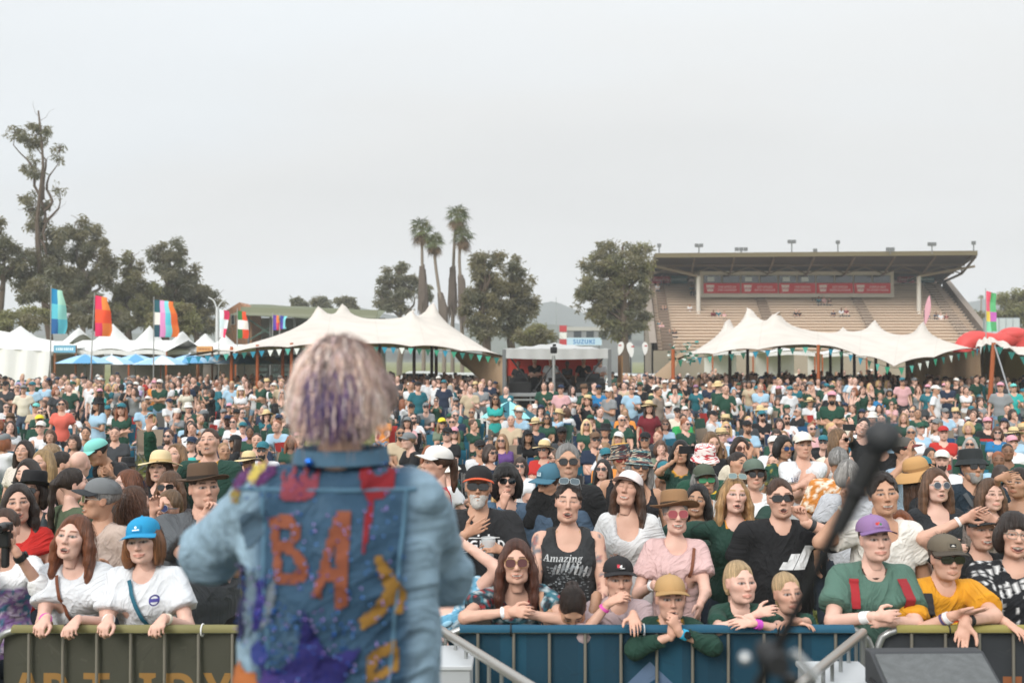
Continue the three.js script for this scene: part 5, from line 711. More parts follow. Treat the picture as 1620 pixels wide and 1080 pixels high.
{ // low showroom with blue sign, behind the canopy
  const Z = 120, s = Z / FPX, a = at(898, 545, Z), g = base('showroom', [a.x, 0, a.z]), W = px => (px - 898) * s, Y = py => at(898, py, Z).y;
  mk('wall', bx(W(1000), Y(519), 6, W(1000) / 2, Y(519) / 2, -3), std('#8b8f92', 0.9), g); mk('parapet', bx(W(1002), Y(517) - Y(523), 6.3, W(1000) / 2, Y(520), -3), std('#b3b3ae', 0.9), g); for (let i = 0; i < 5; i++) mk('window', bx(0.9, 1.0, 0.1, 1.2 + i * 1.5, Y(530), 0.03), std('#3b4348', 0.2), g);
  tag(g, 'low grey showroom building beyond grey canopy', 'building');
  const p = at(924, 540, 112), q = base('roof_sign', [p.x, 0, p.z]); mk('sign_panel', bx(4.0, 0.85, 0.15, 0, p.y, 0), std('#e3eaec', 0.7), q); mk('sign_face', new THREE.PlaneGeometry(3.96, 0.82).translate(0, p.y, 0.08), new THREE.MeshStandardMaterial({ roughness: 0.6, map: canvasTex(256, 54, (x, w, h) => { x.fillStyle = '#b9d6e8'; x.fillRect(0, 0, w, h); txt(x, 'SUZUKI', w / 2, h / 2 + 2, 46, '#1d6fb5'); }) }), q); for (const i of [-1, 1]) mk('post', rod(V(i * 1.7, 0, -0.1), V(i * 1.7, p.y, -0.1), 0.08), M.steel, q); tag(q, 'pale sign with blue capital letters above grey canopy', 'sign');
  const r = at(891, 531, 112), t = base('pylon_sign', [r.x, 0, r.z]); for (const [y, c] of [[0.8, '#b8343a'], [0, '#e3e3e0'], [-0.75, '#b8343a']]) mk('sign_panel', bx(0.8, 0.72, 0.2, 0, r.y + y, 0), std(c, 0.7), t); mk('post', rod(V(0, 0, -0.15), V(0, r.y + 1, -0.15), 0.1), M.steel, t); tag(t, 'red and white stacked pylon sign beside showroom', 'sign');
  const u = at(880, 470, 140), m = base('mast', [u.x, 0, u.z]); mk('mast_pole', rod(V(0, 0, 0), V(0, u.y, 0), 0.09, 0.04), std('#9aa0a2', 0.6), m); tag(m, 'thin pale mast against the hills', 'mast');
}
// cars
function car(label, px, py, Z, c, turn) { // py: roof line
  const p = at(px, py, Z), g = base('parked_car', [p.x, 0, p.z], turn), paint = new THREE.MeshPhysicalMaterial({ color: hex(c), roughness: 0.35, clearcoat: 1 });
  const low = new THREE.Shape(); low.moveTo(-2.1, 0.3); low.lineTo(-2.12, 0.75); low.quadraticCurveTo(-2.0, 0.95, -1.2, 0.98); low.lineTo(1.7, 1.0); low.quadraticCurveTo(2.1, 0.98, 2.1, 0.7); low.lineTo(2.08, 0.3); low.closePath(); const b = new THREE.ExtrudeGeometry(low, { depth: 1.6, bevelEnabled: true, bevelSize: 0.06, bevelThickness: 0.08, bevelSegments: 3 }); b.translate(0, 0, -0.8); mk('body', b, paint, g);
  const cab = new THREE.Shape(); cab.moveTo(-1.15, 0.97); cab.quadraticCurveTo(-0.7, 1.5, -0.3, 1.54); cab.lineTo(1.1, 1.54); cab.quadraticCurveTo(1.7, 1.45, 1.95, 0.97); cab.closePath(); const k = new THREE.ExtrudeGeometry(cab, { depth: 1.3, bevelEnabled: true, bevelSize: 0.04, bevelThickness: 0.07, bevelSegments: 3 }); k.translate(0, 0, -0.65); mk('cabin', k, paint, g);
  for (const [x0, x1] of [[-0.85, -0.05], [0.05, 0.85], [0.95, 1.5]]) { const s = new THREE.Shape([[x0 + (x0 < -0.5 ? -0.08 : 0), 1.03], [x1 + (x1 > 1.2 ? 0.15 : 0), 1.03], [x1, 1.44], [x0 + (x0 < -0.5 ? 0.35 : 0), 1.44]].map(q => new THREE.Vector2(...q))); const q = new THREE.ExtrudeGeometry(s, { depth: 0.02, bevelEnabled: false }); mk('window', q.clone().translate(0, 0, 0.725), std('#12171a', 0.08), g); mk('window', q.translate(0, 0, -0.745), std('#12171a', 0.08), g); }
  for (const x of [-1.35, 1.3]) for (const z of [-0.78, 0.78]) { const w = new THREE.CylinderGeometry(0.33, 0.33, 0.22, 20); w.rotateX(Math.PI / 2); w.translate(x, 0.33, z); const t = mk('wheel', w, std('#17171a', 0.9), g); mk('rim', new THREE.CylinderGeometry(0.2, 0.2, 0.24, 12).rotateX(Math.PI / 2).translate(x, 0.33, z), M.galv, t); }
  for (const z of [-0.6, 0.6]) mk('headlight', rbx(0.06, 0.16, 0.3, 0.02, -2.14, 0.72, z), std('#dfe5e6', 0.15), g);
  tag(g, label, 'car', 'white cars parked beyond the tents'); return g;
}
car('white car parked beyond tent, seen side on between dark poles', 716, 568, 60, '#cfd3d3', 0.1); car('white car parked beside teardrop banners', 990, 568, 58, '#cdd1d2', -0.5); car('white car half hidden behind canopy flap', 1016, 570, 56, '#d2d4d4', 0.6); car('white car beyond the tent near performer head', 660, 569, 66, '#c9cdce', -0.2);
{ // red inflatable and scoreboard at the far right
  const p = at(1568, 545, 52), g = base('inflatable_slide', [p.x, 0, p.z]), red = std('#c9403c', 0.55);
  const tubeM = (pts, r) => { const P = pts.map(([px, py, dz]) => at(px, py, 52 + (dz || 0)).sub(V(p.x, 0, p.z))); return new THREE.TubeGeometry(new THREE.CatmullRomCurve3(P), 30, r, 14); };
  mk('arch', tubeM([[1524, 600], [1524, 552], [1532, 541], [1543, 537], [1560, 540], [1580, 541], [1602, 532], [1614, 534], [1618, 548], [1618, 600]], 0.48), red, g); mk('top_roll', tubeM([[1530, 548, 1], [1556, 545, 1], [1584, 548, 1], [1612, 542, 1]], 0.55), red, g); mk('curtain', gridGeo(30, 8, (u, v) => { const q = at(lerp(1530, 1616, u), lerp(540, 572, v), 52.3); return [q.x - p.x, q.y, q.z - p.z + 0.12 * Math.sin(u * 26) + 0.1]; }), std('#cf4a44', 0.6, dbl), g); mk('knob', new THREE.SphereGeometry(0.55, 16, 10).scale(1.4, 0.7, 1).translate(at(1604, 529, 52).x - p.x, at(1604, 529, 52).y, 0), red, g);
  tag(g, 'red inflatable slide above brown tent edge', 'inflatable');
  const b = at(1585, 516, 70), s = base('scoreboard', [b.x, 0, b.z]); mk('panel_back', bx(2.5, 1.2, 0.2, 0, b.y, 0), std('#8f979c', 0.8), s); for (let i = 0; i < 5; i++) mk('panel', bx(0.44, 1.1, 0.05, -0.98 + i * 0.49, b.y, 0.13), std('#b7bfc3', 0.7), s); for (const i of [-1, 1]) mk('post', rod(V(i, 0, -0.15), V(i, b.y, -0.15), 0.08), M.steel, s); tag(s, 'grey panelled board on posts behind red inflatable', 'board');
  const f = at(1465, 506, 60), k = base('feather_banner', [f.x, 0, f.z]), sh = new THREE.Shape(); sh.moveTo(0, 0); sh.bezierCurveTo(0.5, 0.8, 0.45, 1.4, 0.35, 1.9); sh.bezierCurveTo(0.1, 1.6, -0.05, 0.8, 0, 0); mk('banner_cloth', new THREE.ExtrudeGeometry(sh, { depth: 0.02, bevelEnabled: false }).translate(-0.1, f.y - 0.4, 0), std('#d9a3b0', 0.8), k); mk('pole', rod(V(-0.1, 0, 0), V(-0.08, f.y + 0.6, 0), 0.025), M.dark, k); tag(k, 'pink feather banner above last tent peak', 'banner', 'teardrop banners');
}
// ------------------------------------------------------------------ trees
const leafMats = [col(0.20, 0.18, 0.082), col(0.235, 0.205, 0.085), col(0.165, 0.165, 0.082), col(0.25, 0.245, 0.085), col(0.275, 0.27, 0.095)].map(c => new THREE.MeshPhysicalMaterial({ color: c, roughness: 0.85, side: THREE.DoubleSide, transmission: 0.55, thickness: 0 }));
function leafCloud(R, blobs, count, size, droop, o) {      // many leaf sprays spread through the crown's clumps
  const p = [], tot = blobs.reduce((s, b) => s + b[3] * b[4] * b[5], 0);
  for (const [cx, cy, cz, rx, ry, rz] of blobs) {
    const n = Math.ceil(count * rx * ry * rz / tot), sub = []; for (let k = 0; k < Math.max(3, Math.round(4 + rx * ry * 0.9)); k++) { const a = R() * 6.28, c = R() * 2 - 1, q = Math.pow(R(), 0.4), s = Math.sqrt(1 - c * c); sub.push([cx + Math.cos(a) * s * rx * q, cy + c * ry * q, cz + Math.sin(a) * s * rz * q, (0.2 + 0.28 * R())]); }
    for (let i = 0; i < n; i++) {
      const b = sub[Math.floor(R() * sub.length)], a = R() * 6.28, c = R() * 2 - 1, q = Math.pow(R(), 0.55), s = Math.sqrt(1 - c * c), x = b[0] + Math.cos(a) * s * rx * b[3] * q, y = b[1] + c * ry * b[3] * 0.8 * q, z = b[2] + Math.sin(a) * s * rz * b[3] * q;
      for (let m = 0; m < 3; m++) { const L = size * (0.6 + 0.8 * R()), w = L * 0.28, d = V(R() - 0.5, (R() - 0.5) * 0.8 - droop, R() - 0.5).normalize(), sd = V(R() - 0.5, R() - 0.5, R() - 0.5).cross(d).normalize(), X = x + (R() - 0.5) * size, Y = y + (R() - 0.5) * size, Zz = z + (R() - 0.5) * size; p.push(X, Y, Zz, X + d.x * L * 0.5 + sd.x * w, Y + d.y * L * 0.5 + sd.y * w, Zz + d.z * L * 0.5 + sd.z * w, X + d.x * L, Y + d.y * L, Zz + d.z * L); }
    }
  }
  const g = new THREE.BufferGeometry(); g.setAttribute('position', new THREE.Float32BufferAttribute(p, 3)); g.computeVertexNormals(); return g;
}
function limb(a, b, r0, r1, R, bend = 0.12) { const L = a.distanceTo(b), pts = [a]; for (let k = 1; k < 5; k++) pts.push(a.clone().lerp(b, k / 5).add(V((R() - 0.5) * L * bend, (R() - 0.5) * L * bend * 0.4, (R() - 0.5) * L * bend))); pts.push(b); const c = new THREE.CatmullRomCurve3(pts), n = 10, m = 6, g = gridGeo(m, n, (u, v) => { const p = c.getPoint(v), t = c.getTangent(v), s = V(1, 0, 0.3).cross(t).normalize(), q = t.clone().cross(s), r = lerp(r0, r1, v) * (1 + 0.12 * Math.sin(u * 12.5 + v * 9)), A = u * 6.283; return [p.x + (s.x * Math.cos(A) + q.x * Math.sin(A)) * r, p.y + (s.y * Math.cos(A) + q.y * Math.sin(A)) * r, p.z + (s.z * Math.cos(A) + q.z * Math.sin(A)) * r]; }); return g; }
function tree(name, label, Z, base_, top, r0, blobs, o = {}) { // blobs in photograph pixels: [px, py, rx, ry]
  const s = Z / FPX, b = at(base_, 560, Z), g = base(name, [b.x, 0, b.z]), R = rng(Math.round(base_ * 7 + Z)), loc = (px, py, dz = 0) => at(px, py, Z).sub(V(b.x, 0, b.z)).add(V(0, 0, dz));
  const t = loc(top[0], top[1]), lm = [limb(V(0, 0, 0), t, r0, r0 * 0.18, R, 0.05)];
  const B = blobs.map(([px, py, rx, ry]) => { const c = loc(px, py, (R() - 0.5) * rx * s * 0.9); return [c.x, c.y, c.z, rx * s, ry * s, Math.min(rx * s, ry * s * 1.3) * 0.9]; });
  for (const q of B) { const f = clamp(0.25 + 0.5 * R()), y0 = Math.min(q[1] * 0.75, t.y * 0.9), st = V(t.x * y0 / t.y, y0, t.z * y0 / t.y); lm.push(limb(st, V(q[0], q[1] + q[4] * 0.3, q[2]), r0 * 0.4, r0 * 0.06, R, 0.2)); for (let k = 0; k < 3; k++) lm.push(limb(V(q[0], q[1], q[2]), V(q[0] + (R() - 0.5) * 2 * q[3], q[1] + (R() - 0.3) * 1.5 * q[4], q[2] + (R() - 0.5) * q[5]), r0 * 0.12, r0 * 0.03, R, 0.3)); }
  for (const [x0, y0, x1, y1, k] of o.twigs ?? []) lm.push(limb(loc(x0, y0), loc(x1, y1), r0 * (k ?? 0.12), r0 * 0.02, R, 0.15));
  mk('trunk', merge(lm), o.bark ?? M.bark, g);
  const k0 = o.tone ?? [0, 1, 2], dens = o.count ?? 3200; k0.forEach((m, i) => { const q = mk('crown', leafCloud(R, B, dens / k0.length, o.size ?? 0.34, o.droop ?? 0.2, o), leafMats[m], g); q.userData.kind = 'stuff'; });
  tag(g, label, 'tree', o.group ?? 'trees behind the tents'); return g;
}
tree('tall_tree', 'tall thin half bare tree rising highest above white tents', 72, 85, [60, 175], 0.30, [[58, 215, 26, 22], [30, 212, 16, 12], [92, 240, 12, 16], [55, 265, 16, 24], [50, 330, 26, 30], [92, 300, 9, 14], [72, 390, 34, 40], [90, 450, 46, 46], [35, 440, 34, 34]], { count: 6200, size: 0.30, droop: 0.35, tone: [0, 2, 0], twigs: [[60, 190, 52, 160, 0.05], [60, 195, 85, 172, 0.05], [58, 215, 12, 212, 0.08], [64, 260, 100, 235, 0.08], [62, 300, 30, 320, 0.08], [66, 340, 40, 332, 0.08], [70, 380, 40, 360, 0.1], [74, 350, 104, 318, 0.07]] });
tree('leaning_tree', 'leaning pale trunked tree behind magenta flag', 74, 112, [140, 470], 0.5, [[128, 375, 26, 36], [150, 410, 30, 40], [120, 440, 34, 40], [165, 440, 20, 30]], { count: 5200, size: 0.3, droop: 0.3, bark: M.barkPale, tone: [0, 2, 1], twigs: [[112, 505, 145, 450, 0.5]] });
tree('spreading_tree', 'dark tree spilling in from photo edge left of tall tree', 70, -10, [5, 390], 0.45, [[5, 380, 30, 36], [30, 405, 22, 22], [-20, 430, 40, 40]], { count: 2600, size: 0.3, droop: 0.3, tone: [0, 2] });
tree('bushy_tree', 'olive green bushy tree between magenta and wide flags', 76, 205, [208, 400], 0.35, [[207, 412, 18, 26], [210, 450, 34, 36], [195, 490, 40, 36], [232, 490, 32, 32]], { count: 5600, size: 0.3, tone: [1, 3, 0] });
tree('open_tree', 'open branched dark tree behind the wide flag', 78, 262, [268, 410], 0.4, [[250, 402, 20, 20], [285, 398, 24, 22], [272, 430, 30, 24], [300, 440, 18, 26], [262, 470, 36, 32]], { count: 4600, size: 0.3, tone: [0, 2] });
tree('round_tree', 'dark round tree above brick gable end', 80, 315, [310, 460], 0.35, [[305, 465, 26, 24], [330, 478, 24, 24], [298, 500, 30, 30], [330, 512, 26, 24]], { count: 3800, size: 0.3, tone: [0, 1, 2] });
tree('yellow_green_tree', 'yellow green shrub tree behind the wide flag foot', 62, 285, [285, 480], 0.2, [[280, 492, 30, 22], [262, 512, 26, 18], [300, 515, 22, 16], [240, 505, 16, 14]], { count: 2600, size: 0.24, tone: [3, 4, 1] });
tree('yellow_green_tree', 'yellow green shrub tree beneath tall tree at photo edge', 62, 40, [40, 490], 0.2, [[30, 505, 34, 18], [66, 500, 26, 20], [5, 515, 26, 16]], { count: 2400, size: 0.24, tone: [3, 4, 1] });
tree('dark_shrub', 'dark shrub mass behind the leaning trunk', 66, 160, [160, 480], 0.25, [[150, 495, 34, 26], [185, 500, 30, 24], [120, 500, 26, 24], [60, 470, 30, 30]], { count: 3400, size: 0.28, tone: [2, 0] });
tree('gum_tree', 'airy gum tree behind beige tent and palms', 95, 632, [636, 440], 0.35, [[632, 432, 22, 14], [612, 452, 18, 16], [642, 455, 28, 18], [602, 470, 12, 14], [628, 478, 30, 16], [672, 462, 16, 20]], { count: 2500, size: 0.4, tone: [2, 0], bark: M.barkPale });
tree('pepper_tree', 'tall dark tree beside palms, nearer the tent peak', 70, 770, [766, 410], 0.4, [[760, 415, 22, 20], [785, 410, 16, 16], [766, 450, 32, 28], [750, 480, 24, 26], [784, 480, 26, 28], [770, 515, 30, 24]], { count: 5200, size: 0.3, tone: [2, 0, 1] });
tree('pepper_tree', 'tall dark tree beside palms, nearer the hills', 72, 808, [812, 420], 0.38, [[812, 425, 16, 20], [828, 445, 18, 22], [808, 465, 26, 26], [830, 485, 20, 26], [806, 505, 26, 26]], { count: 4300, size: 0.3, tone: [2, 0, 1] });
tree('olive_bush', 'rounded olive bush left of grey canopy', 64, 846, [846, 520], 0.2, [[850, 525, 22, 16], [832, 532, 18, 14], [866, 535, 14, 12], [846, 545, 26, 14]], { count: 2600, size: 0.24, tone: [1, 3, 0] });
tree('big_leafy_tree', 'big leafy tree touching grandstand edge', 74, 992, [985, 390], 0.5, [[965, 395, 20, 16], [1010, 392, 20, 14], [950, 420, 28, 24], [990, 420, 32, 26], [1020, 425, 16, 26], [935, 458, 28, 24], [975, 462, 34, 30], [1010, 465, 22, 28], [955, 490, 26, 22], [995, 500, 34, 26], [918, 470, 12, 18], [975, 520, 28, 18]], { count: 8200, size: 0.32, tone: [0, 1, 2, 3] });
tree('garden_tree', 'light green garden tree behind grey board at photo edge', 95, 1596, [1596, 470], 0.3, [[1590, 478, 22, 16], [1615, 478, 22, 20], [1600, 500, 32, 18], [1575, 505, 14, 14], [1640, 490, 30, 30]], { count: 3400, size: 0.4, tone: [3, 4, 1] });
tree('garden_tree', 'small green garden tree beside far palm', 110, 1551, [1551, 495], 0.25, [[1548, 505, 16, 10], [1560, 512, 14, 10], [1540, 516, 12, 10]], { count: 1400, size: 0.4, tone: [1, 3] });
[[470, 476, 12, 8], [505, 478, 16, 9], [545, 478, 14, 8]].forEach(([x, y, rx, ry], i) => tree('gum_tree', ['small distant gum tree above olive roof, nearest brick gable', 'middle distant gum tree above olive roof', 'distant gum tree above olive roof beside tent peak'][i], 120, x, [x, y], 0.2, [[x, y, rx, ry], [x + 8, y + 8, rx, ry]], { count: 900, size: 0.45, tone: [0, 2] }));
function palm(label, Z, pts, cr, skirt, far) {            // trunk through photograph points, top last
  const b = at(pts[0][0], 560, Z), g = base('palm_tree', [b.x, 0, b.z]), loc = ([px, py]) => at(px, py, Z).sub(V(b.x, 0, b.z)), s = Z / FPX, R = rng(Math.round(pts[0][0] * 3 + Z)), P = [V(0, 0, 0), ...pts.map(loc)], c = new THREE.CatmullRomCurve3(P), top = P[P.length - 1];
  mk('trunk', gridGeo(8, 26, (u, v) => { const p = c.getPoint(v), r = lerp(0.17, 0.10, v) * (far ? 0.8 : 1) * (1 + 0.06 * Math.sin(v * 160)), a = u * 6.283; return [p.x + Math.cos(a) * r, p.y, p.z + Math.sin(a) * r]; }), M.barkPale, g);
  const fan = (dir, L, m, nm) => { // a fan leaf: stalk and blades
    const q = [], up = V(0, 1, 0), side = dir.clone().cross(up).normalize(), nrm = side.clone().cross(dir).normalize(), st = top.clone(), hub = st.clone().addScaledVector(dir, L * 0.45).add(V(0, -L * 0.04, 0)); q.push(rod(st, hub, 0.03, 0.02, 4)); const pos = [];
    for (let k = 0; k < 12; k++) { const a = (k / 11 - 0.5) * 3.6, d = dir.clone().multiplyScalar(Math.cos(a)).addScaledVector(side, Math.sin(a)).addScaledVector(up, -0.18 - 0.3 * R()).normalize(), l = L * 0.58 * (0.85 + 0.3 * R()), w = side.clone().multiplyScalar(Math.cos(a)).addScaledVector(dir, -Math.sin(a)).multiplyScalar(l * 0.055), mid = hub.clone().addScaledVector(d, l * 0.55), tip = hub.clone().addScaledVector(d, l).add(V(0, -l * 0.22, 0)); pos.push(...hub.toArray(), ...mid.clone().add(w).toArray(), ...mid.clone().sub(w).toArray(), ...mid.clone().add(w).toArray(), ...tip.toArray(), ...mid.clone().sub(w).toArray()); }
    const bg = new THREE.BufferGeometry(); bg.setAttribute('position', new THREE.Float32BufferAttribute(pos, 3)); bg.setAttribute('uv', new THREE.Float32BufferAttribute(new Float32Array(pos.length / 3 * 2), 2)); bg.computeVertexNormals(); q.push(bg); mk(nm, merge(q), m, g);
  };
  const green = [std(col(0.13, 0.155, 0.05), 0.6, dbl), std(col(0.10, 0.125, 0.045), 0.6, dbl), std(col(0.17, 0.17, 0.06), 0.6, dbl)], dead = [std(col(0.22, 0.15, 0.085), 0.9, dbl), std(col(0.16, 0.115, 0.075), 0.9, dbl)], L = cr * s;
  for (let k = 0; k < (far ? 12 : 26); k++) { const a = k * 2.4 + R(), e = 1.25 - k / (far ? 12 : 26) * 1.75; fan(V(Math.cos(a) * Math.cos(e), Math.sin(e), Math.sin(a) * Math.cos(e)).normalize(), L * (0.85 + 0.3 * R()), green[k % 3], 'frond'); }
  if (!far) for (let k = 0; k < 13; k++) { const a = k * 2.4 + R(), e = -0.75 - 0.6 * R(); fan(V(Math.cos(a) * Math.cos(e), Math.sin(e), Math.sin(a) * Math.cos(e)).normalize(), L * (0.85 + 0.4 * R()), dead[k % 2], 'dead_frond'); }
  if (skirt) { const [px0, py0, py1, wpx] = skirt, p0 = loc([px0, py0]), p1 = loc([px0 + (skirt[4] ?? 2), py1]), q = []; for (let k = 0; k < 210; k++) { const t = R(), a = R() * 6.283, r = wpx * s * 0.5 * (0.35 + 0.65 * Math.pow(t, 0.6)) * (t > 0.85 ? (1 - (t - 0.85) * 3) : 1), A = p0.clone().lerp(p1, t * 0.8).add(V(Math.cos(a) * r * 0.6, 0, Math.sin(a) * r * 0.6)), B = A.clone().add(V(Math.cos(a) * r * 0.55, -(0.8 + R() * 1.4), Math.sin(a) * r * 0.55)), w = 0.07 + 0.08 * R(); q.push(A.x - w, A.y, A.z, A.x + w, A.y, A.z, B.x, B.y, B.z); } const bg = new THREE.BufferGeometry(); bg.setAttribute('position', new THREE.Float32BufferAttribute(q, 3)); bg.computeVertexNormals(); const m = mk('dry_skirt', bg, std(col(0.15, 0.12, 0.10), 0.95, dbl), g); m.userData.kind = 'stuff'; }
  tag(g, label, 'palm', far ? 'small far palms' : 'tall fan palms'); return g;
}
palm('fan palm leftmost of the four beside beige tent peak', 78, [[670, 480], [668, 420], [667, 362]], 24, [668, 418, 484, 17]);
palm('shorter leaning fan palm with brown crown, second of the four', 76, [[702, 505], [694, 455], [688, 410], [687, 382]], 21, [696, 462, 498, 12, 10]);
palm('tallest fan palm of the four', 78, [[716, 500], [717, 430], [719, 380], [723, 340]], 24, [716, 420, 486, 16, 0]);
palm('fan palm with thick brown shag, rightmost of the four', 77, [[731, 510], [728, 440], [727, 400], [732, 372]], 22, [729, 432, 500, 17, 6]);
palm('small far palm beside grandstand end wall', 150, [[1512, 500], [1511, 465]], 5, null, 1); palm('small far palm left of the slim pink flag', 150, [[1553, 500], [1553, 470]], 6, null, 1); palm('stubby far palm over garden roofs', 150, [[1542, 510], [1542, 492]], 6, null, 1);
// ------------------------------------------------------------------ the people along the barrier, one by one
const HAIR = { auburn: [0.23, 0.075, 0.03], ginger: [0.34, 0.10, 0.03], brown: [0.085, 0.04, 0.022], dark: [0.03, 0.017, 0.012], black: [0.012, 0.010, 0.010], light: [0.24, 0.14, 0.07], blonde: [0.52, 0.34, 0.16], grey: [0.32, 0.31, 0.30], white: [0.62, 0.60, 0.57], bleach: [0.70, 0.49, 0.27] };
const capMats = {};
function thingHeld(name, label, category, parts, pos, quat) { const g = base(name, pos); if (quat) g.quaternion.copy(quat); for (const [n, geo, m] of parts) mk(n, geo, m, g); tag(g, label, category); return g; }
const cupMat = new THREE.MeshPhysicalMaterial({ color: 0xe8ecee, roughness: 0.35, transmission: 0.45, thickness: 0 });
const cupGeo = merge([new THREE.CylinderGeometry(0.042, 0.031, 0.12, 20, 1, true), new THREE.CylinderGeometry(0.031, 0.031, 0.003, 20).translate(0, -0.0595, 0)]);
const cupRim = new THREE.TorusGeometry(0.042, 0.0022, 6, 22).rotateX(Math.PI / 2).translate(0, 0.06, 0);
function frontPoint(f, u, v, lift = 0.004) {               // a point on the front of the shirt, u across, v up, in metres from the breastbone
  const c = f.C.clone().addScaledVector(f.X, u * f.s).addScaledVector(f.U2, v * f.s); let t = 0.4, p = c.clone();
  for (let i = 0; i < 60; i++) { p = c.clone().addScaledVector(f.fw, t); const d = f.shirtFn(p.x, p.y, p.z); if (d < lift) break; t -= Math.max(0.004, d * 0.7); if (t < -0.25) break; }
  return p;
}
function ribbon(pts, w, nrm, thick = 0.004) {              // a flat strap along the points
  const n = pts.length, p = [], ix = [];
  for (let i = 0; i < n; i++) { const a = pts[Math.max(0, i - 1)], b = pts[Math.min(n - 1, i + 1)], d = b.clone().sub(a).normalize(), s = d.clone().cross(nrm[i] ?? nrm[0]).normalize().multiplyScalar(w / 2), u = (nrm[i] ?? nrm[0]).clone().multiplyScalar(thick / 2);
    for (const [k, m] of [[1, 1], [-1, 1], [-1, -1], [1, -1]]) { const q = pts[i].clone().addScaledVector(s, k).addScaledVector(u, m); p.push(q.x, q.y, q.z); }
    if (i) for (let k = 0; k < 4; k++) { const A = (i - 1) * 4 + k, B = (i - 1) * 4 + (k + 1) % 4; ix.push(A, B, B + 4, A, B + 4, A + 4); } }
  return toGeo({ p, ix });
}
const DOWN = V(0, -1, 0), FWD = V(0, 0, 1);
const heroXY = [];
function hero(o) {
  const W = at(...o.p), yaw = o.yaw ?? 0, fw = V(Math.sin(yaw), 0, Math.cos(yaw)), org = V(W.x, 0, W.z).addScaledVector(fw, -Math.sin(o.lean ?? 0) * 0.5 * (o.s ?? 1));
  const arm = a => { if (!a) return undefined; const [x, y, z, pose = 'relaxed', n, dir, hint] = a; return { to: at(x, y, z).sub(org), pose, n, dir, hint }; };
  const lod = (o.lod ?? 1.34) * clamp(o.p[2] / 6.2, 0.97, 1.8), sh = o.sh ?? {}, tone = SKIN[o.skin ?? 'fair'], hairC = Array.isArray(o.hc) ? o.hc : HAIR[o.hc ?? 'brown'], seed = heroXY.length + 1; heroXY.push([o.p[0], o.p[1], o.p[2]]);
  const f = buildFigure({ ...o, head: W.clone().sub(org), L: arm(o.L), R: arm(o.R), lodHead: lod * (o.p[2] < 6.8 ? 0.78 : 1.05), lodHand: lod * 1.25, tone, hairC, lod, seed, shirt: sh, pants: o.pants ?? {}, face: { f: o.f, w: lerp(0.92, 1.07, ((seed * 37) % 10) / 10) * (o.f ? 0.97 : 1), nose: lerp(0.74, 1.1, ((seed * 53) % 10) / 10), jaw: lerp(0.84, 1.12, ((seed * 71) % 10) / 10), ...(o.face ?? {}) } });
  const g = base('person', org); tag(g, o.l, 'person', 'audience standing at the barrier');
  mk('body', f.body, skinMat, g);
  let sm; if (sh.print) sm = new THREE.MeshStandardMaterial({ map: canvasTex(320, 436, (x, w, h) => { x.fillStyle = sh.c; x.fillRect(0, 0, w, h); sh.print(x, w, h); }), roughness: 0.9, ...weave }); else sm = sh.color ? new THREE.MeshStandardMaterial({ vertexColors: true, roughness: 0.9, ...weave }) : cloth(sh.c ?? '#888');
  mk(sh.name ?? (sh.kind === 'tank' ? 'tank_top' : 'shirt'), f.shirt, sm, g);
  mk(o.pants?.skirt ? 'skirt' : 'trousers', f.pants, cloth(o.pants?.c ?? '#2b3440'), g);
  if (o.hair) { const inv = new THREE.Quaternion().setFromRotationMatrix(f.HM).invert(); fit(mk('hair', buildHair({ lod: lod * 1.05, seed, c: hairC, G: DOWN.clone().applyQuaternion(inv), ...(typeof o.hair === 'string' ? { style: o.hair } : o.hair) }), hairMat, g), f.HM); }
  if (o.beard) fit(mk('beard', buildBeard(HAIR[o.beard] ?? o.beard, o.beardL, lod), hairMat, g), f.HM);
  if (o.hat) { const [kind, c1, c2 = c1, tilt = 0, big = 1] = o.hat, M = f.HM.clone().multiply(new THREE.Matrix4().makeRotationX(tilt)); if (kind === 'capback') M.multiply(new THREE.Matrix4().makeRotationY(Math.PI)); const hg = new THREE.Group(); hg.name = kind.startsWith('cap') ? 'cap' : 'hat'; g.add(hg); fit(hg, M); for (const [n, q, k] of buildHat(kind, big)) mk(n, q, o.hatMat && n !== 'hat_band' ? o.hatMat : std(k ? c2 : c1, 0.88, dbl), hg); if (o.badge) { const b = mk('cap_badge', gridGeo(6, 4, (u, v) => { const a = (u - 0.5) * 0.62, y = 0.068 + v * 0.034; return [Math.sin(a) * 0.0885 * 0.98, y, Math.cos(a) * (0.115 - v * 0.010) - 0.0125]; }), new THREE.MeshStandardMaterial({ map: canvasTex(96, 64, o.badge), roughness: 0.8, side: THREE.DoubleSide }), hg); } }
  if (o.gl) { const [kind, lc = '#0b0a0c', fc = '#15120f', lift] = Array.isArray(o.gl) ? o.gl : [o.gl], M = f.HM.clone(); if (lift) M.multiply(new THREE.Matrix4().makeTranslation(0, 0.075, -0.012)).multiply(new THREE.Matrix4().makeRotationX(-0.5)); const gg = new THREE.Group(); gg.name = kind === 'clear' ? 'glasses' : 'sunglasses'; g.add(gg); fit(gg, M); for (const [n, q] of buildGlasses(kind)) if (!(kind === 'clear' && n === 'lens')) mk(n, q, n === 'lens' ? (lc === '#0b0a0c' ? lensMat : std(lc, 0.08)) : std(fc, 0.35), gg); }
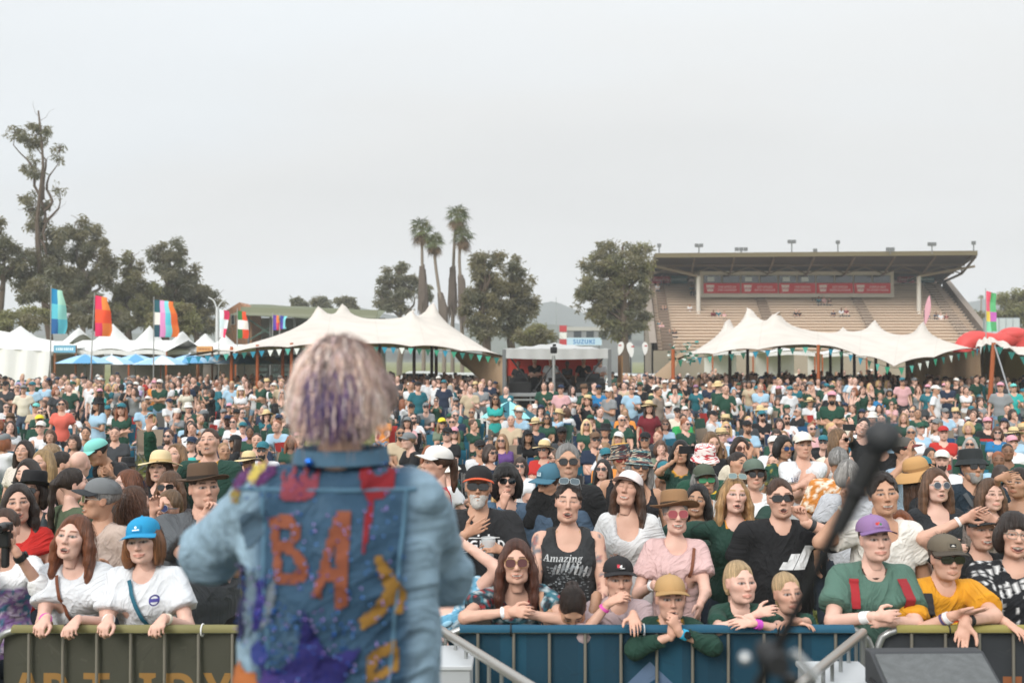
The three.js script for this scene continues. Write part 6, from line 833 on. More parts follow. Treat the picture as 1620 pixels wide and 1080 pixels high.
  for (const [side, c, w = 0.012, nm = 'wristband', dist = 0.03] of o.bands ?? []) { const a = f.arms[side], d = a.W.clone().sub(a.E).normalize(), t = new THREE.CylinderGeometry(0.034 * f.s * (o.f ? 0.9 : 1), 0.0355 * f.s * (o.f ? 0.92 : 1), w, 14, 1, false); t.applyQuaternion(new THREE.Quaternion().setFromUnitVectors(V(0, 1, 0), d)); t.translate(...a.W.clone().addScaledVector(d, -dist).toArray()); mk(nm, t, std(c, 0.6, dbl), g); if (nm === 'watch') { const n = a.pn.clone().multiplyScalar(-1), fc = new THREE.CylinderGeometry(0.019, 0.019, 0.01, 16); fc.applyQuaternion(new THREE.Quaternion().setFromUnitVectors(V(0, 1, 0), n)); fc.translate(...a.W.clone().addScaledVector(d, -dist).addScaledVector(n, 0.033).toArray()); mk('watch_face', fc, std('#1b1d20', 0.25), g); } }
  for (const [c, u0, v0, u1, v1, w = 0.03, nm = 'bag_strap'] of o.straps ?? []) { const pts = []; for (let i = 0; i <= 14; i++) pts.push(frontPoint(f, lerp(u0, u1, i / 14), lerp(v0, v1, i / 14), 0.013)); mk(nm, ribbon(pts, w, [f.fw]), std(c, 0.8), g); }
  if (o.chain) { const pts = []; for (let i = 0; i <= 16; i++) { const a = (i / 16 - 0.5) * 2; pts.push(f.neck.clone().addScaledVector(f.X, Math.sin(a * 1.5) * 0.066 * f.s).addScaledVector(f.U2, (0.005 - (1 - a * a) * (o.chain[1] ?? 0.06)) * f.s).addScaledVector(f.fw, (0.055 + 0.035 * (1 - Math.abs(a))) * f.s - 0.02)); } mk('necklace', tube(pts, o.chain[2] ?? 0.0022, 24, 5), std(o.chain[0], 0.4), g); }
  if (o.acc) o.acc(f, g, org);
  return { f, g, org };
}
function holdCup(H, i, label) { const a = H.f.arms[i], p = a.palm.clone().add(H.org); return thingHeld('plastic_cup', label, 'cup', [['cup_wall', cupGeo, cupMat], ['rim', cupRim, cupMat]], p.add(V(0, 0.012, 0))); }
const collar = (main, edge, w = 0.016) => (u, v, nd) => nd < w ? hex(edge).toArray() : hex(main).toArray();
const rail = (px, py = 984, pose = 'grip') => [px, py, 5.06, pose, V(0, -0.95, 0.3), V(0, -0.35, 1)];
const GREEN = '#1d3f35', GOLD = '#e0a02e';
// --- left of the performer
hero({ l: 'person in white tee with long auburn hair leaning on olive barrier, mouth open', p: [115, 850, 5.38], f: 1, s: 0.98, lean: 0.22, roll: -0.10, pitch: -0.1, face: { open: 0.55, eye: [0.05, 0.06, 0.05] }, skin: 'pale', hc: 'auburn', hair: { style: 'long', len: 0.27 }, sh: { c: '#d3d6da', ease: 0.034, hem: 0.16, neck: 0.075 }, pants: { c: '#20242c' }, L: rail(72, 978), R: rail(122, 980), straps: [['#6b3a22', -0.07, 0.13, 0.06, -0.3, 0.016]], bands: [[0, '#d553b5', 0.02]] });
hero({ l: 'person in sky blue cap and white tee with teal cross strap at olive barrier', p: [226, 856, 5.36], f: 1, s: 1, lean: 0.2, roll: 0.1, pitch: 0.06, face: { smile: 0.5, plump: 0.5 }, skin: 'pale', hc: [0.26, 0.11, 0.045], hair: { style: 'bob', len: 0.12 }, fat: 0.18, hat: ['cap', '#1f8fbe', '#1f8fbe', 0.05], badge: (x, w, h) => { x.fillStyle = '#1f8fbe'; x.fillRect(0, 0, w, h); x.fillStyle = '#eef4f6'; x.beginPath(); x.arc(w / 2, 22, 12, 0, 7); x.fill(); x.fillRect(14, 42, 68, 12); }, sh: { c: '#d3d6da', ease: 0.03, hem: 0.16, print: (x, w, h) => { x.strokeStyle = '#3a3570'; x.lineWidth = 5; x.beginPath(); x.arc(w * 0.70, h * 0.40, 17, 0, 7); x.stroke(); x.fillStyle = '#4a4690'; x.fillRect(w * 0.64, h * 0.385, 38, 12); } }, L: rail(172, 978), R: rail(258, 978), straps: [['#1d5d72', -0.06, 0.13, 0.14, -0.34, 0.02]], bands: [[0, '#eceae6', 0.022], [1, '#c9c4b4', 0.012, 'bracelet']], chain: ['#b8b5ae', 0.09] });
hero({ l: 'person in red tee with long dark brown hair singing near photo edge', p: [28, 796, 6.1], f: 1, yaw: 0.35, hyaw: 0.45, roll: 0.05, face: { open: 0.85 }, skin: 'fair', hc: 'dark', hair: { style: 'long', len: 0.28 }, sh: { c: '#b8241f', sleeve: 0.4, neck: 0.085 }, R: [60, 905, 5.9] });
hero({ l: 'person with hair tied back filming with black camera, purple patterned top', p: [6, 838, 5.5], f: 1, yaw: 0.3, skin: 'fair', hc: 'brown', hair: 'bun', lean: 0.1, sh: { c: '#8d83b8', sleeve: 1.3, color: (u, v, nd, d, x, y, z) => { const n = nz3(x * 22, y * 22, z * 22), m = nz3(x * 40 + 5, y * 40, z * 40); return v > 0.02 ? [0.78, 0.79, 0.8] : n > 0.18 ? [0.07, 0.22, 0.34] : m > 0.1 ? [0.62, 0.52, 0.68] : [0.30, 0.17, 0.42]; } }, L: [2, 870, 5.22, 'cup', V(0.3, 0, 1), V(0.3, 1, 0)], R: [26, 875, 5.22, 'cup', V(-0.6, 0, 0.5), V(-0.5, 0.9, 0)], bands: [[1, '#17181a', 0.03, 'watch']] });
hero({ l: 'person in wide black felt hat, sunglasses and charcoal tank top', p: [50, 776, 7], f: 1, yaw: 0.1, roll: -0.06, face: { smile: 0.9, open: 0.25 }, hc: 'dark', hair: { style: 'bob', len: 0.1 }, hat: ['fedora', '#17171a', '#0e0e10', -0.05], gl: 'wayfarer', sh: { c: '#3b4347', kind: 'tank' } });
hero({ l: 'smiling person with shoulder length dark hair behind black felt hat', p: [43, 750, 7.9], f: 1, roll: 0.12, face: { smile: 1, open: 0.3, shut: 0.6 }, skin: 'pale', hc: 'dark', hair: { style: 'long', len: 0.2 }, sh: { c: '#c9a9a4' } });
hero({ l: 'blonde person with parted long hair and black strappy top, far left', p: [66, 733, 8.5], f: 1, hyaw: -0.2, face: { smile: 0.6 }, skin: 'fair', hc: 'blonde', hair: { style: 'long', len: 0.24 }, sh: { c: '#16181b', kind: 'tank' } });
hero({ l: 'person in grey camouflage cap and sunglasses turning in profile, beige printed tee', p: [157, 790, 6.25], f: 0, yaw: -0.35, hyaw: -1.0, face: { smile: 0.8, open: 0.2 }, skin: 'tan', hc: 'grey', hair: 'short', hat: ['cap', '#6d7072', '#2b2e31'], gl: ['wayfarer', '#0b0a0c', '#b8aa9a'], hatMat: null, sh: { c: '#b9a79c', ease: 0.026, print: (x, w, h) => { txt(x, 'Body', w * 0.42, h * 0.46, 52, '#a8353a', 'italic bold', 'serif'); x.fillStyle = '#8a5a52'; x.fillRect(w * 0.34, h * 0.53, 70, 50); x.fillStyle = '#7e7a76'; x.fillRect(w * 0.28, h * 0.37, 110, 7); } }, R: [178, 905, 6.0, 'relaxed'], bands: [[1, '#17181a', 0.025, 'watch']] });
hero({ l: 'person with very long dark ponytail and moss green tee, face turned away', p: [116, 766, 7], f: 1, yaw: 2.6, hyaw: 2.2, skin: 'pale', hc: 'dark', hair: { style: 'pony', len: 0.42, tail: 0.2 }, sh: { c: '#4d5a45' } });
hero({ l: 'person with straight auburn hair in profile behind the camouflage cap', p: [199, 768, 7.5], f: 1, yaw: -0.5, hyaw: -0.75, face: { smile: 0.3, shut: 0.8, freckles: 0.5 }, skin: 'pale', hc: 'auburn', hair: { style: 'long', len: 0.26 }, sh: { c: '#2d3b3c' } });
hero({ l: 'person seen from behind with straight long chestnut hair over blue strap', p: [213, 797, 6.6], f: 1, yaw: 2.8, hyaw: 2.5, skin: 'fair', hc: [0.12, 0.05, 0.024], hair: { style: 'long', len: 0.34 }, sh: { c: '#26506b', kind: 'tank' } });
hero({ l: 'person in round blue sunglasses singing with raised hand, leopard print top', p: [265, 803, 6.45], f: 1, yaw: -0.2, roll: -0.12, face: { open: 0.9 }, skin: 'fair', hc: 'light', hair: { style: 'pony', len: 0.2 }, gl: ['round', '#26305c', '#8c8f96'], sh: { c: '#6b5844', kind: 'tank', color: (u, v, nd, d, x, y, z) => nz3(x * 60, y * 60, z * 60) > 0.05 ? [0.045, 0.035, 0.03] : [0.30, 0.22, 0.15] }, L: [242, 812, 6.2, 'cup', V(0.4, 0, 1), V(0.1, 1, 0.1)] });
hero({ l: 'person with brown fringe and narrow black sunglasses under the straw hat', p: [268, 771, 7.3], f: 1, roll: 0.05, skin: 'fair', hc: [0.16, 0.075, 0.035], hair: { style: 'long', len: 0.26, fringe: 1 }, gl: 'wayfarer', sh: { c: '#3e3a3c' } });
hero({ l: 'person in broad cream straw sunhat and dark collared shirt, mouth open', p: [252, 740, 8.2], f: 1, face: { open: 0.3 }, skin: 'pale', hc: 'brown', hair: { style: 'bob', len: 0.14, fringe: 1 }, hat: ['wide', '#d8c39a', '#c4ab7c', 0.0, 1.02], sh: { c: '#22282c' } });
hero({ l: 'person with long wavy blonde hair lifting arm in bottle green sleeve', p: [277, 722, 9.2], f: 0, s: 0.98, yaw: -0.2, pitch: -0.25, face: { open: 0.2 }, skin: 'fair', hc: [0.34, 0.19, 0.09], hair: { style: 'long', len: 0.24 }, sh: { c: '#16402f', kind: 'long', sleeve: 1.95 }, L: [233, 668, 9.0, 'cup', V(0.6, 0, 1), V(0, 1, 0), V(-0.6, -0.2, 0.3)] });
hero({ l: 'broad necked person with cropped hair in bottle green jersey beside denim shoulder', p: [331, 699, 8.6], f: 0, s: 1.06, fat: 0.3, roll: 0.08, pitch: -0.15, face: { open: 0.45, stubble: 0.25 }, skin: 'fair', hc: 'brown', hair: 'crop', sh: { c: GREEN, kind: 'polo', color: collar(GREEN, GOLD, 0.012) } });
const cupMan = hero({ l: 'person in marled grey tee and brown brimmed hat drinking from cup beside denim jacket', p: [322, 772, 6], f: 0, s: 1.06, fat: 0.55, yaw: 0.45, hyaw: 0.6, skin: 'fair', hc: 'brown', hair: 'short', hat: ['fedora', '#5a4636', '#2c241e'], sh: { c: '#53575b', ease: 0.03, print: (x, w, h) => { x.fillStyle = '#3c4043'; for (let i = 0; i < 4; i++) x.fillRect(w * 0.40 + i * 20, h * 0.34, 12, 20); x.fillStyle = '#b04a38'; x.fillRect(w * 0.5, h * 0.2, 54, 26); } }, L: [322, 818, 5.75, 'fist', V(0.6, 0, 0.8), V(0.5, 0.85, 0)], R: [350, 868, 5.7, 'cup', V(-1, 0, 0.2), V(-0.6, 0.2, 0.8)], pants: { c: '#1f1c1b' } });
holdCup(cupMan, 1, 'pale plastic cup held by the person in the marled grey tee');
hero({ l: 'person in turquoise cap and black tee bending over beside straw sunhat', p: [152, 716, 9.6], f: 0, lean: 0.75, yaw: -0.7, hyaw: -0.9, pitch: 0.5, skin: 'olive', hc: 'dark', hair: 'short', hat: ['cap', '#7fc9c0', '#7fc9c0'], sh: { c: '#17181b', ease: 0.03, print: (x, w, h) => { x.fillStyle = '#c9432f'; x.beginPath(); x.arc(w * 0.45, h * 0.5, 26, 0, 7); x.fill(); } }, L: [163, 752, 9.1], R: [178, 755, 9.3] });
hero({ l: 'bald person seen from behind next to cropped dark head', p: [126, 735, 8.8], f: 0, yaw: 2.7, hyaw: 3.0, pitch: 0.2, skin: 'pale', hc: 'light', sh: { c: '#5d6b52' } });
hero({ l: 'person with cropped dark hair in green and gold jersey turned from camera', p: [100, 734, 9.2], f: 0, yaw: 2.2, hyaw: 1.9, skin: 'fair', hc: 'dark', hair: 'crop', sh: { c: '#2a5a3c', color: collar('#2a5a3c', GOLD) } });
hero({ l: 'person in bare shouldered top with fair hair pinned in a bun', p: [84, 719, 10.2], f: 1, yaw: 2.4, skin: 'pale', hc: [0.5, 0.33, 0.19], hair: 'bun', sh: { c: '#2a4a63', kind: 'tank', drop: 0.12 } });
hero({ l: 'smiling person with long dark hair seated low behind blonde person', p: [37, 714, 10.6], f: 1, face: { smile: 1, open: 0.2 }, hc: 'dark', hair: { style: 'long', len: 0.2 }, sh: { c: '#cfc7bd' } });
// --- right of the performer
hero({ l: 'person in scarlet tank top and white cap turned toward performer', p: [690, 733, 7.2], f: 1, s: 1.02, yaw: -1.2, hyaw: -1.1, skin: 'fair', hc: 'brown', hair: { style: 'pony', len: 0.22 }, hat: ['cap', '#dcd9d4', '#dcd9d4'], sh: { c: '#c32a2c', kind: 'tank' } });
const legend = hero({ l: 'white bearded person in black and orange cap, hand on black lettered tee', p: [757, 770, 6.3], f: 0, s: 1.04, fat: 0.3, roll: -0.03, face: { open: 0.2 }, skin: 'tan', hc: 'white', hair: 'short', beard: 'white', beardL: 0.012, hat: ['cap', '#1b1b1d', '#d0552a', 0.02], gl: 'shield', sh: { c: '#1f2023', ease: 0.028, sleeve: 0.75, print: (x, w, h) => { txt(x, 'LEGEND', w * 0.53, h * 0.50, 58, '#e2e3e4', 'bold', 'sans-serif', 235); txt(x, 'SINCE', w * 0.60, h * 0.585, 24, '#e2e3e4'); x.fillStyle = '#e2e3e4'; x.fillRect(w * 0.2, h * 0.425, 190, 4); x.fillRect(w * 0.2, h * 0.56, 80, 3); for (let i = 0; i < 4; i++) { x.fillRect(w * 0.22 + i * 44, h * 0.395, 9, 9); } } }, L: [735, 846, 5.95, 'flat', V(0, 0, -1), V(0.9, 0.5, 0.1)], R: [796, 872, 5.95, 'cup', V(-1, 0, 0.1), V(-0.75, 0.35, 0.5)], pants: { c: '#4d4740' } });
holdCup(legend, 1, 'frosted plastic cup held by the white bearded person');
hero({ l: 'person with black curly hair and sunglasses touching chin, slate blue long sleeves', p: [801, 761, 7.2], f: 1, yaw: 0.1, skin: 'fair', hc: 'black', hair: { style: 'curly', len: 0.12, fringe: 1 }, gl: 'wayfarer', sh: { c: '#456077', kind: 'long', sleeve: 1.93, neck: 0.085 }, L: [797, 800, 6.95, 'fist', V(0.2, 0, -1), V(0.2, 1, 0)], straps: [['#17181b', 0.12, 0.15, -0.04, -0.34, 0.035]] });
hero({ l: 'person in dusty blue cap looking sideways, slate tee, behind black tank top', p: [872, 764, 6.9], f: 0, s: 1.05, fat: 0.2, yaw: -0.3, hyaw: -0.9, pitch: 0.25, skin: 'tan', hc: 'brown', hair: 'short', hat: ['cap', '#3f6a7d', '#3f6a7d', 0.05], badge: (x, w, h) => { x.fillStyle = '#3f6a7d'; x.fillRect(0, 0, w, h); x.fillStyle = '#c9d6d8'; x.fillRect(14, 10, 68, 44); x.fillStyle = '#3f6a7d'; x.fillRect(22, 18, 52, 8); x.fillRect(22, 32, 52, 8); }, sh: { c: '#43566a', ease: 0.03, sleeve: 0.75 } });
hero({ l: 'tall grey haired person in dark sunglasses and black tee', p: [898, 731, 6.9], f: 0, s: 1.08, face: { open: 0.0, stubble: 0.3 }, skin: 'tan', hc: 'grey', hair: 'back', gl: 'wayfarer', sh: { c: '#191a1c', ease: 0.03, sleeve: 0.75 } });
hero({ l: 'tattooed person in washed black tank top with white print, singing', p: [899, 794, 5.95], f: 1, s: 1.04, fat: 0.25, yaw: -0.05, roll: -0.06, face: { open: 0.6, shut: 0.55 }, skin: 'fair', hc: 'dark', hair: { style: 'short', curl: 1 }, gl: ['wayfarer', '#4c5960', '#a8b2b4', 1], sh: { c: '#2b2d2f', kind: 'tank', drop: 0.04, ease: 0.03, hem: 0.18, print: (x, w, h) => { const R = rng(5); txt(x, 'Amazing', w * 0.42, h * 0.44, 36, '#b9bcbd', 'italic bold', 'serif'); for (let i = 0; i < 9; i++) { x.fillStyle = i % 2 ? '#b4b7b8' : '#8b8f92'; x.beginPath(); x.ellipse(w * 0.32 + i * 18, h * 0.51 + Math.abs(i - 3) * 5, 6, 24, 0.35, 0, 7); x.fill(); } for (let i = 0; i < 150; i++) { x.fillStyle = ['#9aa0a3', '#5c6164', '#7c8285'][i % 3]; x.fillRect(w * (0.22 + 0.55 * R()), h * (0.5 + 0.3 * R()), 3 + 9 * R(), 2 + 5 * R()); } } }, tattoo: (x, y, z) => { const n = nz3(x * 26 + 4, y * 22, z * 26); return n > 0.26 && y < 1.46 && (x < -0.12 || x > 0.15) ? (nz3(x * 60, y * 60, z * 9) > 0.1 ? [0.30, 0.13, 0.12] : [0.16, 0.15, 0.16]) : null; }, L: [850, 985, 5.6], R: [943, 975, 5.6], chain: ['#c2a46a', 0.11], pants: { c: '#15161a' } });
hero({ l: 'person in mirrored aviator sunglasses with long chestnut hair, clasped hands on blue barrier', p: [817, 889, 5.36], f: 1, s: 0.97, lean: 0.45, roll: 0.03, face: { smile: 0.9, open: 0.15 }, skin: 'fair', hc: [0.11, 0.038, 0.022], hair: { style: 'long', len: 0.27 }, gl: ['aviator', '#5a3434', '#a08050'], sh: { c: '#2d5a6c', ease: 0.02, neck: 0.085, drop: 0.05, dropF: 0.06, color: (u, v, nd, d, x, y, z) => { const n = nz3(x * 24, y * 24, z * 24), m = nz3(x * 33 + 7, y * 33, z * 33); return n > 0.22 ? [0.42, 0.48, 0.5] : m > 0.25 ? [0.32, 0.03, 0.03] : n < -0.15 ? [0.02, 0.03, 0.04] : [0.03, 0.13, 0.17]; } }, L: [806, 968, 5.14, 'cup', V(0.7, -0.3, -0.6), V(0.6, 0.1, 0.35), V(-1, -0.25, 0.1)], R: [822, 970, 5.16, 'fist', V(-0.7, -0.3, -0.5), V(-0.7, 0.1, 0.3), V(1, -0.25, 0.1)], bands: [[0, '#e6e7e8', 0.02]] });
hero({ l: 'person in pale blue floral top with raised arm beside denim sleeve', p: [700, 884, 5.5], f: 1, s: 0.97, fat: 0.2, skin: 'pale', hc: 'light', hair: { style: 'bob', len: 0.1 }, face: { smile: 0.5 }, sh: { c: '#6aa9c9', neck: 0.09, drop: 0.07, dropF: 0.08, sleeve: 0.42, color: (u, v, nd, d, x, y, z) => nz3(x * 75, y * 75, z * 75) > 0.22 ? [0.62, 0.74, 0.8] : [0.13, 0.36, 0.53] }, L: rail(690, 1004, 'relaxed'), R: [731, 858, 5.42, 'relaxed', V(-1, 0, 0.2), V(-0.6, 0.7, 0.2), V(0.9, -0.3, 0.3)], acc: (f, g) => { const p = frontPoint(f, 0, 0.0); const b = []; for (const i of [-1, 1]) { b.push(new THREE.SphereGeometry(0.028, 10, 8).scale(1.2, 0.6, 0.45).rotateZ(i * 0.4).translate(p.x + i * 0.033, p.y, p.z + 0.006)); b.push(bar(V(p.x + i * 0.01, p.y, p.z + 0.006), V(p.x + i * 0.04, p.y - 0.075, p.z + 0.008), 0.02, 0.006)); } mk('bow', merge(b), std('#8fbdd4', 0.9), g); } });
hero({ l: 'child with dark tied hair bowing head over blue barrier', p: [906, 962, 5.2], f: 1, s: 0.74, lean: 0.35, pitch: 0.95, skin: 'olive', hc: 'dark', hair: { style: 'bun', bunY: 0.02 }, sh: { c: '#d9cfb8', kind: 'tank' }, L: [880, 985, 5.22, 'fist', V(0, -1, 0), V(0.6, -0.2, 0.5), V(-0.6, -0.4, -1)], R: [930, 986, 5.22, 'fist', V(0, -1, 0), V(-0.6, -0.2, 0.5), V(0.6, -0.4, -1)] });
hero({ l: 'child in black cap with logo and mauve shirt hanging elbow over barrier', p: [979, 917, 5.34], f: 0, s: 0.82, lean: 0.18, yaw: 0.05, face: { smile: 0.3 }, skin: 'fair', hc: 'ginger', hair: 'short', hat: ['cap', '#1d1c1f', '#1d1c1f', 0.02], badge: (x, w, h) => { x.fillStyle = '#1d1c1f'; x.fillRect(0, 0, w, h); x.fillStyle = '#c23a4a'; x.fillRect(8, 14, 30, 34); x.fillStyle = '#e6e6e6'; x.beginPath(); x.arc(60, 44, 26, Math.PI, 1.5 * Math.PI); x.lineTo(60, 44); x.fill(); x.fillRect(40, 50, 46, 7); }, sh: { c: '#b9a5a8', sleeve: 1.2, ease: 0.03 }, L: [962, 955, 5.12, 'cup', V(0.4, -0.5, -0.4), V(0.8, 0.45, 0.1), V(-0.8, -1, 0.9)], R: rail(1002, 972, 'relaxed'), bands: [[0, '#d653a8', 0.014]] });
hero({ l: 'person in white summer dress and pink white cap, eyes closed, chin lifted', p: [994, 775, 6.5], f: 1, s: 0.99, yaw: -0.15, hyaw: -0.35, pitch: -0.22, roll: -0.12, face: { smile: 1, open: 0.2, shut: 1 }, skin: 'fair', hc: 'brown', hair: { style: 'long', len: 0.3, part: 0.6 }, hat: ['cap', '#e3d8d6', '#d9c8c8', -0.02], sh: { c: '#d4d5d6', neck: 0.085, drop: 0.10, dropF: 0.09, ease: 0.03, sleeve: 0.7, hem: 0.3, name: 'dress' }, pants: { c: '#d4d5d6', skirt: 0.62 }, chain: ['#b39a6a', 0.13] });
hero({ l: 'person in orange lensed sunglasses and patterned hat with gold crown', p: [984, 727, 8.3], f: 1, roll: 0.12, face: { smile: 0.8, open: 0.3 }, skin: 'tan', hc: 'brown', hair: 'short', hat: ['bucket', '#4d4038', '#4d4038', 0, 1], hatMat: new THREE.MeshStandardMaterial({ roughness: 0.9, side: 2, map: noiseTex(128, (u, v) => { const a = tileNoise(u, v, 14, 2), b = tileNoise(u, v, 22, 8); return v > 0.55 ? [222, 166, 62] : a > 0.18 ? [176, 160, 140] : b > 0.12 ? [48, 90, 96] : [66, 34, 38]; }) }), gl: ['wayfarer', '#7a2418', '#9c1f22'], sh: { c: '#1c1c20', kind: 'tank' }, R: [1008, 740, 8.0, 'cup', V(-1, 0, 0.4), V(-0.3, 1, 0)] });
hero({ l: 'person in beaded helmet hat and dark sunglasses beside pale pink cap', p: [1012, 738, 7.7], f: 1, roll: -0.1, face: { smile: 1, open: 0.3 }, skin: 'tan', hc: 'grey', hair: { style: 'long', len: 0.16 }, hat: ['bucket', '#50393a', '#50393a', 0, 1], hatMat: new THREE.MeshStandardMaterial({ roughness: 0.8, side: 2, map: noiseTex(128, (u, v) => { const k = Math.floor(v * 9) % 3, a = tileNoise(u, v, 20, 5); return a > 0.2 ? [190, 180, 160] : k === 0 ? [60, 110, 118] : k === 1 ? [86, 40, 44] : [40, 36, 40]; }) }), gl: 'wayfarer', sh: { c: '#202024', kind: 'tank' } });
hero({ l: 'person in tan felt hat, rose sunglasses and pink tee with leather strap', p: [1069, 813, 6.0], f: 1, s: 0.98, roll: 0.02, face: { smile: 1, open: 0.35 }, skin: 'pale', hc: [0.36, 0.33, 0.31], hair: 'short', hat: ['fedora', '#8d6c4c', '#3a2c22', -0.12, 1.05], gl: ['aviator', '#9a4a50', '#c28a78'], sh: { c: '#cfaeac', ease: 0.024, neck: 0.078, drop: 0.025 }, L: [1036, 925, 5.75, 'relaxed', V(0.6, -0.3, 0), V(0.4, -0.8, 0.5)], R: [1108, 955, 5.6, 'relaxed', V(-0.6, -0.3, 0), V(-0.3, -0.7, 0.6)], bands: [[0, '#e8e8e8', 0.018]], straps: [['#7a4a34', 0.10, 0.14, -0.0, -0.30, 0.018]] });
hero({ l: 'child in tan cap folding dark green sleeves over blue barrier', p: [1061, 947, 5.2], f: 0, s: 0.78, lean: 0.3, face: { open: 0.15 }, skin: 'fair', hc: 'brown', hair: 'short', hat: ['cap', '#b08d5f', '#a98657', 0.02], sh: { c: GREEN, kind: 'long', sleeve: 1.9, color: collar('#173a2e', GOLD, 0.014) }, L: [1062, 1006, 5.02, 'fist', V(0.4, -0.2, -0.9), V(0.3, 0.9, 0.1), V(-1, -0.5, 0.5)], R: [1074, 1000, 5.0, 'fist', V(-0.4, -0.2, -0.9), V(-0.4, 0.8, 0.1), V(1, -0.5, 0.5)], bands: [[1, '#2aa5cf', 0.03, 'watch', 0.03]] });
hero({ l: 'fair haired child in green polo resting crossed arms on barrier, pink wristband', p: [1171, 921, 5.3], f: 1, s: 0.8, lean: 0.16, hyaw: 0.25, skin: 'pale', hc: 'bleach', hair: { style: 'pony', len: 0.1 }, face: { smile: 0, w: 1.02, plump: 0.6 }, sh: { c: '#1e4237', kind: 'polo', sleeve: 0.75 }, L: [1196, 972, 5.06, 'relaxed', V(0, -0.5, -0.7), V(0.95, 0.3, 0.1), V(-1, -0.5, 0.3)], R: [1192, 986, 5.02, 'relaxed', V(0, -0.6, -0.5), V(-0.95, 0.05, 0.2), V(1, -0.35, 0.3)], bands: [[1, '#c94ec0', 0.03]] });
hero({ l: 'frowning fair haired child behind microphone stand in green shirt', p: [1246, 938, 5.4], f: 1, s: 0.76, lean: 0.12, hyaw: 0.1, roll: 0.08, skin: 'fair', hc: 'bleach', hair: { style: 'pony', len: 0.14, tail: 0.5 }, face: { w: 1.0, plump: 0.5 }, sh: { c: '#1e4237', sleeve: 0.7 }, L: [1252, 985, 5.08, 'relaxed', V(0, -1, 0.2), V(0.9, 0.0, 0.3), V(-1, -0.4, 0.2)], R: [1262, 982, 5.06, 'relaxed', V(0, -1, 0.2), V(-0.9, 0.0, 0.3), V(1, -0.3, 0.2)] });
hero({ l: 'person with long fair plaits in green jersey with gold collar, arms round neighbours', p: [1163, 783, 6.55], f: 1, s: 1.03, roll: -0.05, face: { open: 0.3 }, skin: 'pale', hc: [0.52, 0.30, 0.13], hair: { style: 'long', len: 0.36, th: 0.008 }, gl: ['wayfarer', '#6d7f80', '#b6b09a', 1], sh: { c: '#1a3a30', kind: 'polo', sleeve: 1.55, ease: 0.026, print: (x, w, h) => { x.fillStyle = '#e39a35'; x.fillRect(w * 0.34, 0, w * 0.32, h * 0.285); x.fillStyle = '#e9e6df'; x.beginPath(); x.moveTo(w * 0.45, 0); x.lineTo(w * 0.55, 0); x.lineTo(w * 0.5, h * 0.32); x.fill(); x.strokeStyle = '#dd8a35'; x.lineWidth = 5; x.beginPath(); x.ellipse(w * 0.6, h * 0.47, 72, 30, 0, 0, 7); x.stroke(); txt(x, 'MTN', w * 0.6, h * 0.475, 44, '#dd8a35'); x.beginPath(); x.moveTo(w * 0.53, h * 0.36); x.quadraticCurveTo(w * 0.55, h * 0.40, w * 0.62, h * 0.35); x.stroke(); } }, L: [1098, 835, 6.9, 'relaxed', V(0, -1, 0), V(-0.8, -0.3, 0), V(-0.5, -0.2, -1)], R: [1262, 838, 6.9, 'relaxed', V(0, -1, 0.3), V(0.7, -0.4, 0.5), V(0.4, 0.3, -1)] });
hero({ l: 'person in black tee with three white slanted stripes and wraparound sunglasses, fist at cheek', p: [1235, 788, 6.3], f: 0, s: 1.02, fat: 0.4, yaw: -0.1, hyaw: -0.1, roll: 0.06, face: { open: 0.65, plump: 0.6 }, skin: 'fair', hc: 'brown', hair: 'short', gl: 'shield', sh: { c: '#141518', ease: 0.03, sleeve: 0.7, hem: 0.16, print: (x, w, h) => { x.fillStyle = '#dcdee0'; for (const [a, t, W] of [[0.30, 0.66, 34], [0.36, 0.58, 42], [0.50, 0.50, 50]]) { x.save(); x.translate(w * (a + 0.12), h * 0.63); x.transform(1, 0, -0.6, 1, 0, 0); x.fillRect(0, -(0.74 - t) * h * 0.95, W, (0.74 - t) * h * 0.95); x.restore(); } } }, R: [1274, 826, 6.0, 'fist', V(-0.8, 0, 0.5), V(-0.25, 0.95, 0), V(0.9, -0.3, 0.5)], bands: [[1, '#2a2d30', 0.028, 'watch', 0.045]], chain: ['#8c7a4a', 0.1] });
hero({ l: 'person in green mirrored sunglasses and olive cap with grey bob, white tee', p: [1115, 760, 7.6], f: 1, roll: 0.05, face: { smile: 0.5 }, skin: 'tan', hc: 'grey', hair: { style: 'bob', len: 0.06 }, hat: ['cap', '#4c5547', '#3c4438'], gl: ['shield', '#3f8f63', '#2a2f2a'], sh: { c: '#dcdcda' } });
hero({ l: 'dark haired smiling person half hidden behind tan felt hat', p: [1103, 792, 7.1], f: 1, yaw: -0.3, roll: -0.1, face: { smile: 0.8, open: 0.2 }, skin: 'olive', hc: 'black', hair: { style: 'long', len: 0.22 }, sh: { c: '#223c33', color: collar('#223c33', GOLD) } });
hero({ l: 'person in washed green cap, black sunglasses and white tee, lips closed', p: [1193, 751, 7.9], f: 1, fat: 0.2, face: { smile: 0.2 }, skin: 'fair', hc: 'brown', hair: { style: 'bob', len: 0.03 }, hat: ['cap', '#5c6b60', '#475249'], gl: 'wayfarer', sh: { c: '#dfe0e0' } });
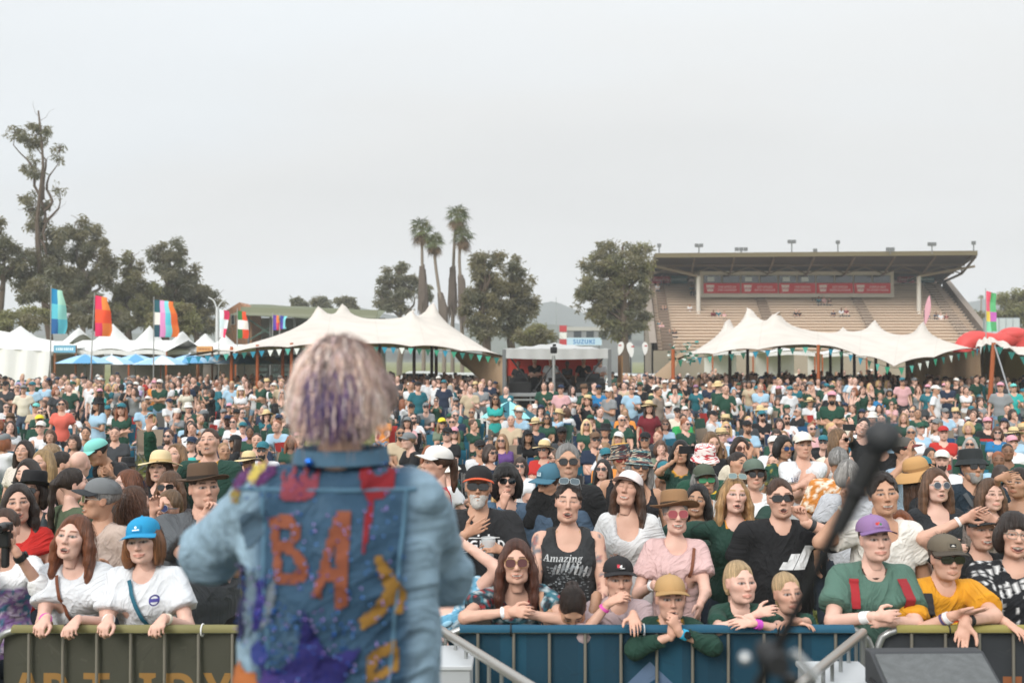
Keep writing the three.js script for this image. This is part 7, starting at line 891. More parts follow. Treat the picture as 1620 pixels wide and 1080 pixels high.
hero({ l: 'person seen from behind in red and white bucket hat, yellow letters on back', p: [1115, 729, 8.5], f: 0, yaw: 3.0, hyaw: 3.14, skin: 'fair', hc: 'brown', hair: 'short', hat: ['bucket', '#e6dedb', '#e6dedb'], hatMat: new THREE.MeshStandardMaterial({ roughness: 0.9, side: 2, map: noiseTex(128, (u, v) => tileNoise(u, v, 16, 3) > 0.16 ? [178, 46, 54] : [226, 216, 212]) }), sh: { c: '#1f4a3a', print: (x, w, h) => { x.save(); x.translate(w, 0); x.scale(-1, 1); txt(x, 'FNB', w * 0.5, h * 0.32, 70, '#e0b93a'); x.restore(); }, back: 1 } });
const phoneWoman = hero({ l: 'person with long black hair holding phone to face, dark green polo', p: [1077, 715, 9.6], f: 1, yaw: -0.2, skin: 'tan', hc: 'black', hair: { style: 'long', len: 0.28 }, sh: { c: '#1b3d33', kind: 'polo', color: collar('#1b3d33', GOLD) }, L: [1070, 726, 9.25, 'cup', V(0.9, 0, 0.2), V(0.2, 1, 0), V(-1, -0.5, 0.2)] });
hero({ l: 'person with long light brown hair and dark top looking down', p: [1126, 701, 10.4], f: 1, hyaw: 0.2, pitch: 0.2, skin: 'fair', hc: 'light', hair: { style: 'long', len: 0.3 }, sh: { c: '#1a1c20', kind: 'long', sleeve: 1.9 } });
hero({ l: 'person in white cap and white varsity lettered tee with folded arms', p: [1271, 705, 9.6], f: 0, s: 1.03, skin: 'fair', hc: 'brown', hair: 'short', hat: ['cap', '#e2dbcf', '#d9d0c2'], sh: { c: '#d6d9dd', ease: 0.028, print: (x, w, h) => { txt(x, 'LOS ANGELES', w * 0.5, h * 0.45, 40, '#2c3a66', 'bold', 'serif', 220); x.strokeStyle = '#2c3a66'; x.lineWidth = 4; x.beginPath(); x.ellipse(w * 0.5, h * 0.53, 46, 22, 0, 0, 7); x.stroke(); txt(x, '1850', w * 0.5, h * 0.53, 22, '#2c3a66'); } }, L: [1292, 772, 9.25, 'flat', V(0, -0.3, -1), V(1, 0.15, 0)], R: [1252, 776, 9.2, 'flat', V(0, -0.3, -1), V(-1, 0.1, 0)] });
hero({ l: 'dark haired person in blue sunglasses and green gold patterned jersey', p: [1241, 708, 9.9], f: 1, pitch: 0.15, hyaw: 0.3, skin: 'olive', hc: 'black', hair: { style: 'bob', len: 0.07 }, gl: ['wayfarer', '#2c4d7a', '#5c5048'], sh: { c: '#20402f', color: (u, v, nd, d, x, y, z) => nd < 0.012 ? hex(GOLD).toArray() : nz3(x * 30, y * 55, z * 30) > 0.3 ? [0.42, 0.34, 0.1] : nz3(x * 18 + 3, y * 30, z * 18) > 0.2 ? [0.01, 0.035, 0.03] : [0.016, 0.07, 0.045] } });
hero({ l: 'person wearing amber glasses low behind washed green cap', p: [1172, 710, 9.9], f: 1, skin: 'fair', hc: 'dark', hair: { style: 'bob', len: 0.07 }, gl: ['wayfarer', '#4a2a1c', '#6b3a22'], sh: { c: '#cfc6b4' } });
hero({ l: 'person raising red banded phone hand beside washed green cap', p: [1168, 735, 8.9], f: 1, hyaw: 0.5, roll: -0.3, face: { smile: 0.7 }, skin: 'tan', hc: 'dark', hair: 'bun', sh: { c: '#b9bcb6' }, R: [1186, 722, 8.6, 'cup', V(-1, 0, 0.3), V(0.3, 1, 0)] });
hero({ l: 'person in lilac cap and sage tee with red backpack straps, clasped hands on barrier', p: [1384, 853, 5.38], f: 1, s: 1.02, fat: 0.34, lean: 0.22, roll: 0.05, face: { smile: 0.6, plump: 0.9 }, skin: 'pale', hc: 'brown', hair: 'crop', hat: ['cap', '#8c6d98', '#7f6190', -0.02], badge: (x, w, h) => { x.fillStyle = '#8c6d98'; x.fillRect(0, 0, w, h); for (const [a, b, r, c] of [[28, 30, 15, '#b8352f'], [62, 34, 13, '#3f7a46'], [46, 20, 10, '#c9513f']]) { x.fillStyle = c; x.beginPath(); x.arc(a, b, r, 0, 7); x.fill(); } }, sh: { c: '#4f6e62', ease: 0.032, hem: 0.15, sleeve: 0.7, print: (x, w, h) => { x.fillStyle = '#435f55'; for (let i = 0; i < 7; i++) { x.fillRect(w * 0.26 + i * 23, h * 0.44, 12 + (i % 3) * 3, 30); if (i > 1 && i < 6) x.fillRect(w * 0.26 + i * 23, h * 0.52, 14, 26); } } }, L: [1384, 975, 5.04, 'cup', V(0.5, -0.2, -0.9), V(0.8, 0.1, 0.3), V(-0.7, -0.8, 0.1)], R: [1404, 984, 5.06, 'fist', V(-0.5, -0.2, -0.9), V(-0.8, 0.1, 0.3), V(0.7, -0.8, 0.1)], bands: [[0, '#e9e9ea', 0.045, 'wristband', 0.05]], straps: [['#a3242c', -0.125, 0.13, -0.13, -0.02, 0.05, 'backpack_strap'], ['#8f2028', 0.125, 0.13, 0.13, -0.02, 0.05, 'backpack_strap']], chain: ['#4a2c1e', 0.05, 0.006] });
hero({ l: 'laughing person with long ginger hair and black tank top, eyes shut', p: [1426, 838, 6.1], f: 1, s: 0.95, yaw: -0.1, hyaw: -0.35, roll: 0.1, pitch: -0.12, face: { open: 0.8, smile: 1, shut: 1 }, skin: 'pale', hc: 'ginger', hair: { style: 'long', len: 0.3 }, sh: { c: '#17191d', kind: 'tank', drop: 0.1 } });
hero({ l: 'person with dark swept hair pointing two fingers up, cream open shirt', p: [1398, 782, 5.95], f: 0, s: 1.04, hyaw: -0.15, roll: 0.1, face: { smile: 0.9, open: 0.3 }, skin: 'tan', hc: 'dark', hair: { style: 'short', th: 0.017, curl: 1 }, sh: { c: '#dcd9d2', ease: 0.026, neck: 0.085, drop: 0.05 }, L: [1340, 800, 5.75, 'point', V(0.35, 0, 1), V(-0.12, 1, 0.1), V(-1, -0.6, 0.3)], bands: [[0, '#d9cfc0', 0.016]] });
hero({ l: 'curly grey haired person from behind in marigold floral shirt', p: [1327, 731, 8.9], f: 0, s: 1.04, fat: 0.2, yaw: 2.9, skin: 'tan', hc: 'grey', hair: { style: 'short', curl: 1, th: 0.02 }, sh: { c: '#c9822c', ease: 0.035, sleeve: 0.8, color: (u, v, nd, d, x, y, z) => nz3(x * 34, y * 34, z * 34) > 0.12 ? [0.78, 0.70, 0.58] : [0.56, 0.21, 0.04] } });
hero({ l: 'person with smooth grey hair from behind beside marigold floral shirt', p: [1343, 752, 7.8], f: 0, s: 0.98, yaw: 2.7, skin: 'tan', hc: [0.4, 0.38, 0.36], hair: { style: 'bob', len: 0.03 }, sh: { c: '#b9bcc2' } });
hero({ l: 'person in drooping tan sunhat with long brown hair, facing away right', p: [1455, 752, 7.8], f: 1, yaw: 1.2, hyaw: 1.5, skin: 'fair', hc: 'brown', hair: { style: 'long', len: 0.3 }, hat: ['floppy', '#b98f5c', '#9c764a', -0.1], gl: 'wayfarer', sh: { c: '#1f2226' } });
hero({ l: 'person in round steel sunglasses and black denim shirt with long brown hair', p: [1482, 768, 6.95], f: 1, s: 1.0, face: { open: 0.2 }, skin: 'pale', hc: [0.17, 0.085, 0.045], hair: { style: 'long', len: 0.24 }, gl: ['round', '#4b4f58', '#c0bfbb'], sh: { c: '#25282c', kind: 'long', sleeve: 1.9, neck: 0.08, drop: 0.06 }, L: [1500, 868, 6.75, 'relaxed', V(0, -0.4, -1), V(1, 0.05, 0.1)], R: [1470, 872, 6.72, 'relaxed', V(0, -0.4, -1), V(-1, 0.1, 0.1)], acc: (f, g) => { const p = []; for (let i = 0; i < 4; i++) p.push(new THREE.SphereGeometry(0.007, 8, 6).translate(...frontPoint(f, 0.005, 0.06 - i * 0.075).toArray())); mk('buttons', merge(p), std('#b9b6ae', 0.4), g); }, bands: [[0, '#c24aa0', 0.014]] });
hero({ l: 'grey bearded person in black bucket hat and sunglasses, navy tee', p: [1539, 738, 8], f: 0, s: 1.05, fat: 0.4, skin: 'tan', hc: 'grey', hair: 'short', beard: 'grey', hat: ['bucket', '#23282a', '#23282a', -0.05], gl: 'wayfarer', sh: { c: '#1c2c38', ease: 0.03 }, straps: [['#4d5358', -0.1, 0.14, 0.1, -0.2, 0.035]] });
hero({ l: 'freckled person with brown hair parted in middle behind raised arms', p: [1569, 783, 7.2], f: 1, face: { freckles: 0.8 }, skin: 'pale', hc: [0.15, 0.08, 0.045], hair: { style: 'long', len: 0.2 }, sh: { c: '#8a7f78' } });
hero({ l: 'smiling person in black cap holding both arms up beside head', p: [1552, 838, 5.95], f: 1, s: 0.99, fat: 0.25, roll: 0.03, face: { smile: 1, open: 0.4, plump: 0.6 }, skin: 'fair', hc: 'brown', hair: 'short', hat: ['cap', '#2b2f31', '#2b2f31', 0.03], badge: (x, w, h) => { x.fillStyle = '#2b2f31'; x.fillRect(0, 0, w, h); x.strokeStyle = '#cfd2d2'; x.lineWidth = 4; x.beginPath(); x.arc(w / 2, h / 2, 20, 0, 7); x.moveTo(w / 2, 12); x.lineTo(w / 2, 52); x.moveTo(34, 30); x.lineTo(62, 30); x.stroke(); }, sh: { c: '#1c1e20', ease: 0.03, print: (x, w, h) => { x.strokeStyle = '#c6c9c8'; x.lineWidth = 4; const R = rng(9); for (let i = 0; i < 16; i++) { x.beginPath(); const a = w * (0.28 + 0.44 * R()), b = h * (0.36 + 0.16 * R()); x.moveTo(a, b); x.quadraticCurveTo(a + 30 * (R() - 0.5), b + 25, a + 34 * (R() - 0.5), b + 50 * R()); x.stroke(); } } }, L: [1524, 822, 5.85, 'flat', V(0.3, 0, 1), V(0.85, 0.5, 0.2), V(-1, 0.2, 0.1)], R: [1578, 826, 5.85, 'flat', V(-0.3, 0, 1), V(-0.85, 0.45, 0.2), V(1, 0.2, 0.1)], bands: [[0, '#e6e6e6', 0.016], [1, '#22262a', 0.02, 'watch']], chain: ['#b9b7b0', 0.1] });
hero({ l: 'person in olive cap, sunglasses and mustard graphic tee leaning on yellow rail', p: [1497, 883, 5.34], f: 0, s: 0.92, fat: 0.15, lean: 0.28, pitch: 0.04, face: { plump: 0.6 }, skin: 'fair', hc: 'brown', hair: 'short', hat: ['cap', '#655c4e', '#4a4238', 0.06], badge: (x, w, h) => { x.fillStyle = '#655c4e'; x.fillRect(0, 0, w, h); x.fillStyle = '#1c1b1a'; x.fillRect(16, 14, 64, 36); x.fillStyle = '#d9d6ce'; x.beginPath(); x.moveTo(26, 40); x.lineTo(48, 22); x.lineTo(70, 40); x.fill(); }, gl: 'shield', sh: { c: '#d3931f', ease: 0.03, hem: 0.15, sleeve: 0.72, print: (x, w, h) => { x.strokeStyle = '#3a3024'; x.lineWidth = 4; x.strokeRect(w * 0.22, h * 0.50, 70, 44); x.beginPath(); x.moveTo(w * 0.3, h * 0.42); x.lineTo(w * 0.46, h * 0.56); x.stroke(); for (const [r, c] of [[62, '#2f5660'], [52, '#c9471f'], [38, '#e9b63a'], [24, '#8f2430']]) { x.fillStyle = c; x.beginPath(); x.arc(w * 0.62, h * 0.60, r, Math.PI, 0); x.fill(); } } }, L: [1508, 974, 5.06, 'flat', V(0.2, 0.9, -0.4), V(0.85, 0.25, 0.35), V(-0.6, -0.9, 0.1)], R: [1528, 982, 5.02, 'relaxed', V(-0.3, 0.3, 1), V(-0.35, -0.9, 0.3), V(1, -0.2, 0.1)], bands: [[0, '#d9d9dc', 0.022], [0, '#4a3f6a', 0.012, 'bracelet', 0.055], [1, '#1a1b1d', 0.022, 'watch']], straps: [['#242427', -0.12, 0.13, -0.12, -0.06, 0.045, 'backpack_strap']], chain: ['#5a3b30', 0.09, 0.004] });
hero({ l: 'laughing person with glasses and fringe in black shirt with white vertical stripes', p: [1606, 846, 5.55], f: 1, s: 1.05, fat: 0.35, yaw: -0.25, roll: -0.05, face: { open: 0.8, smile: 1 }, skin: 'fair', hc: 'dark', hair: { style: 'bob', len: 0.07, fringe: 1 }, gl: ['clear', '#0b0a0c', '#8c8276'], sh: { c: '#17181c', ease: 0.03, hem: 0.16, sleeve: 0.78, color: (u, v, nd, d, x) => Math.abs(((u * 26 + 100) % 1) - 0.5) < 0.10 ? [0.7, 0.7, 0.7] : [0.008, 0.009, 0.012] }, L: [1592, 985, 5.1, 'relaxed', V(0, -1, 0), V(0.4, -0.3, 0.8)] });
hero({ l: 'person in burnt orange top lifting forearm across frame edge', p: [1612, 764, 7.4], f: 1, yaw: -0.6, hyaw: -0.9, skin: 'olive', hc: 'dark', hair: 'bun', sh: { c: '#b5612c', kind: 'tank' }, L: [1580, 745, 7.0, 'relaxed', V(0, 0, 1), V(0.9, 0.3, 0), V(-1, 0.4, 0)] });
hero({ l: 'person in patterned cap and pale blue tee with hand against face', p: [1432, 713, 9.8], f: 0, yaw: 0.6, hyaw: 0.9, skin: 'tan', hc: 'dark', hair: 'short', hat: ['cap', '#55524e', '#6a2f2c'], sh: { c: '#8fa3b4' }, L: [1440, 722, 9.4, 'relaxed', V(1, 0, 0), V(0, 1, 0)] });
hero({ l: 'dark haired person in black tee behind the blurred microphone', p: [1396, 692, 10], f: 1, s: 1.03, yaw: -0.3, hyaw: -0.3, face: { open: 0.2 }, skin: 'fair', hc: 'dark', hair: { style: 'pony', len: 0.16 }, sh: { c: '#18191c', ease: 0.03 } });
hero({ l: 'person with long light brown hair and sunglasses in white strappy top, looking right', p: [1329, 696, 10.2], f: 1, yaw: 0.4, hyaw: 0.7, skin: 'fair', hc: 'light', hair: { style: 'long', len: 0.24 }, gl: 'wayfarer', sh: { c: '#dedfe0', kind: 'tank' } });
hero({ l: 'laughing person in black tee reaching out with landscape phone', p: [1366, 675, 12.2], f: 1, yaw: -0.3, roll: -0.3, face: { smile: 1, open: 0.5 }, skin: 'pale', hc: 'black', hair: 'back', sh: { c: '#1c1e21' }, L: [1349, 676, 11.8, 'cup', V(0.2, 0, -1), V(-0.2, 1, 0)] });
// things the front rows hold
{ const p = phoneWoman.f.arms[0].palm.clone().add(phoneWoman.org); thingHeld('mobile_phone', 'dark phone held up by the person with long black hair', 'phone', [['phone_body', rbx(0.15, 0.075, 0.009, 0.004), std('#17181b', 0.4)], ['screen', bx(0.136, 0.066, 0.002, 0, 0, -0.0055), std('#0c0d10', 0.1)], ['camera_lens', rbx(0.022, 0.03, 0.004, 0.0015, 0.05, 0.014, 0.006), std('#0a0b0d', 0.15)]], p.add(V(0.05, 0.02, 0.03))); }
{ const p = at(8, 846, 5.2); thingHeld('video_camera', 'small black handheld camera pointed at the stage near photo edge', 'camera', [['camera_body', rbx(0.06, 0.13, 0.06, 0.012), std('#131416', 0.45)], ['lens_barrel', new THREE.CylinderGeometry(0.024, 0.026, 0.05, 18).rotateX(Math.PI / 2).translate(0, 0.04, 0.05), std('#0b0b0d', 0.3)], ['grip', rbx(0.036, 0.11, 0.036, 0.012, 0, -0.115, 0), std('#17181a', 0.6)]], p); }
{ const p = at(1344, 676, 11.7); thingHeld('mobile_phone', 'phone held sideways by the laughing person in black', 'phone', [['phone_body', rbx(0.15, 0.075, 0.009, 0.004), std('#202226', 0.4)], ['screen', bx(0.136, 0.066, 0.002, 0, 0, -0.0055), std('#0c0d10', 0.1)]], p); }
// ------------------------------------------------------------------ the performer, seen from behind
{
  const W = at(541, 626, 2.12), org = V(W.x, 0.905, W.z), loc = (x, y, z) => at(x, y, z).sub(org);
  const denim = (u, v, nd, d, x, y, z) => { const n = fbm(x * 9, y * 7, z * 9, 4), m = nz3(x * 160, y * 40, z * 160), pan = sstep(0.185, 0.13, Math.abs(u)) * (d < 0.02 ? 1 : 0.4), k = clamp(0.74 - 0.82 * pan + 0.36 * n + 0.06 * m); return [lerp(0.022, 0.30, k), lerp(0.062, 0.43, k), lerp(0.112, 0.53, k)]; };
  const f = buildFigure({ head: W.clone().sub(org), f: 1, s: 0.99, fat: 0.24, yaw: Math.PI, hyaw: Math.PI - 0.15, lod: 0.95, seed: 5, tone: SKIN.fair, hairC: [0.3, 0.2, 0.18], shirt: { boxy: 0.205, kind: 'long', sleeve: 1.95, ease: 0.032, hem: 0.24, neck: 0.062, drop: -0.02, dropF: 0.03, wrinkle: 1.5, color: denim }, pants: { c: '#23262c' },
    L: { to: loc(640, 815, 2.50), pose: 'fist', hint: V(0.42, -1, -0.1) }, R: { to: loc(412, 800, 2.52), pose: 'relaxed', dir: V(0.5, 0.1, -0.7), hint: V(-0.5, -0.45, -0.6) } });
  const g = base('person', org); tag(g, 'performer from behind in denim jacket with sewn letters and curly purple blonde hair', 'person', 'performer on stage');
  mk('body', f.body, skinMat, g);
  const jk = mk('denim_jacket', f.shirt, new THREE.MeshStandardMaterial({ vertexColors: true, roughness: 0.88, ...weave }), g);
  mk('trousers', f.pants, cloth('#1c2026'), g);
  const back = (u, v, lift = 0.004) => { const c = f.C.clone().add(V(u, v, 0)); let t = 0.42, p; for (let i = 0; i < 90; i++) { p = c.clone().add(V(0, 0, t)); const d = f.shirtFn(p.x, p.y, p.z); if (d < lift) return p; t -= Math.max(0.003, d * 0.6); if (t < -0.12) return null; } return p; };
  const S = 1 / 735, C0 = toPx(f.C.clone().add(org)), uv = (x, y) => [(x - C0[0]) * S, (C0[1] - y) * S];
  const inside = (poly, x, y) => { let c = false; for (let i = 0, j = poly.length - 1; i < poly.length; j = i++) { const [xi, yi] = poly[i], [xj, yj] = poly[j]; if ((yi > y) !== (yj > y) && x < (xj - xi) * (y - yi) / (yj - yi) + xi) c = !c; } return c; };
  function patch(name, polys, c, lift = 0.006, label) { // felt sewn on the back: shapes drawn in photograph pixels
    const P = polys.map(q => q.map(([x, y]) => uv(x, y))), all = P.flat(), x0 = Math.min(...all.map(q => q[0])), x1 = Math.max(...all.map(q => q[0])), y0 = Math.min(...all.map(q => q[1])), y1 = Math.max(...all.map(q => q[1])), h = 0.005, nx = Math.ceil((x1 - x0) / h), ny = Math.ceil((y1 - y0) / h), id = {}, p = [], ix = [];
    const vert = (i, j) => { const k = i * 1000 + j; if (k in id) return id[k]; const q = back(x0 + i * h, y0 + j * h, lift); if (!q) return id[k] = -1; id[k] = p.length / 3; p.push(q.x, q.y, q.z); return id[k]; };
    for (let i = 0; i < nx; i++) for (let j = 0; j < ny; j++) { const cx = x0 + (i + 0.5) * h, cy = y0 + (j + 0.5) * h; if (P.filter(q => inside(q, cx, cy)).length % 2 === 0) continue; const a = vert(i, j), b = vert(i + 1, j), d = vert(i, j + 1), e = vert(i + 1, j + 1); if (Math.min(a, b, d, e) < 0) continue; ix.push(a, b, e, a, e, d); }
    if (!ix.length) return; const m = mk(name, toGeo({ p, ix }), std(c, 0.9, dbl), g); return m;
  }
  const OR = '#77402a', YE = '#7f5d22', NAVY = '#181b42', PU = '#4d2250', RE = '#76131d';
  const ringp = (cx, cy, rx, ry, n = 18, a0 = 0) => Array.from({ length: n }, (_, i) => [cx + Math.cos(i / n * 6.283 + a0) * rx, cy + Math.sin(i / n * 6.283 + a0) * ry]);
  patch('letter_patch', [[[443, 812], [458, 806], [480, 806], [494, 818], [495, 836], [484, 848], [502, 860], [511, 880], [503, 896], [484, 900], [460, 898]], [[460, 822], [478, 822], [482, 834], [474, 842], [462, 842]], [[466, 856], [484, 862], [494, 876], [488, 884], [468, 884]]], OR);
  patch('letter_patch', [[[545, 798], [568, 800], [567, 930], [551, 934], [549, 892], [535, 892], [529, 918], [516, 914]], [[550, 836], [551, 876], [540, 876]]], OR);
  patch('letter_patch', [[[602, 862], [612, 860], [632, 890], [648, 920], [644, 944], [634, 946], [630, 928], [612, 952], [588, 964], [582, 950], [604, 934], [618, 910]]], YE);
  patch('letter_patch', [[[596, 1000], [636, 984], [637, 1028], [594, 1044]], [[608, 1010], [626, 1004], [626, 1020], [606, 1028]]], YE);
  patch('letter_patch', [[[600, 1066], [646, 1064], [650, 1100], [604, 1100]]], YE);
  patch('heart_patch', [[[379, 1048], [392, 1030], [408, 1040], [424, 1034], [430, 1052], [414, 1080], [392, 1078]]], '#9c5a2c');
  patch('crown_patch', [[[462, 782], [456, 742], [466, 760], [472, 732], [484, 758], [492, 730], [500, 758], [512, 736], [516, 744], [512, 776], [498, 784]]], '#7a3440');
  patch('fork_patch', [[[576, 740], [584, 722], [592, 740], [602, 752], [614, 746], [622, 724], [630, 738], [626, 768], [610, 784], [598, 784], [596, 820], [590, 856], [585, 854], [590, 784], [580, 766]]], RE);
  patch('shoulder_patch', [[[378, 760], [386, 728], [404, 728], [402, 756], [390, 776], [378, 770]]], PU); patch('shoulder_patch', [[[402, 756], [408, 724], [424, 722], [428, 740], [414, 762]]], '#b3a04e'); patch('shoulder_patch', [[[414, 762], [428, 740], [442, 726], [446, 748], [424, 766]]], PU); patch('shoulder_patch', [[[372, 780], [384, 770], [394, 776], [390, 790], [376, 792]]], '#8c7a3c');
  for (let k = 0; k < 4; k++) patch('leaf_patch', [[[388 + k * 20, 890 + k * 6], [400 + k * 20, 880 + k * 4], [412 + k * 16, 920], [404 + k * 14, 980 - k * 6], [392 + k * 14, 1006 - k * 12], [384 + k * 18, 950]]], [NAVY, '#5c6f7c', '#28246a', '#66707a'][k]);
  patch('leaf_patch', [[[396, 808], [428, 796], [434, 836], [408, 858], [394, 836]]], '#3f5566');
  patch('star_patch', [[[506, 932], [520, 970], [540, 1000], [586, 990], [572, 1016], [556, 1050], [540, 1084], [500, 1096], [468, 1080], [446, 1050], [434, 1024], [470, 1022], [494, 1000]]], '#1c1a58', 0.009);
  patch('flower_patch', [ringp(452, 1050, 18, 22)], '#3a2a6a', 0.012); patch('flower_patch', [ringp(432, 1006, 16, 16)], '#23306e', 0.010);
  patch('fringe_patch', [[[400, 1080], [500, 1072], [560, 1074], [560, 1100], [400, 1100]]], '#22486a', 0.01);
  // sequins
  const R = rng(21), sq = new THREE.OctahedronGeometry(0.0028), sm = [new THREE.MeshPhysicalMaterial({ color: 0x2f6fd0, metalness: 1, roughness: 0.12 }), new THREE.MeshPhysicalMaterial({ color: 0x7fb6ff, metalness: 1, roughness: 0.1 }), new THREE.MeshPhysicalMaterial({ color: 0xd9b6ff, metalness: 1, roughness: 0.12 })], lists = [[], [], []];
  const spot = (x, y) => { const q = back(...uv(x, y), 0.009); if (q) lists[Math.floor(R() * 3)].push(sq.clone().translate(q.x, q.y, q.z)); };
  for (let i = 0; i < 190; i++) spot(430 + 150 * R(), 930 + 150 * R()); for (let i = 0; i < 60; i++) spot(385 + 90 * R(), 880 + 130 * R()); for (let i = 0; i < 36; i++) spot(440 + 75 * R(), 800 + 105 * R()); for (let i = 0; i < 30; i++) spot(515 + 56 * R(), 795 + 140 * R()); for (let i = 0; i < 24; i++) spot(585 + 64 * R(), 860 + 100 * R()); for (let i = 0; i < 24; i++) spot(455 + 60 * R(), 730 + 55 * R()); for (let i = 0; i < 26; i++) spot(370 + 80 * R(), 720 + 70 * R()); for (let i = 0; i < 26; i++) spot(575 + 56 * R(), 722 + 140 * R()); for (let i = 0; i < 20; i++) spot(590 + 50 * R(), 980 + 100 * R());
  lists.forEach((l, i) => { if (l.length) mk('sequins', merge(l), sm[i], g).userData.kind = 'stuff'; });
  // seams, collar
  for (const [x0, y0, x1, y1] of [[384, 770, 660, 770], [430, 772, 452, 1085], [646, 772, 622, 1085]]) { const pts = []; for (let i = 0; i <= 20; i++) { const q = back(...uv(lerp(x0, x1, i / 20), lerp(y0, y1, i / 20)), 0.002); if (q) pts.push(q); } if (pts.length > 3) mk('seam', tube(pts, 0.0045, 40, 5), std('#4d7086', 0.9), g); }
  const nk = f.neck; mk('collar', gridGeo(40, 6, (u, v) => { const a = u * 6.283, r = lerp(0.068, 0.096, Math.pow(v, 0.8)), hh = 0.055 * Math.sin(v * 2.2) - 0.035 * v * v; return [nk.x + Math.sin(a) * r * 1.08, nk.y + 0.012 + hh, nk.z - 0.012 + Math.cos(a) * r]; }), new THREE.MeshStandardMaterial({ color: col(0.06, 0.13, 0.20), roughness: 0.9, side: THREE.DoubleSide }), g);
  mk('badge', new THREE.SphereGeometry(0.009, 10, 8).scale(1, 1, 0.5).translate(nk.x - 0.05, nk.y + 0.03, nk.z + 0.085), sm[0], g);
  // curly hair: a soft core and some thousand loose curls
  const pal = [[0.78, 0.60, 0.50], [0.70, 0.50, 0.40], [0.50, 0.31, 0.23], [0.80, 0.70, 0.64], [0.66, 0.48, 0.48]], pur = [[0.050, 0.028, 0.11], [0.09, 0.045, 0.15], [0.075, 0.05, 0.10], [0.17, 0.10, 0.20]], P = [], I = [], CC = [], R2 = rng(8);
  const pick = (dx, dy, dz) => { const back_ = dz < -0.2 && Math.abs(dx + 0.1) < 0.44 + 0.12 * R2() && dy < 0.42 + 0.2 * R2(); return back_ && R2() < 0.78 ? pur[Math.floor(R2() * 4)] : pal[Math.floor(R2() * 5)]; };
  for (let i = 0; i < 6200; i++) {
    const a = R2() * 6.283, y = -0.55 + 1.55 * R2(), c = Math.sqrt(Math.max(0, 1 - y * y)), dx = Math.sin(a) * c, dz = Math.cos(a) * c; if (dz > 0.45 && y < 0.35) continue;
    let p = V(dx * 0.082, 0.028 + y * 0.094, -0.018 + dz * 0.102), d = V(dx, y * 0.7 + 0.12, dz).normalize(); const co = pick(dx, y, dz), k = 0.75 + 0.5 * R2(), n = 7, L = 0.03 + 0.035 * R2() + (y < 0.1 ? 0.025 : 0), ph = R2() * 6.28, fr = 9 + 9 * R2(), cu = 0.5 + 0.8 * R2(), w0 = 0.0007 + 0.0011 * R2(), side = V(-dz, 0, dx).normalize(), b0 = P.length / 3;
    for (let s = 0; s <= n; s++) { const t = s / n, w = w0 * (1 - t * 0.6); P.push(p.x - side.x * w, p.y, p.z - side.z * w, p.x + side.x * w, p.y + w * 0.6, p.z + side.z * w); for (let m = 0; m < 2; m++) CC.push(co[0] * k * (1 + 0.2 * t), co[1] * k * (1 + 0.2 * t), co[2] * k * (1 + 0.2 * t)); d.add(V(0, -0.30 - 0.45 * t, 0)).addScaledVector(side, Math.sin(ph + t * fr) * cu).addScaledVector(V(dx, 0, dz), Math.cos(ph + t * fr) * cu * 0.5).normalize(); p = p.clone().addScaledVector(d, L / n); if (s < n) { const q = b0 + s * 2; I.push(q, q + 1, q + 3, q, q + 3, q + 2); } }
  }
  const strands = toGeo({ p: P, ix: I, c: CC }), core = buildHair({ style: 'curly', len: 0.035, th: 0.018, c: [0.36, 0.25, 0.23], seed: 4, amp: 0.012, lod: 1.2 });
  const hm = new THREE.MeshPhysicalMaterial({ vertexColors: true, roughness: 0.5, side: THREE.DoubleSide });
  const hr = fit(mk('hair', core, hairMat, g), f.HM); const st = mk('curls', strands, hm, hr); st.userData.kind = 'stuff';
}
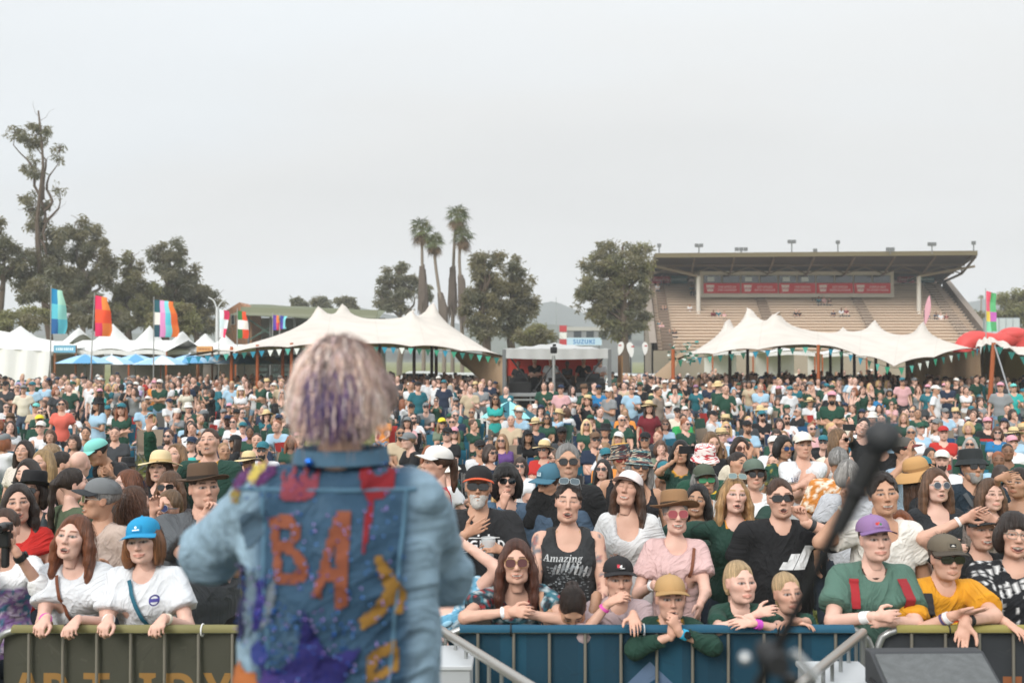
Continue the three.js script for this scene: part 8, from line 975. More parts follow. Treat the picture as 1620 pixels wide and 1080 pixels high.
{ // microphone on a boom stand, close to the lens
  const k = at(1222, 1040, 1.12), m = at(1356, 776, 1.06), d = m.clone().sub(k).normalize(), tail = k.clone().addScaledVector(d, -0.24), g = base('microphone_stand', [k.x + 0.02, 0.905, k.z]), L = p => p.clone().sub(V(k.x + 0.02, 0.905, k.z)), K = L(k), Mm = L(m);
  mk('boom', rod(L(tail), Mm, 0.0062), M.black, g); mk('pole', rod(V(0.0, 0.02, 0), V(0, K.y - 0.02, 0), 0.009), M.black, g); mk('counterweight', rod(L(tail), L(tail).addScaledVector(d, 0.07), 0.013), M.black, g);
  mk('clutch', merge([new THREE.SphereGeometry(0.018, 12, 10).translate(K.x, K.y, K.z), rod(K.clone().add(V(0, 0, -0.03)), K.clone().add(V(0, 0, 0.03)), 0.013)]), M.dark, g);
  mk('clutch_handle', rod(K.clone().add(V(0.018, 0.012, 0.02)), K.clone().add(V(0.045, -0.018, 0.022)), 0.005, 0.006), std('#c9cbcc', 0.25, { metalness: 0.9 }), g); mk('clutch_knob', new THREE.SphereGeometry(0.007, 10, 8).translate(K.x - 0.035, K.y + 0.005, K.z + 0.02), std('#c9cbcc', 0.25, { metalness: 0.9 }), g);
  for (let i = 0; i < 3; i++) { const a = i * 2.094 + 0.4; mk('leg', rod(V(0, 0.12, 0), V(Math.cos(a) * 0.32, 0.012, Math.sin(a) * 0.32), 0.009), M.black, g); }
  tag(g, 'black boom microphone stand blurred in front of green shirted children', 'microphone stand');
  const q = base('microphone', m), e = d.clone().add(V(0.06, 0.1, -0.1)).normalize(), A = V(0, 0, 0).addScaledVector(e, -0.05), B = V(0, 0, 0).addScaledVector(e, 0.045); mk('handle', rod(A, B, 0.009, 0.013, 14), M.dark, q); mk('grille', new THREE.SphereGeometry(0.020, 16, 12).translate(...B.clone().addScaledVector(e, 0.018).toArray()), std('#2c2e31', 0.6), q); mk('clip', new THREE.TorusGeometry(0.014, 0.004, 8, 16).applyQuaternion(new THREE.Quaternion().setFromUnitVectors(V(0, 0, 1), e)), M.black, q); tag(q, 'microphone in clip at the top of the boom stand', 'microphone');
}
// ------------------------------------------------------------------ the seated and standing crowd behind
const ONE = ONE_TONE, midSkin = {}, tones = ['pale', 'fair', 'fair', 'tan', 'olive', 'brown', 'dark'];
const skinOf = t => midSkin[t] ??= new THREE.MeshPhysicalMaterial({ color: new THREE.Color(...SKIN[t]), vertexColors: true, roughness: 0.55, specularIntensity: 0.6 });
function splitCollar(fig) {                                // shirt faces close to the neck become the collar
  const g = fig.shirt, p = g.attributes.position.array, ix = g.index.array, A = [], B = []; const near = i => fig.nkF(p[i * 3], p[i * 3 + 1], p[i * 3 + 2]) < 0.02;
  for (let i = 0; i < ix.length; i += 3) (near(ix[i]) && near(ix[i + 1]) && near(ix[i + 2]) ? B : A).push(ix[i], ix[i + 1], ix[i + 2]);
  const pick = L => { const m = {}, q = [], o = []; for (const k of L) { if (!(k in m)) { m[k] = q.length / 3; q.push(p[k * 3], p[k * 3 + 1], p[k * 3 + 2]); } o.push(m[k]); } return toGeo({ p: q, ix: o }); };
  fig.main = pick(A); fig.collar = B.length ? pick(B) : null;
}
const archCache = {};
function arch(post, pose, f) {
  const key = post + pose + f; if (archCache[key]) return archCache[key];
  const s = f ? 0.96 : 1.03, sit = post === 's', hipY = sit ? 0.50 : undefined, o = { f, s, yaw: 0, lod: 2.6, lodHead: 3.7, lodHand: 3.0, seed: Object.keys(archCache).length + 3, tone: ONE, hairC: [0.12, 0.09, 0.07], hipY, hipZ: 0, pants: { len: f && !sit ? 0.28 : 1 }, bareLegs: f && !sit, shirt: { ease: 0.022, kind: pose === 'face' ? 'tank' : 'tee' }, face: { open: { lap: 0, cup: 0.3, chin: 0, fold: 0.15, fwd: 0, phone: 0, down: 0.35, face: 0.2 }[pose] ?? 0, smile: { cup: 0.8, down: 0.8, lap: 0.4 }[pose] ?? 0 } };
  if (sit) { o.lean = pose === 'fwd' ? 0.45 : -0.16; o.kneeUp = 0.9; o.feet = (i, hip, X, fw) => V(i * 0.13, 0.085, 0.52); o.neckLean = pose === 'fwd' ? 0.3 : -0.2; }
  const y = (sit ? 0.50 : 0.91 * s), A = (x, yy, z, ps, n, d, h) => ({ to: V(x, y + yy, z), pose: ps, n, dir: d, hint: h });
  if (sit) { const z = pose === 'fwd' ? 0.25 : 0.22;
    o.L = A(-0.10, 0.12, 0.30, 'relaxed', V(0, -1, 0), V(0.4, -0.2, 0.8)); o.R = A(0.10, 0.12, 0.30, 'relaxed', V(0, -1, 0), V(-0.4, -0.2, 0.8));
    if (pose === 'cup') o.R = A(0.12, 0.34, 0.30, 'cup', V(-1, 0, 0), V(-0.3, 0.8, 0.3)); if (pose === 'chin') { o.L = A(-0.03, 0.50, 0.14, 'fist', V(0, 0, -1), V(0.1, 1, 0)); o.R = A(-0.06, 0.16, 0.26, 'relaxed', V(0, 0, -1), V(-1, 0, 0)); }
    if (pose === 'fold') { o.L = A(0.10, 0.26, 0.20, 'flat', V(0, 0, -1), V(1, 0.1, 0)); o.R = A(-0.10, 0.24, 0.22, 'flat', V(0, 0, -1), V(-1, 0.1, 0)); } if (pose === 'phone') { o.L = A(-0.05, 0.52, 0.36, 'cup', V(0.6, 0, 0.6), V(0.1, 1, 0)); o.R = A(0.06, 0.50, 0.36, 'cup', V(-0.6, 0, 0.6), V(-0.1, 1, 0)); }
    if (pose === 'fwd') { o.L = A(-0.03, 0.18, 0.52, 'fist', V(1, 0, 0), V(0.2, -0.3, 1)); o.R = A(0.03, 0.18, 0.52, 'fist', V(-1, 0, 0), V(-0.2, -0.3, 1)); }
  } else {
    if (pose === 'fold') { o.L = A(0.11, 0.24, 0.20, 'flat', V(0, 0, -1), V(1, 0.1, 0)); o.R = A(-0.11, 0.22, 0.22, 'flat', V(0, 0, -1), V(-1, 0.1, 0)); } if (pose === 'cup') o.R = A(0.10, 0.26, 0.28, 'cup', V(-1, 0, 0), V(-0.3, 0.7, 0.4));
    if (pose === 'face') { o.L = A(-0.04, 0.52, 0.14, 'flat', V(0.8, 0, -0.4), V(0.15, 1, 0)); o.R = A(0.04, 0.52, 0.14, 'flat', V(-0.8, 0, -0.4), V(-0.15, 1, 0)); } if (pose === 'phone') { o.L = A(-0.06, 0.62, 0.34, 'cup', V(0.6, 0, 0.6), V(0.1, 1, 0)); o.R = A(0.06, 0.60, 0.34, 'cup', V(-0.6, 0, 0.6), V(-0.1, 1, 0)); }
  }
  const fig = buildFigure(o); splitCollar(fig); fig.sit = sit; return archCache[key] = fig;
}
const hairGeo = {}, hairOf = (st, f) => hairGeo[st + f] ??= buildHair({ style: st, len: { long: 0.24, bob: 0.1, pony: 0.18, curly: 0.08 }[st] ?? 0.1, lod: 2.9, c: ONE, seed: 7, fringe: st === 'bob' });
const hairMats = {}, hairMatOf = c => hairMats[c] ??= new THREE.MeshPhysicalMaterial({ color: new THREE.Color(...HAIR[c]), vertexColors: true, roughness: 0.55 });
const hatGeo = {}, hatOf = k => hatGeo[k] ??= buildHat(k), glGeo = [['lens', bx(0.05, 0.036, 0.004, -0.032, 0.001, 0.1)], ['lens', bx(0.05, 0.036, 0.004, 0.032, 0.001, 0.1)], ['frame', merge([bx(0.02, 0.006, 0.004, 0, 0.008, 0.101), bar(V(-0.058, 0.008, 0.096), V(-0.076, 0.006, 0), 0.003, 0.007), bar(V(0.058, 0.008, 0.096), V(0.076, 0.006, 0), 0.003, 0.007)])]], beardGeo = buildBeard(ONE, 0.01, 3);
const CLOTH = { 'dark green': '#1d4537', white: '#d6d8db', black: '#1b1c1f', charcoal: '#3a3d41', teal: '#1f6470', 'pale blue': '#9dbdd3', navy: '#1e2c42', beige: '#b9a88e', red: '#b8302b', pink: '#d0a3a6', grey: '#84888b', orange: '#d98a3e', yellow: '#d9c24a', maroon: '#6e1f2a', sage: '#6d7a68', turquoise: '#2fa5a0', blue: '#2374a8', lilac: '#a99ac0', coral: '#d9695a', taupe: '#8a7d72', purple: '#5d3f7a', 'bright green': '#2f9a55', cream: '#d9d2c0', brown: '#5d4636' };
const capC = { white: '#dedbd4', black: '#1c1d20', teal: '#2a6f7c', green: '#24513f', grey: '#74787a', navy: '#22314a', yellow: '#e3d33c', turquoise: '#6fc4bd', pink: '#d79aa8', red: '#b32f30', mauve: '#96708a', brown: '#6b5340', straw: '#d3bd90', blue: '#3473a8' };
const chairC = { teal: '#17657c', navy: '#1f3350', grey: '#7d7a76', taupe: '#877868', 'dark green': '#23483a', red: '#b0302c', black: '#1e2023', blue: '#1d4f78' };
let person2 = 0;
function mid(o) { // one person of the crowd, from the shared poses
  const a = arch(o.post, o.pose, o.f), g = base('person', o.pos, o.turn ?? 0); tag(g, o.label, 'person', o.post === 's' ? 'audience seated in camp chairs' : 'audience standing in the field');
  const k = o.scale ?? 1; g.scale.setScalar(k);
  mk('body', a.body, skinOf(o.skin), g); mk('shirt', a.main, cloth(CLOTH[o.shirt]), g); if (a.collar) mk('collar', a.collar, cloth(o.collar ? CLOTH[o.collar] ?? o.collar : CLOTH[o.shirt]), g); mk('trousers', a.pants, cloth(o.pants ?? '#2c3644'), g);
  if (o.hair) fit(mk('hair', hairOf(o.hair, o.f), hairMatOf(o.hc), g), a.HM);
  if (o.hat) { const hg = new THREE.Group(); hg.name = o.hat[0] === 'cap' ? 'cap' : 'hat'; g.add(hg); fit(hg, a.HM); for (const [n, q, m] of hatOf(o.hat[0])) if (n !== 'top_button' && n !== 'sweatband') mk(n, q, std(m && o.hat[0] !== 'cap' ? '#4a3d30' : capC[o.hat[1]], 0.9, dbl), hg); }
  if (o.gl) { const gg = new THREE.Group(); gg.name = 'sunglasses'; g.add(gg); fit(gg, a.HM); for (const [n, q] of glGeo) mk(n, q, n === 'lens' ? lensMat : frameMat, gg); }
  if (o.beard) fit(mk('beard', beardGeo, hairMatOf(o.hc), g), a.HM);
  return g;
}
// camp chair: fabric seat and back, arm rests, crossed legs
const chairGeo = {
  seat: gridGeo(4, 4, (u, v) => [(u - 0.5) * 0.50, 0.44 - 0.055 * Math.sin(u * Math.PI) * Math.sin(v * Math.PI) - 0.03 * (1 - v), 0.27 - v * 0.46]), backrest: gridGeo(5, 4, (u, v) => [(u - 0.5) * lerp(0.50, 0.54, v), 0.42 + v * 0.48, -0.19 - 0.11 * v - 0.05 * Math.sin(u * Math.PI)]), back_panel: gridGeo(2, 2, (u, v) => [(u - 0.5) * 0.3, 0.50 + v * 0.34, -0.215 - 0.11 * v - 0.05]),
  arm: i => merge([rbx(0.06, 0.025, 0.44, 0.01, i * 0.29, 0.62, 0.05)]), leg: [[-1, 1], [1, 1], [-1, -1], [1, -1]].map(([x, z]) => rod(V(x * 0.27, 0.01, z > 0 ? 0.28 : -0.28), V(-x * 0.2, 0.44, z > 0 ? 0.26 : -0.18), 0.010, 0.010, 5)), post: i => rod(V(i * 0.265, 0.02, -0.26), V(i * 0.275, 0.92, -0.30), 0.011, 0.011, 5), holder: new THREE.CylinderGeometry(0.045, 0.04, 0.10, 10, 1, true).translate(0.31, 0.58, 0.22),
};
const chairProto = {};
function campChair(label, pos, turn, c) {
  let g; if (chairProto[c]) { g = chairProto[c].clone(); g.name = numbered('camp_chair'); g.position.copy(pos); g.rotation.y = turn; scene.add(g); g.userData = { ...g.userData }; } else {
    g = chairProto[c] = base('camp_chair', pos, turn); const m = std(chairC[c], 0.85, dbl); mk('seat', chairGeo.seat, m, g); mk('backrest', chairGeo.backrest, m, g); mk('back_panel', chairGeo.back_panel, std('#8d9192', 0.85, dbl), g); for (const i of [-1, 1]) { mk('armrest', chairGeo.arm(i), M.dark, g); mk('back_post', chairGeo.post(i), M.steel, g); } for (const l of chairGeo.leg) mk('leg', l, M.steel, g); mk('cup_holder', chairGeo.holder, std('#2a2c2e', 0.8, dbl), g);
  }
  return tag(g, label, 'chair', 'folding camp chairs'); }
// people that the photograph lets one tell apart: px, py of the head, s(eated)/t(standing), pose, f/m, shirt, collar, hat, hair, glasses, skin, words that single them out
const T = `192,645,t,fold,f,dark green,,cap:teal,long:auburn,,fair,in denim shorts standing alone among chairs below wide flag
34,597,t,cup,m,white,,,short:dark,,fair,standing before bright white tent wall
130,592,t,fold,m,white,,,short:brown,,fair,standing below magenta flag with back to marquee
154,596,t,down,m,orange,,cap:white,,,fair,standing beside distant picket fence
187,596,t,fold,m,dark green,yellow,,short:dark,,tan,standing behind distant picket fence
62,668,s,lap,m,dark green,yellow,cap:yellow,,,fair,with forearms on knees below blue flag
14,665,s,lap,f,teal,orange,fedora:brown,bob:brown,,fair,with jacket on lap at photo edge
114,657,s,cup,f,white,,,bob:dark,g,fair,reclining before teal chair below magenta flag
136,682,s,fwd,m,pale blue,,,short:black,,tan,with bowl cut just above turquoise cap
78,692,s,fold,f,white,,,bob:brown,,fair,looking stern behind bun haired person
150,657,s,fold,m,sage,,,crop:dark,,olive,with dark beard beside denim shorts person
55,647,s,lap,m,beige,,cap:turquoise,,,fair,behind yellow cap
28,632,s,chin,f,charcoal,,,short:brown,,tan,resting chin on hand below blue flag
73,624,s,lap,m,white,,,crop:dark,,fair,leaning back below tent sign
301,676,s,lap,f,black,,,long:dark,,fair,in jeans on low seat right of raised green arm
359,667,s,cup,f,dark green,,cap:navy,short:black,,dark,raising cup left of denim shoulder
395,686,s,lap,f,dark green,yellow,,short:black,,brown,laughing above denim shoulder
362,646,s,fold,f,white,,cap:pink,bob:brown,g,fair,behind person raising cup
441,667,s,cup,m,dark green,,cap:navy,,,tan,drinking beside performer hair
279,656,s,chin,f,grey,,beanie:white,,,fair,hand to ear above straw sunhat
296,606,t,down,m,navy,,,short:brown,,fair,in printed dark clothes standing among seated rows
316,592,t,fold,f,dark green,,,long:brown,,fair,in long shirt standing sideways
347,588,t,down,m,navy,,,short:dark,,tan,broad backed before picket fence under tent
267,613,s,lap,m,coral,,cap:white,,,fair,below wide flag in middle rows
247,626,s,lap,m,turquoise,,,short:ginger,,fair,with phone in front below wide flag
283,591,t,fold,m,black,,,short:dark,,fair,arms crossed beneath the parasols
706,690,s,lap,m,black,,cap:black,,g,pale,right of performer hair
715,670,s,lap,m,dark green,,,crop:brown,g,fair,heavy set between yellow cap and short haired neighbour
752,674,s,fold,f,dark green,yellow,,short:brown,,fair,with gold chest emblem facing sideways
700,672,s,lap,f,sage,,cap:yellow,long:light,g,fair,beside heavy set person in polo
644,670,s,cup,f,pink,,cap:grey,long:dark,,fair,smiling beside performer hair
793,700,s,lap,f,purple,,,long:light,g,fair,beside blue empty chair
830,687,s,fwd,f,black,,cap:black,long:black,,olive,eating in front of grey haired person
791,656,s,fold,m,white,,fedora:black,,,fair,below teal umbrella
808,667,s,lap,m,beige,,,crop:grey,,fair,in jeans below teal umbrella
821,656,s,lap,m,pale blue,,boater:white,,,fair,beside grey haired person in jeans
721,637,s,fold,m,grey,,cap:grey,,g,fair,right of performer hair in middle rows
650,648,s,lap,m,charcoal,,cap:black,,,tan,close to performer hair in middle rows
656,625,s,lap,m,dark green,yellow,,crop:grey,g,fair,in back rows touching performer hair
634,688,s,lap,m,beige,,,crop:dark,g,olive,bearded and partly behind performer hair
832,607,t,cup,f,black,,,bob:light,,fair,standing nearest the teal umbrella
850,600,t,cup,m,white,,,crop:white,g,tan,standing between black and teal tops
871,607,t,cup,f,teal,,,short:white,g,fair,standing with cup below camera mast
904,598,t,fold,m,white,,cap:black,,g,tan,standing below sound platform
918,603,t,down,m,pale blue,,,short:grey,,fair,standing behind brown hat
924,614,t,down,m,dark green,orange,fedora:brown,,,tan,standing sideways beside straw hat
930,632,t,phone,f,black,,boater:straw,bob:brown,,fair,holding tablet before her face
947,614,t,cup,m,blue,,cap:navy,,g,tan,standing right of straw hat
964,619,t,cup,m,grey,,cap:white,,,tan,in patterned shirt looking sideways
999,614,t,cup,m,pale blue,,,short:brown,g,fair,standing with dark drink
1027,642,t,down,f,maroon,,wide:straw,long:dark,,fair,standing at folded chairs
1041,617,t,down,m,taupe,,,short:dark,,tan,standing in profile
1033,596,t,down,m,dark green,yellow,,crop:white,,fair,standing large with gold chest print
1083,604,t,cup,m,navy,,cap:white,,,tan,standing looking down
1101,613,t,cup,f,teal,,cap:mauve,,,fair,in shorts arm round friend
1119,612,t,down,f,teal,,cap:white,long:light,g,fair,in white skirt beside mauve cap
1146,610,t,face,f,black,,,pony:light,,fair,standing with hands at mouth
865,664,s,lap,f,dark green,orange,,long:black,g,olive,below camera mast
928,674,s,lap,f,dark green,yellow,,long:bleach,g,fair,below straw hat with tablet
985,667,s,lap,m,dark green,orange,,crop:white,g,fair,with gold collar before folded chairs
890,689,s,chin,m,charcoal,,cap:black,,,dark,below long black haired neighbour
943,699,s,lap,m,navy,,cap:brown,,g,fair,slumped low in dark chair
1053,673,s,lap,f,pale blue,,,bob:brown,g,fair,in floral shirt below tent corner
1046,711,s,phone,f,sage,,,bob:brown,,pale,lifting phone beside long black hair
1020,699,s,lap,m,black,,cap:black,,g,tan,low behind patterned hat
899,653,s,lap,f,white,,,bob:brown,,fair,facing away beside picket panel
1207,660,s,fold,m,black,,cap:teal,,g,fair,bearded with white cat print
1184,678,s,lap,m,pale blue,,cap:black,,,tan,grinning beside bearded neighbour
1150,678,s,chin,f,lilac,,,long:blonde,g,fair,in strappy top before bearded neighbour
1132,660,s,fold,m,white,,cap:black,,,fair,in dark vest looking sideways
1076,661,s,fwd,m,bright green,yellow,,short:dark,,tan,bending over in vivid jersey
1166,632,s,lap,m,dark green,yellow,cap:grey,,,fair,with gold lettering below tent pole
1207,624,s,fold,m,black,,cap:white,,g,fair,in back rows below middle tent dip
1231,636,s,lap,f,dark green,,,bob:brown,,fair,holding cup below middle tent dip
1234,672,s,lap,f,pink,,,bob:dark,,pale,behind blue sunglasses
1314,622,t,down,f,black,,,bun:blonde,,fair,standing in rust skirt beside orange pole
1283,638,s,lap,m,white,,wide:straw,,,tan,near orange pole
1302,643,s,fold,m,dark green,,,short:black,,olive,bearded and turned sideways near orange pole
1313,661,s,fwd,m,white,,,crop:grey,g,tan,stretching sideways above lettered tee
1329,667,s,lap,m,cream,,bucket:straw,,,fair,behind pointing curly head
1348,648,s,lap,f,dark green,orange,,pony:brown,,fair,looking sideways with gold collar
1376,635,s,lap,f,white,,bucket:black,bob:light,,fair,in back rows near teal chair
1394,628,s,lap,m,blue,,,short:light,,fair,in rain jacket beside pink top
1413,629,s,lap,f,pink,,,short:white,,fair,in teal chair below last peak
1425,625,s,fold,m,blue,,cap:navy,,,fair,in rain jacket behind teal chair
1411,600,t,fold,f,white,,,long:blonde,,fair,standing leftmost of the three girls
1434,602,t,fold,f,black,,,long:light,,fair,standing middle of the three girls
1450,599,t,fold,f,white,,,long:bleach,,pale,standing rightmost of the three girls
1480,615,t,down,m,white,,cap:white,,,tan,standing in profile with crisp cap
1494,688,s,fold,m,red,,cap:red,,,pale,in navy chair behind black bucket hat
1579,687,s,lap,f,blue,,,bob:brown,g,pale,large figure before photo edge
1540,660,s,lap,f,dark green,yellow,,crop:brown,,fair,head tilted back below inflatable
1595,649,s,fold,m,dark green,,,crop:dark,,fair,holding black device below leaning pole
1453,656,s,lap,m,dark green,yellow,,crop:black,,olive,smiling below last peak
1430,663,s,lap,f,dark green,,,long:light,,fair,beside smiling cropped neighbour
1442,687,s,lap,m,white,,,short:grey,g,tan,left of red polo
1596,718,s,lap,m,dark green,orange,,crop:black,,brown,near photo edge behind orange top
1606,690,s,lap,f,pale blue,,wide:straw,bob:brown,g,fair,at photo edge behind blue tee
1604,612,t,cup,m,turquoise,,cap:turquoise,,,fair,standing below inflatable
1542,642,s,lap,f,charcoal,,,long:black,,olive,in middle rows below inflatable
1475,724,s,chin,f,dark green,,,long:black,,olive,behind drooping tan sunhat
1494,603,t,down,f,lilac,,,bob:light,,fair,in dress standing under brown tent`.split('\n');
const hairWord = { long: 'long', bob: 'bobbed', short: 'short', crop: 'cropped', pony: 'ponytailed', bun: 'pinned up', curly: 'curly', back: 'swept' }, hcWord = { auburn: 'auburn', ginger: 'ginger', brown: 'brown', dark: 'dark', black: 'black', light: 'light brown', blonde: 'blonde', grey: 'grey', white: 'white', bleach: 'fair' };
const HH = { s: { 0: 1.165, 1: 1.12 }, t: { 0: 1.665, 1: 1.55 } }, taken = [], CR = rng(404); let chairN = 0;
const Zof = (py, h) => { let Z = 20; for (let i = 0; i < 30; i++) { const y = at(810, py, Z).y; Z *= (CAMH - h) / (CAMH - y); } return clamp(Z, 9.5, 60); };
const free = (x, Z, r) => !taken.some(([a, b]) => Math.abs(a - x) < r && Math.abs(b - Z) < r * 1.15);
const chairLabels = new Set(), chairKeys = Object.keys(chairC);
function seatFor(o, why) { const t = CR(), c = t < 0.3 ? 'teal' : t < 0.45 ? 'navy' : t < 0.6 ? 'grey' : t < 0.74 ? 'taupe' : t < 0.88 ? 'dark green' : t < 0.95 ? 'black' : 'blue'; campChair((c + ' chair of ' + why).split(' ').slice(0, 16).join(' '), V(o.pos.x, 0, o.pos.z).add(V(-0.05 * Math.sin(o.turn), 0, -0.05 * Math.cos(o.turn))), o.turn, c); return c; }
let nInd = heroXY.length + 1;
for (const row of T) {
  const [px, py, post, pose0, sx, shirt, collar_, hat, hair, gl, skin, why] = row.split(','), f = sx === 'f' ? 1 : 0; let pose = pose0; if (post === 's' && f === 0 && pose === 'chin') pose = 'fold';
  const h = HH[post][f], Z = Zof(+py, h), p = at(+px, +py, Z), turn = /sideways|profile/.test(why) ? (CR() < 0.5 ? -0.9 : 0.9) : /facing away/.test(why) ? 2.6 : (CR() - 0.5) * 0.5 + Math.atan2(-p.x, Z) * 0.6;
  const bits = ['person in', shirt, post === 's' ? 'shirt' : 'top']; if (hat) { const [k, c] = hat.split(':'); bits.push('and', c, { cap: 'cap', fedora: 'felt hat', wide: 'sunhat', boater: 'brimmed hat', bucket: 'bucket hat', beanie: 'knit hat' }[k]); }
  const o = { post, pose, f, shirt, collar: collar_ || undefined, hat: hat ? hat.split(':') : null, hair: hair ? hair.split(':')[0] : f ? 'bob' : 'crop', hc: hair ? hair.split(':')[1] : 'brown', gl: gl === 'g', skin, beard: /beard/.test(why), pos: V(p.x, 0, -Z), turn, pants: ['#2c3644', '#3d4a5c', '#565049', '#1f2124', '#5d7f99'][Math.floor(CR() * 5)], label: (bits.join(' ') + ' ' + why).split(' ').slice(0, 16).join(' ') };
  if (/denim shorts/.test(why)) o.pants = '#5d8aa3'; if (/rust/.test(why)) o.pants = '#8a3a24';
  o.scale = p.y / h > 0 ? clamp((p.y) / h, 0.93, 1.06) : 1; mid(o); taken.push([o.pos.x, Z]); nInd++;
  if (post === 's') seatFor(o, o.label.replace('person in ', '').replace(' shirt and', ',').replace(' shirt', ','));
}
// empty chairs that stand out
[[632, 716, 'teal', 'empty teal camp chair touching performer hair'], [761, 738, 'blue', 'empty deep blue camp chair seen from behind'], [936, 740, 'turquoise', 'empty bright teal camp chair behind tall grey haired person'], [118, 684, 'teal', 'empty teal camp chair with grey side below magenta flag'], [163, 640, 'teal', 'empty teal camp chair before distant picket fence'], [1290, 684, 'blue', 'empty blue camp chair above lettered white tee'], [338, 628, 'red', 'empty red camp chair before broad navy back'], [376, 622, 'red', 'empty red camp chair right of broad navy back'], [236, 690, 'taupe', 'empty taupe camp chair beside raised green arm']].forEach(([px, py, c, l], i) => { const Z = Zof(py, 0.78), p = at(px, py, Z); campChair(l, V(p.x, 0, -Z), i % 3 === 1 ? Math.PI : i % 3 === 0 ? 2.9 : 0.3, c === 'turquoise' ? 'teal' : c); taken.push([p.x, Z]); });
// the rest of the rows: nearest ones as single people, the far ones as one mass
const ANCH = [[110, 'below blue flag'], [200, 'below magenta flag'], [330, 'below wide flag'], [470, 'left of performer hair'], [745, 'right of performer hair'], [870, 'below teal umbrella'], [985, 'below grey canopy'], [1090, 'below leafy tree'], [1200, 'below first tent peak'], [1330, 'below orange tent pole'], [1470, 'below last tent peak'], [1640, 'below red inflatable']], ORD = ['nearest', 'second', 'third', 'fourth', 'fifth', 'sixth', 'seventh', 'eighth', 'ninth', 'tenth', 'eleventh', 'twelfth'];
const shirtW = [['dark green', 30], ['white', 36], ['black', 15], ['charcoal', 7], ['teal', 9], ['pale blue', 10], ['navy', 9], ['beige', 5], ['grey', 5], ['red', 2], ['pink', 3], ['orange', 2], ['turquoise', 2], ['cream', 3], ['lilac', 1], ['coral', 1]], wsum = shirtW.reduce((s, q) => s + q[1], 0), pickShirt = () => { let t = CR() * wsum; for (const [n, w] of shirtW) { t -= w; if (t < 0) return n; } return 'white'; };
const seen = new Set(), far = []; for (const [hx, , hz] of heroXY) taken.push([(hx - 810) / FPX * hz, hz]);
function randomPerson(post, pos, px, row) {
  for (let tries = 0; tries < 60; tries++) {
    const f = CR() < 0.54 ? 1 : 0, shirt = pickShirt(), t = CR(), hat = t < 0.30 ? ['cap', ['white', 'black', 'grey', 'navy', 'green', 'pink', 'teal'][Math.floor(CR() * 7)]] : t < 0.38 ? [CR() < 0.5 ? 'boater' : 'wide', 'straw'] : t < 0.42 ? ['bucket', CR() < 0.5 ? 'white' : 'black'] : null, hair = f ? ['long', 'bob', 'pony', 'long'][Math.floor(CR() * 4)] : ['short', 'crop', 'crop'][Math.floor(CR() * 3)], hc = ['brown', 'dark', 'dark', 'light', 'blonde', 'grey', 'black', 'auburn'][Math.floor(CR() * 8)], gl = CR() < 0.45, pose = post === 's' ? (f ? ['lap', 'cup', 'chin', 'phone', 'fold', 'lap'] : ['lap', 'cup', 'fold', 'fwd', 'lap'])[Math.floor(CR() * (f ? 6 : 5))] : (f ? ['down', 'fold', 'cup', 'face', 'phone'] : ['down', 'fold', 'cup', 'fold'])[Math.floor(CR() * (f ? 5 : 4))];
    const a = (ANCH.find(q => px < q[0]) ?? ANCH[11])[1], capW = hat ? `${hat[1]} ${{ cap: 'cap', boater: 'brimmed hat', wide: 'sunhat', bucket: 'bucket hat' }[hat[0]]}` : `${hairWord[hair]} ${hcWord[hc]} hair`, label = `person in ${shirt} shirt, ${capW}${gl ? ', sunglasses' : ''}, ${a}, ${ORD[row] ?? 'far'} row`;
    if (seen.has(label)) continue; seen.add(label);
    return { post, pose, f, shirt, collar: shirt === 'dark green' && CR() < 0.55 ? 'yellow' : undefined, hat, hair, hc, gl, skin: tones[Math.floor(CR() * CR() * 7)], beard: !f && CR() < 0.25, pos, turn: (CR() - 0.5) * (CR() < 0.3 ? 2.4 : 0.8) - Math.atan2(pos.x, -pos.z) * 0.5 + (CR() < 0.06 ? 2 : 0), pants: ['#2c3644', '#3d4a5c', '#565049', '#1f2124', '#6c8aa3'][Math.floor(CR() * 5)], label };
  }
  return null;
}
for (let row = 0, Z = 10.4; Z < 36; row++, Z += row < 9 ? 1.02 : 0.92) {
  const half = Z * 0.53, step = 0.74 + 0.012 * Z * 0.5;
  for (let x = -half + CR() * step; x < half; x += step * (0.85 + 0.45 * CR())) {
    const z = Z + (CR() - 0.5) * 0.5, px = 810 + x / z * FPX; if (px > 478 && px < 602) continue; if (z > 29.5 && z < 36.5 && px > 780 && px < 985) continue;
    if (!free(x, z, 0.62) || nz3(x * 0.35, z * 0.3, 2) > 0.30) continue; if (CR() < 0.08) { if (z < 22) { const c = chairKeys[Math.floor(CR() * 6)], l = `empty ${c} camp chair ${(ANCH.find(q => px < q[0]) ?? ANCH[11])[1]}, ${ORD[Math.min(row, 11)]} row`; if (!seen.has(l)) { seen.add(l); campChair(l, V(x, 0, -z), (CR() - 0.5) * 2 + (CR() < 0.4 ? 3 : 0), c); taken.push([x, z]); } } continue; }
    const post = CR() < (z > 27 ? 0.6 : 0.05) && !(z < 17) ? 't' : 's', o = randomPerson(post, V(x, 0, -z), px, Math.min(row, 11)); if (!o) continue;
    taken.push([x, z]); o.scale = 0.95 + 0.1 * CR(); if (nInd < 282) { nInd++; mid(o); if (post === 's') seatFor(o, o.label.replace('person in ', '').replace(' shirt,', ',')); } else far.push(o);
  }
}
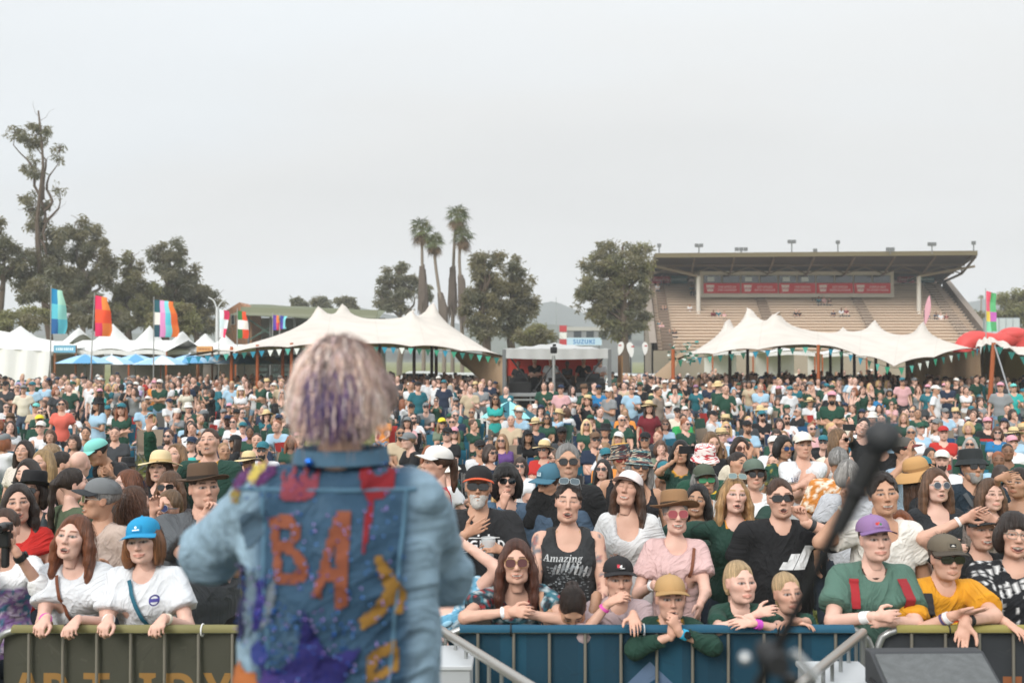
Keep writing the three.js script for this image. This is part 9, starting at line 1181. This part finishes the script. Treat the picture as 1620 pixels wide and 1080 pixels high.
// standing crowd by the marquees, under the tents and on the terraces
const addFar = (n, x0, x1, z0, z1, y0 = 0, post = 't') => { for (let i = 0, k = 0; i < n && k < n * 6; k++) { const z = lerp(z0, z1, CR()), x = lerp(x0, x1, CR()) * z / FPX; if (!free(x, z, 0.5)) continue; i++; const f = CR() < 0.5 ? 1 : 0; taken.push([x, z]); far.push({ post, pose: f ? ['down', 'fold', 'cup', 'face'][Math.floor(CR() * 4)] : ['down', 'fold', 'cup'][Math.floor(CR() * 3)], f, shirt: pickShirt(), hat: CR() < 0.3 ? ['cap', ['white', 'black', 'grey', 'navy'][Math.floor(CR() * 4)]] : null, hair: f ? ['long', 'bob', 'pony'][Math.floor(CR() * 3)] : 'crop', hc: ['brown', 'dark', 'light', 'blonde', 'black'][Math.floor(CR() * 5)], skin: tones[Math.floor(CR() * CR() * 7)], pos: V(x, y0, -z), turn: (CR() - 0.5) * 1.6, pants: ['#2c3644', '#3d4a5c', '#565049', '#1f2124', '#7c98ac'][Math.floor(CR() * 5)], scale: 0.95 + 0.1 * CR() }); } };
addFar(26, -10, 165, 26.4, 29.4); addFar(170, -820, -340, 30, 45); addFar(120, -330, -20, 36, 47); addFar(60, -190, -10, 34, 42); addFar(190, 250, 640, 33.5, 46); addFar(90, 170, 320, 30, 48); addFar(70, 620, 830, 34, 44); addFar(26, -8, 160, 44, 56); addFar(70, 300, 600, 48, 60);
{ // on the sound platform
  for (let i = 0; i < 6; i++) { const x = (10 + i * 26) / FPX * 33.4; far.push({ post: 't', pose: i % 2 ? 'fold' : 'cup', f: i % 3 === 0 ? 1 : 0, shirt: ['black', 'black', 'white', 'charcoal', 'black', 'white'][i], hair: 'crop', hc: 'dark', skin: ['brown', 'fair', 'fair', 'dark', 'tan', 'fair'][i], pos: V(x, 0.75, -33.6), turn: 0, pants: '#1f2124', scale: 1 }); } }
[[1046, 444], [1054, 446], [1039, 459], [1096, 461], [1093, 462], [1132, 468], [1141, 469], [1208, 468], [1250, 468], [1257, 469], [1283, 470], [1292, 480], [1301, 480], [1310, 482], [1047, 495], [1052, 495], [1090, 493], [1126, 502], [1135, 502], [1144, 504], [1256, 501], [1262, 502], [1316, 502], [1327, 499], [1336, 499], [1042, 518], [1045, 522], [1058, 533], [1066, 533], [1476, 505], [1485, 507], [1494, 507], [1462, 506]].forEach(([px, py], i) => { const t = clamp((565 - py - 5) / 113), Z = lerp(85.2, 107, t); const p = at(px, py + 4, Z); far.push({ post: 's', pose: ['lap', 'fold', 'fwd'][i % 3], f: i % 3 === 2 ? 0 : i % 2, shirt: ['black', 'navy', 'white', 'maroon', 'teal', 'pink', 'black'][i % 7], hair: 'crop', hc: 'dark', skin: tones[i % 6], pos: V(p.x, p.y - 0.36, -Z + 0.6), turn: 0, pants: '#2c3644', scale: 1.05 }); });
{ // the far crowd as one mass: instanced bodies, clothes, hair and hats
  const G = new THREE.Group(); G.name = 'distant_crowd'; scene.add(G); tag(G, 'packed far crowd of standing and seated people under tents and on terraces', 'crowd', null, 'stuff');
  const white = new THREE.MeshStandardMaterial({ color: 0xffffff, roughness: 0.9 }), skinW = new THREE.MeshPhysicalMaterial({ color: 0xffffff, roughness: 0.55, vertexColors: true }), hairW = new THREE.MeshPhysicalMaterial({ color: 0xffffff, roughness: 0.55, vertexColors: true }), lists = new Map();
  const put = (key, geo, mat, name, m, c) => { if (!lists.has(key)) lists.set(key, { geo, mat, name, L: [] }); lists.get(key).L.push([m, c]); };
  const e = new THREE.Object3D(), C = (v) => Array.isArray(v) ? new THREE.Color(...v) : hex(v);
  for (const o of far) {
    const a = arch(o.post, o.pose, o.f), k = o.post + o.pose + o.f; e.position.copy(o.pos); e.rotation.set(0, o.turn, 0); e.scale.setScalar(o.scale ?? 1); e.updateMatrix(); const m = e.matrix.clone(), mh = m.clone().multiply(a.HM);
    put('b' + k, a.body, skinW, 'spectator_bodies', m, C(SKIN[o.skin])); put('s' + k, a.main, white, 'spectator_shirts', m, C(CLOTH[o.shirt])); if (a.collar) put('c' + k, a.collar, white, 'spectator_collars', m, C(o.collar ? CLOTH[o.collar] : CLOTH[o.shirt])); put('p' + k, a.pants, white, 'spectator_trousers', m, C(o.pants));
    if (o.hair) put('h' + o.hair, hairOf(o.hair, o.f), hairW, 'spectator_hair', mh, C(HAIR[o.hc])); if (o.hat) for (const [n, q, w] of hatOf(o.hat[0])) put('t' + o.hat[0] + n, q, new THREE.MeshStandardMaterial({ color: 0xffffff, roughness: 0.9, side: THREE.DoubleSide }), 'spectator_hats', mh, C(capC[o.hat[1]])); if (o.gl) for (const [i, [n, q]] of glGeo.entries()) put('g' + i, q, lensMat, 'spectator_sunglasses', mh, null);
    if (o.post === 's' && o.pos.y < 0.1) { const c = C(chairC[chairKeys[Math.floor(CR() * 6)]]); put('seat', chairGeo.seat, new THREE.MeshStandardMaterial({ roughness: 0.85, side: THREE.DoubleSide }), 'spectator_chairs', m, c); put('brest', chairGeo.backrest, new THREE.MeshStandardMaterial({ roughness: 0.85, side: THREE.DoubleSide }), 'spectator_chairs', m, c); }
  }
  for (const { geo, mat, name, L } of lists.values()) { const im = new THREE.InstancedMesh(geo, mat, L.length); im.name = name; im.castShadow = im.receiveShadow = true; L.forEach(([m, c], i) => { im.setMatrixAt(i, m); if (c) im.setColorAt(i, c); }); im.userData.kind = 'stuff'; G.add(im); }
}
renderer.render(scene, camera);
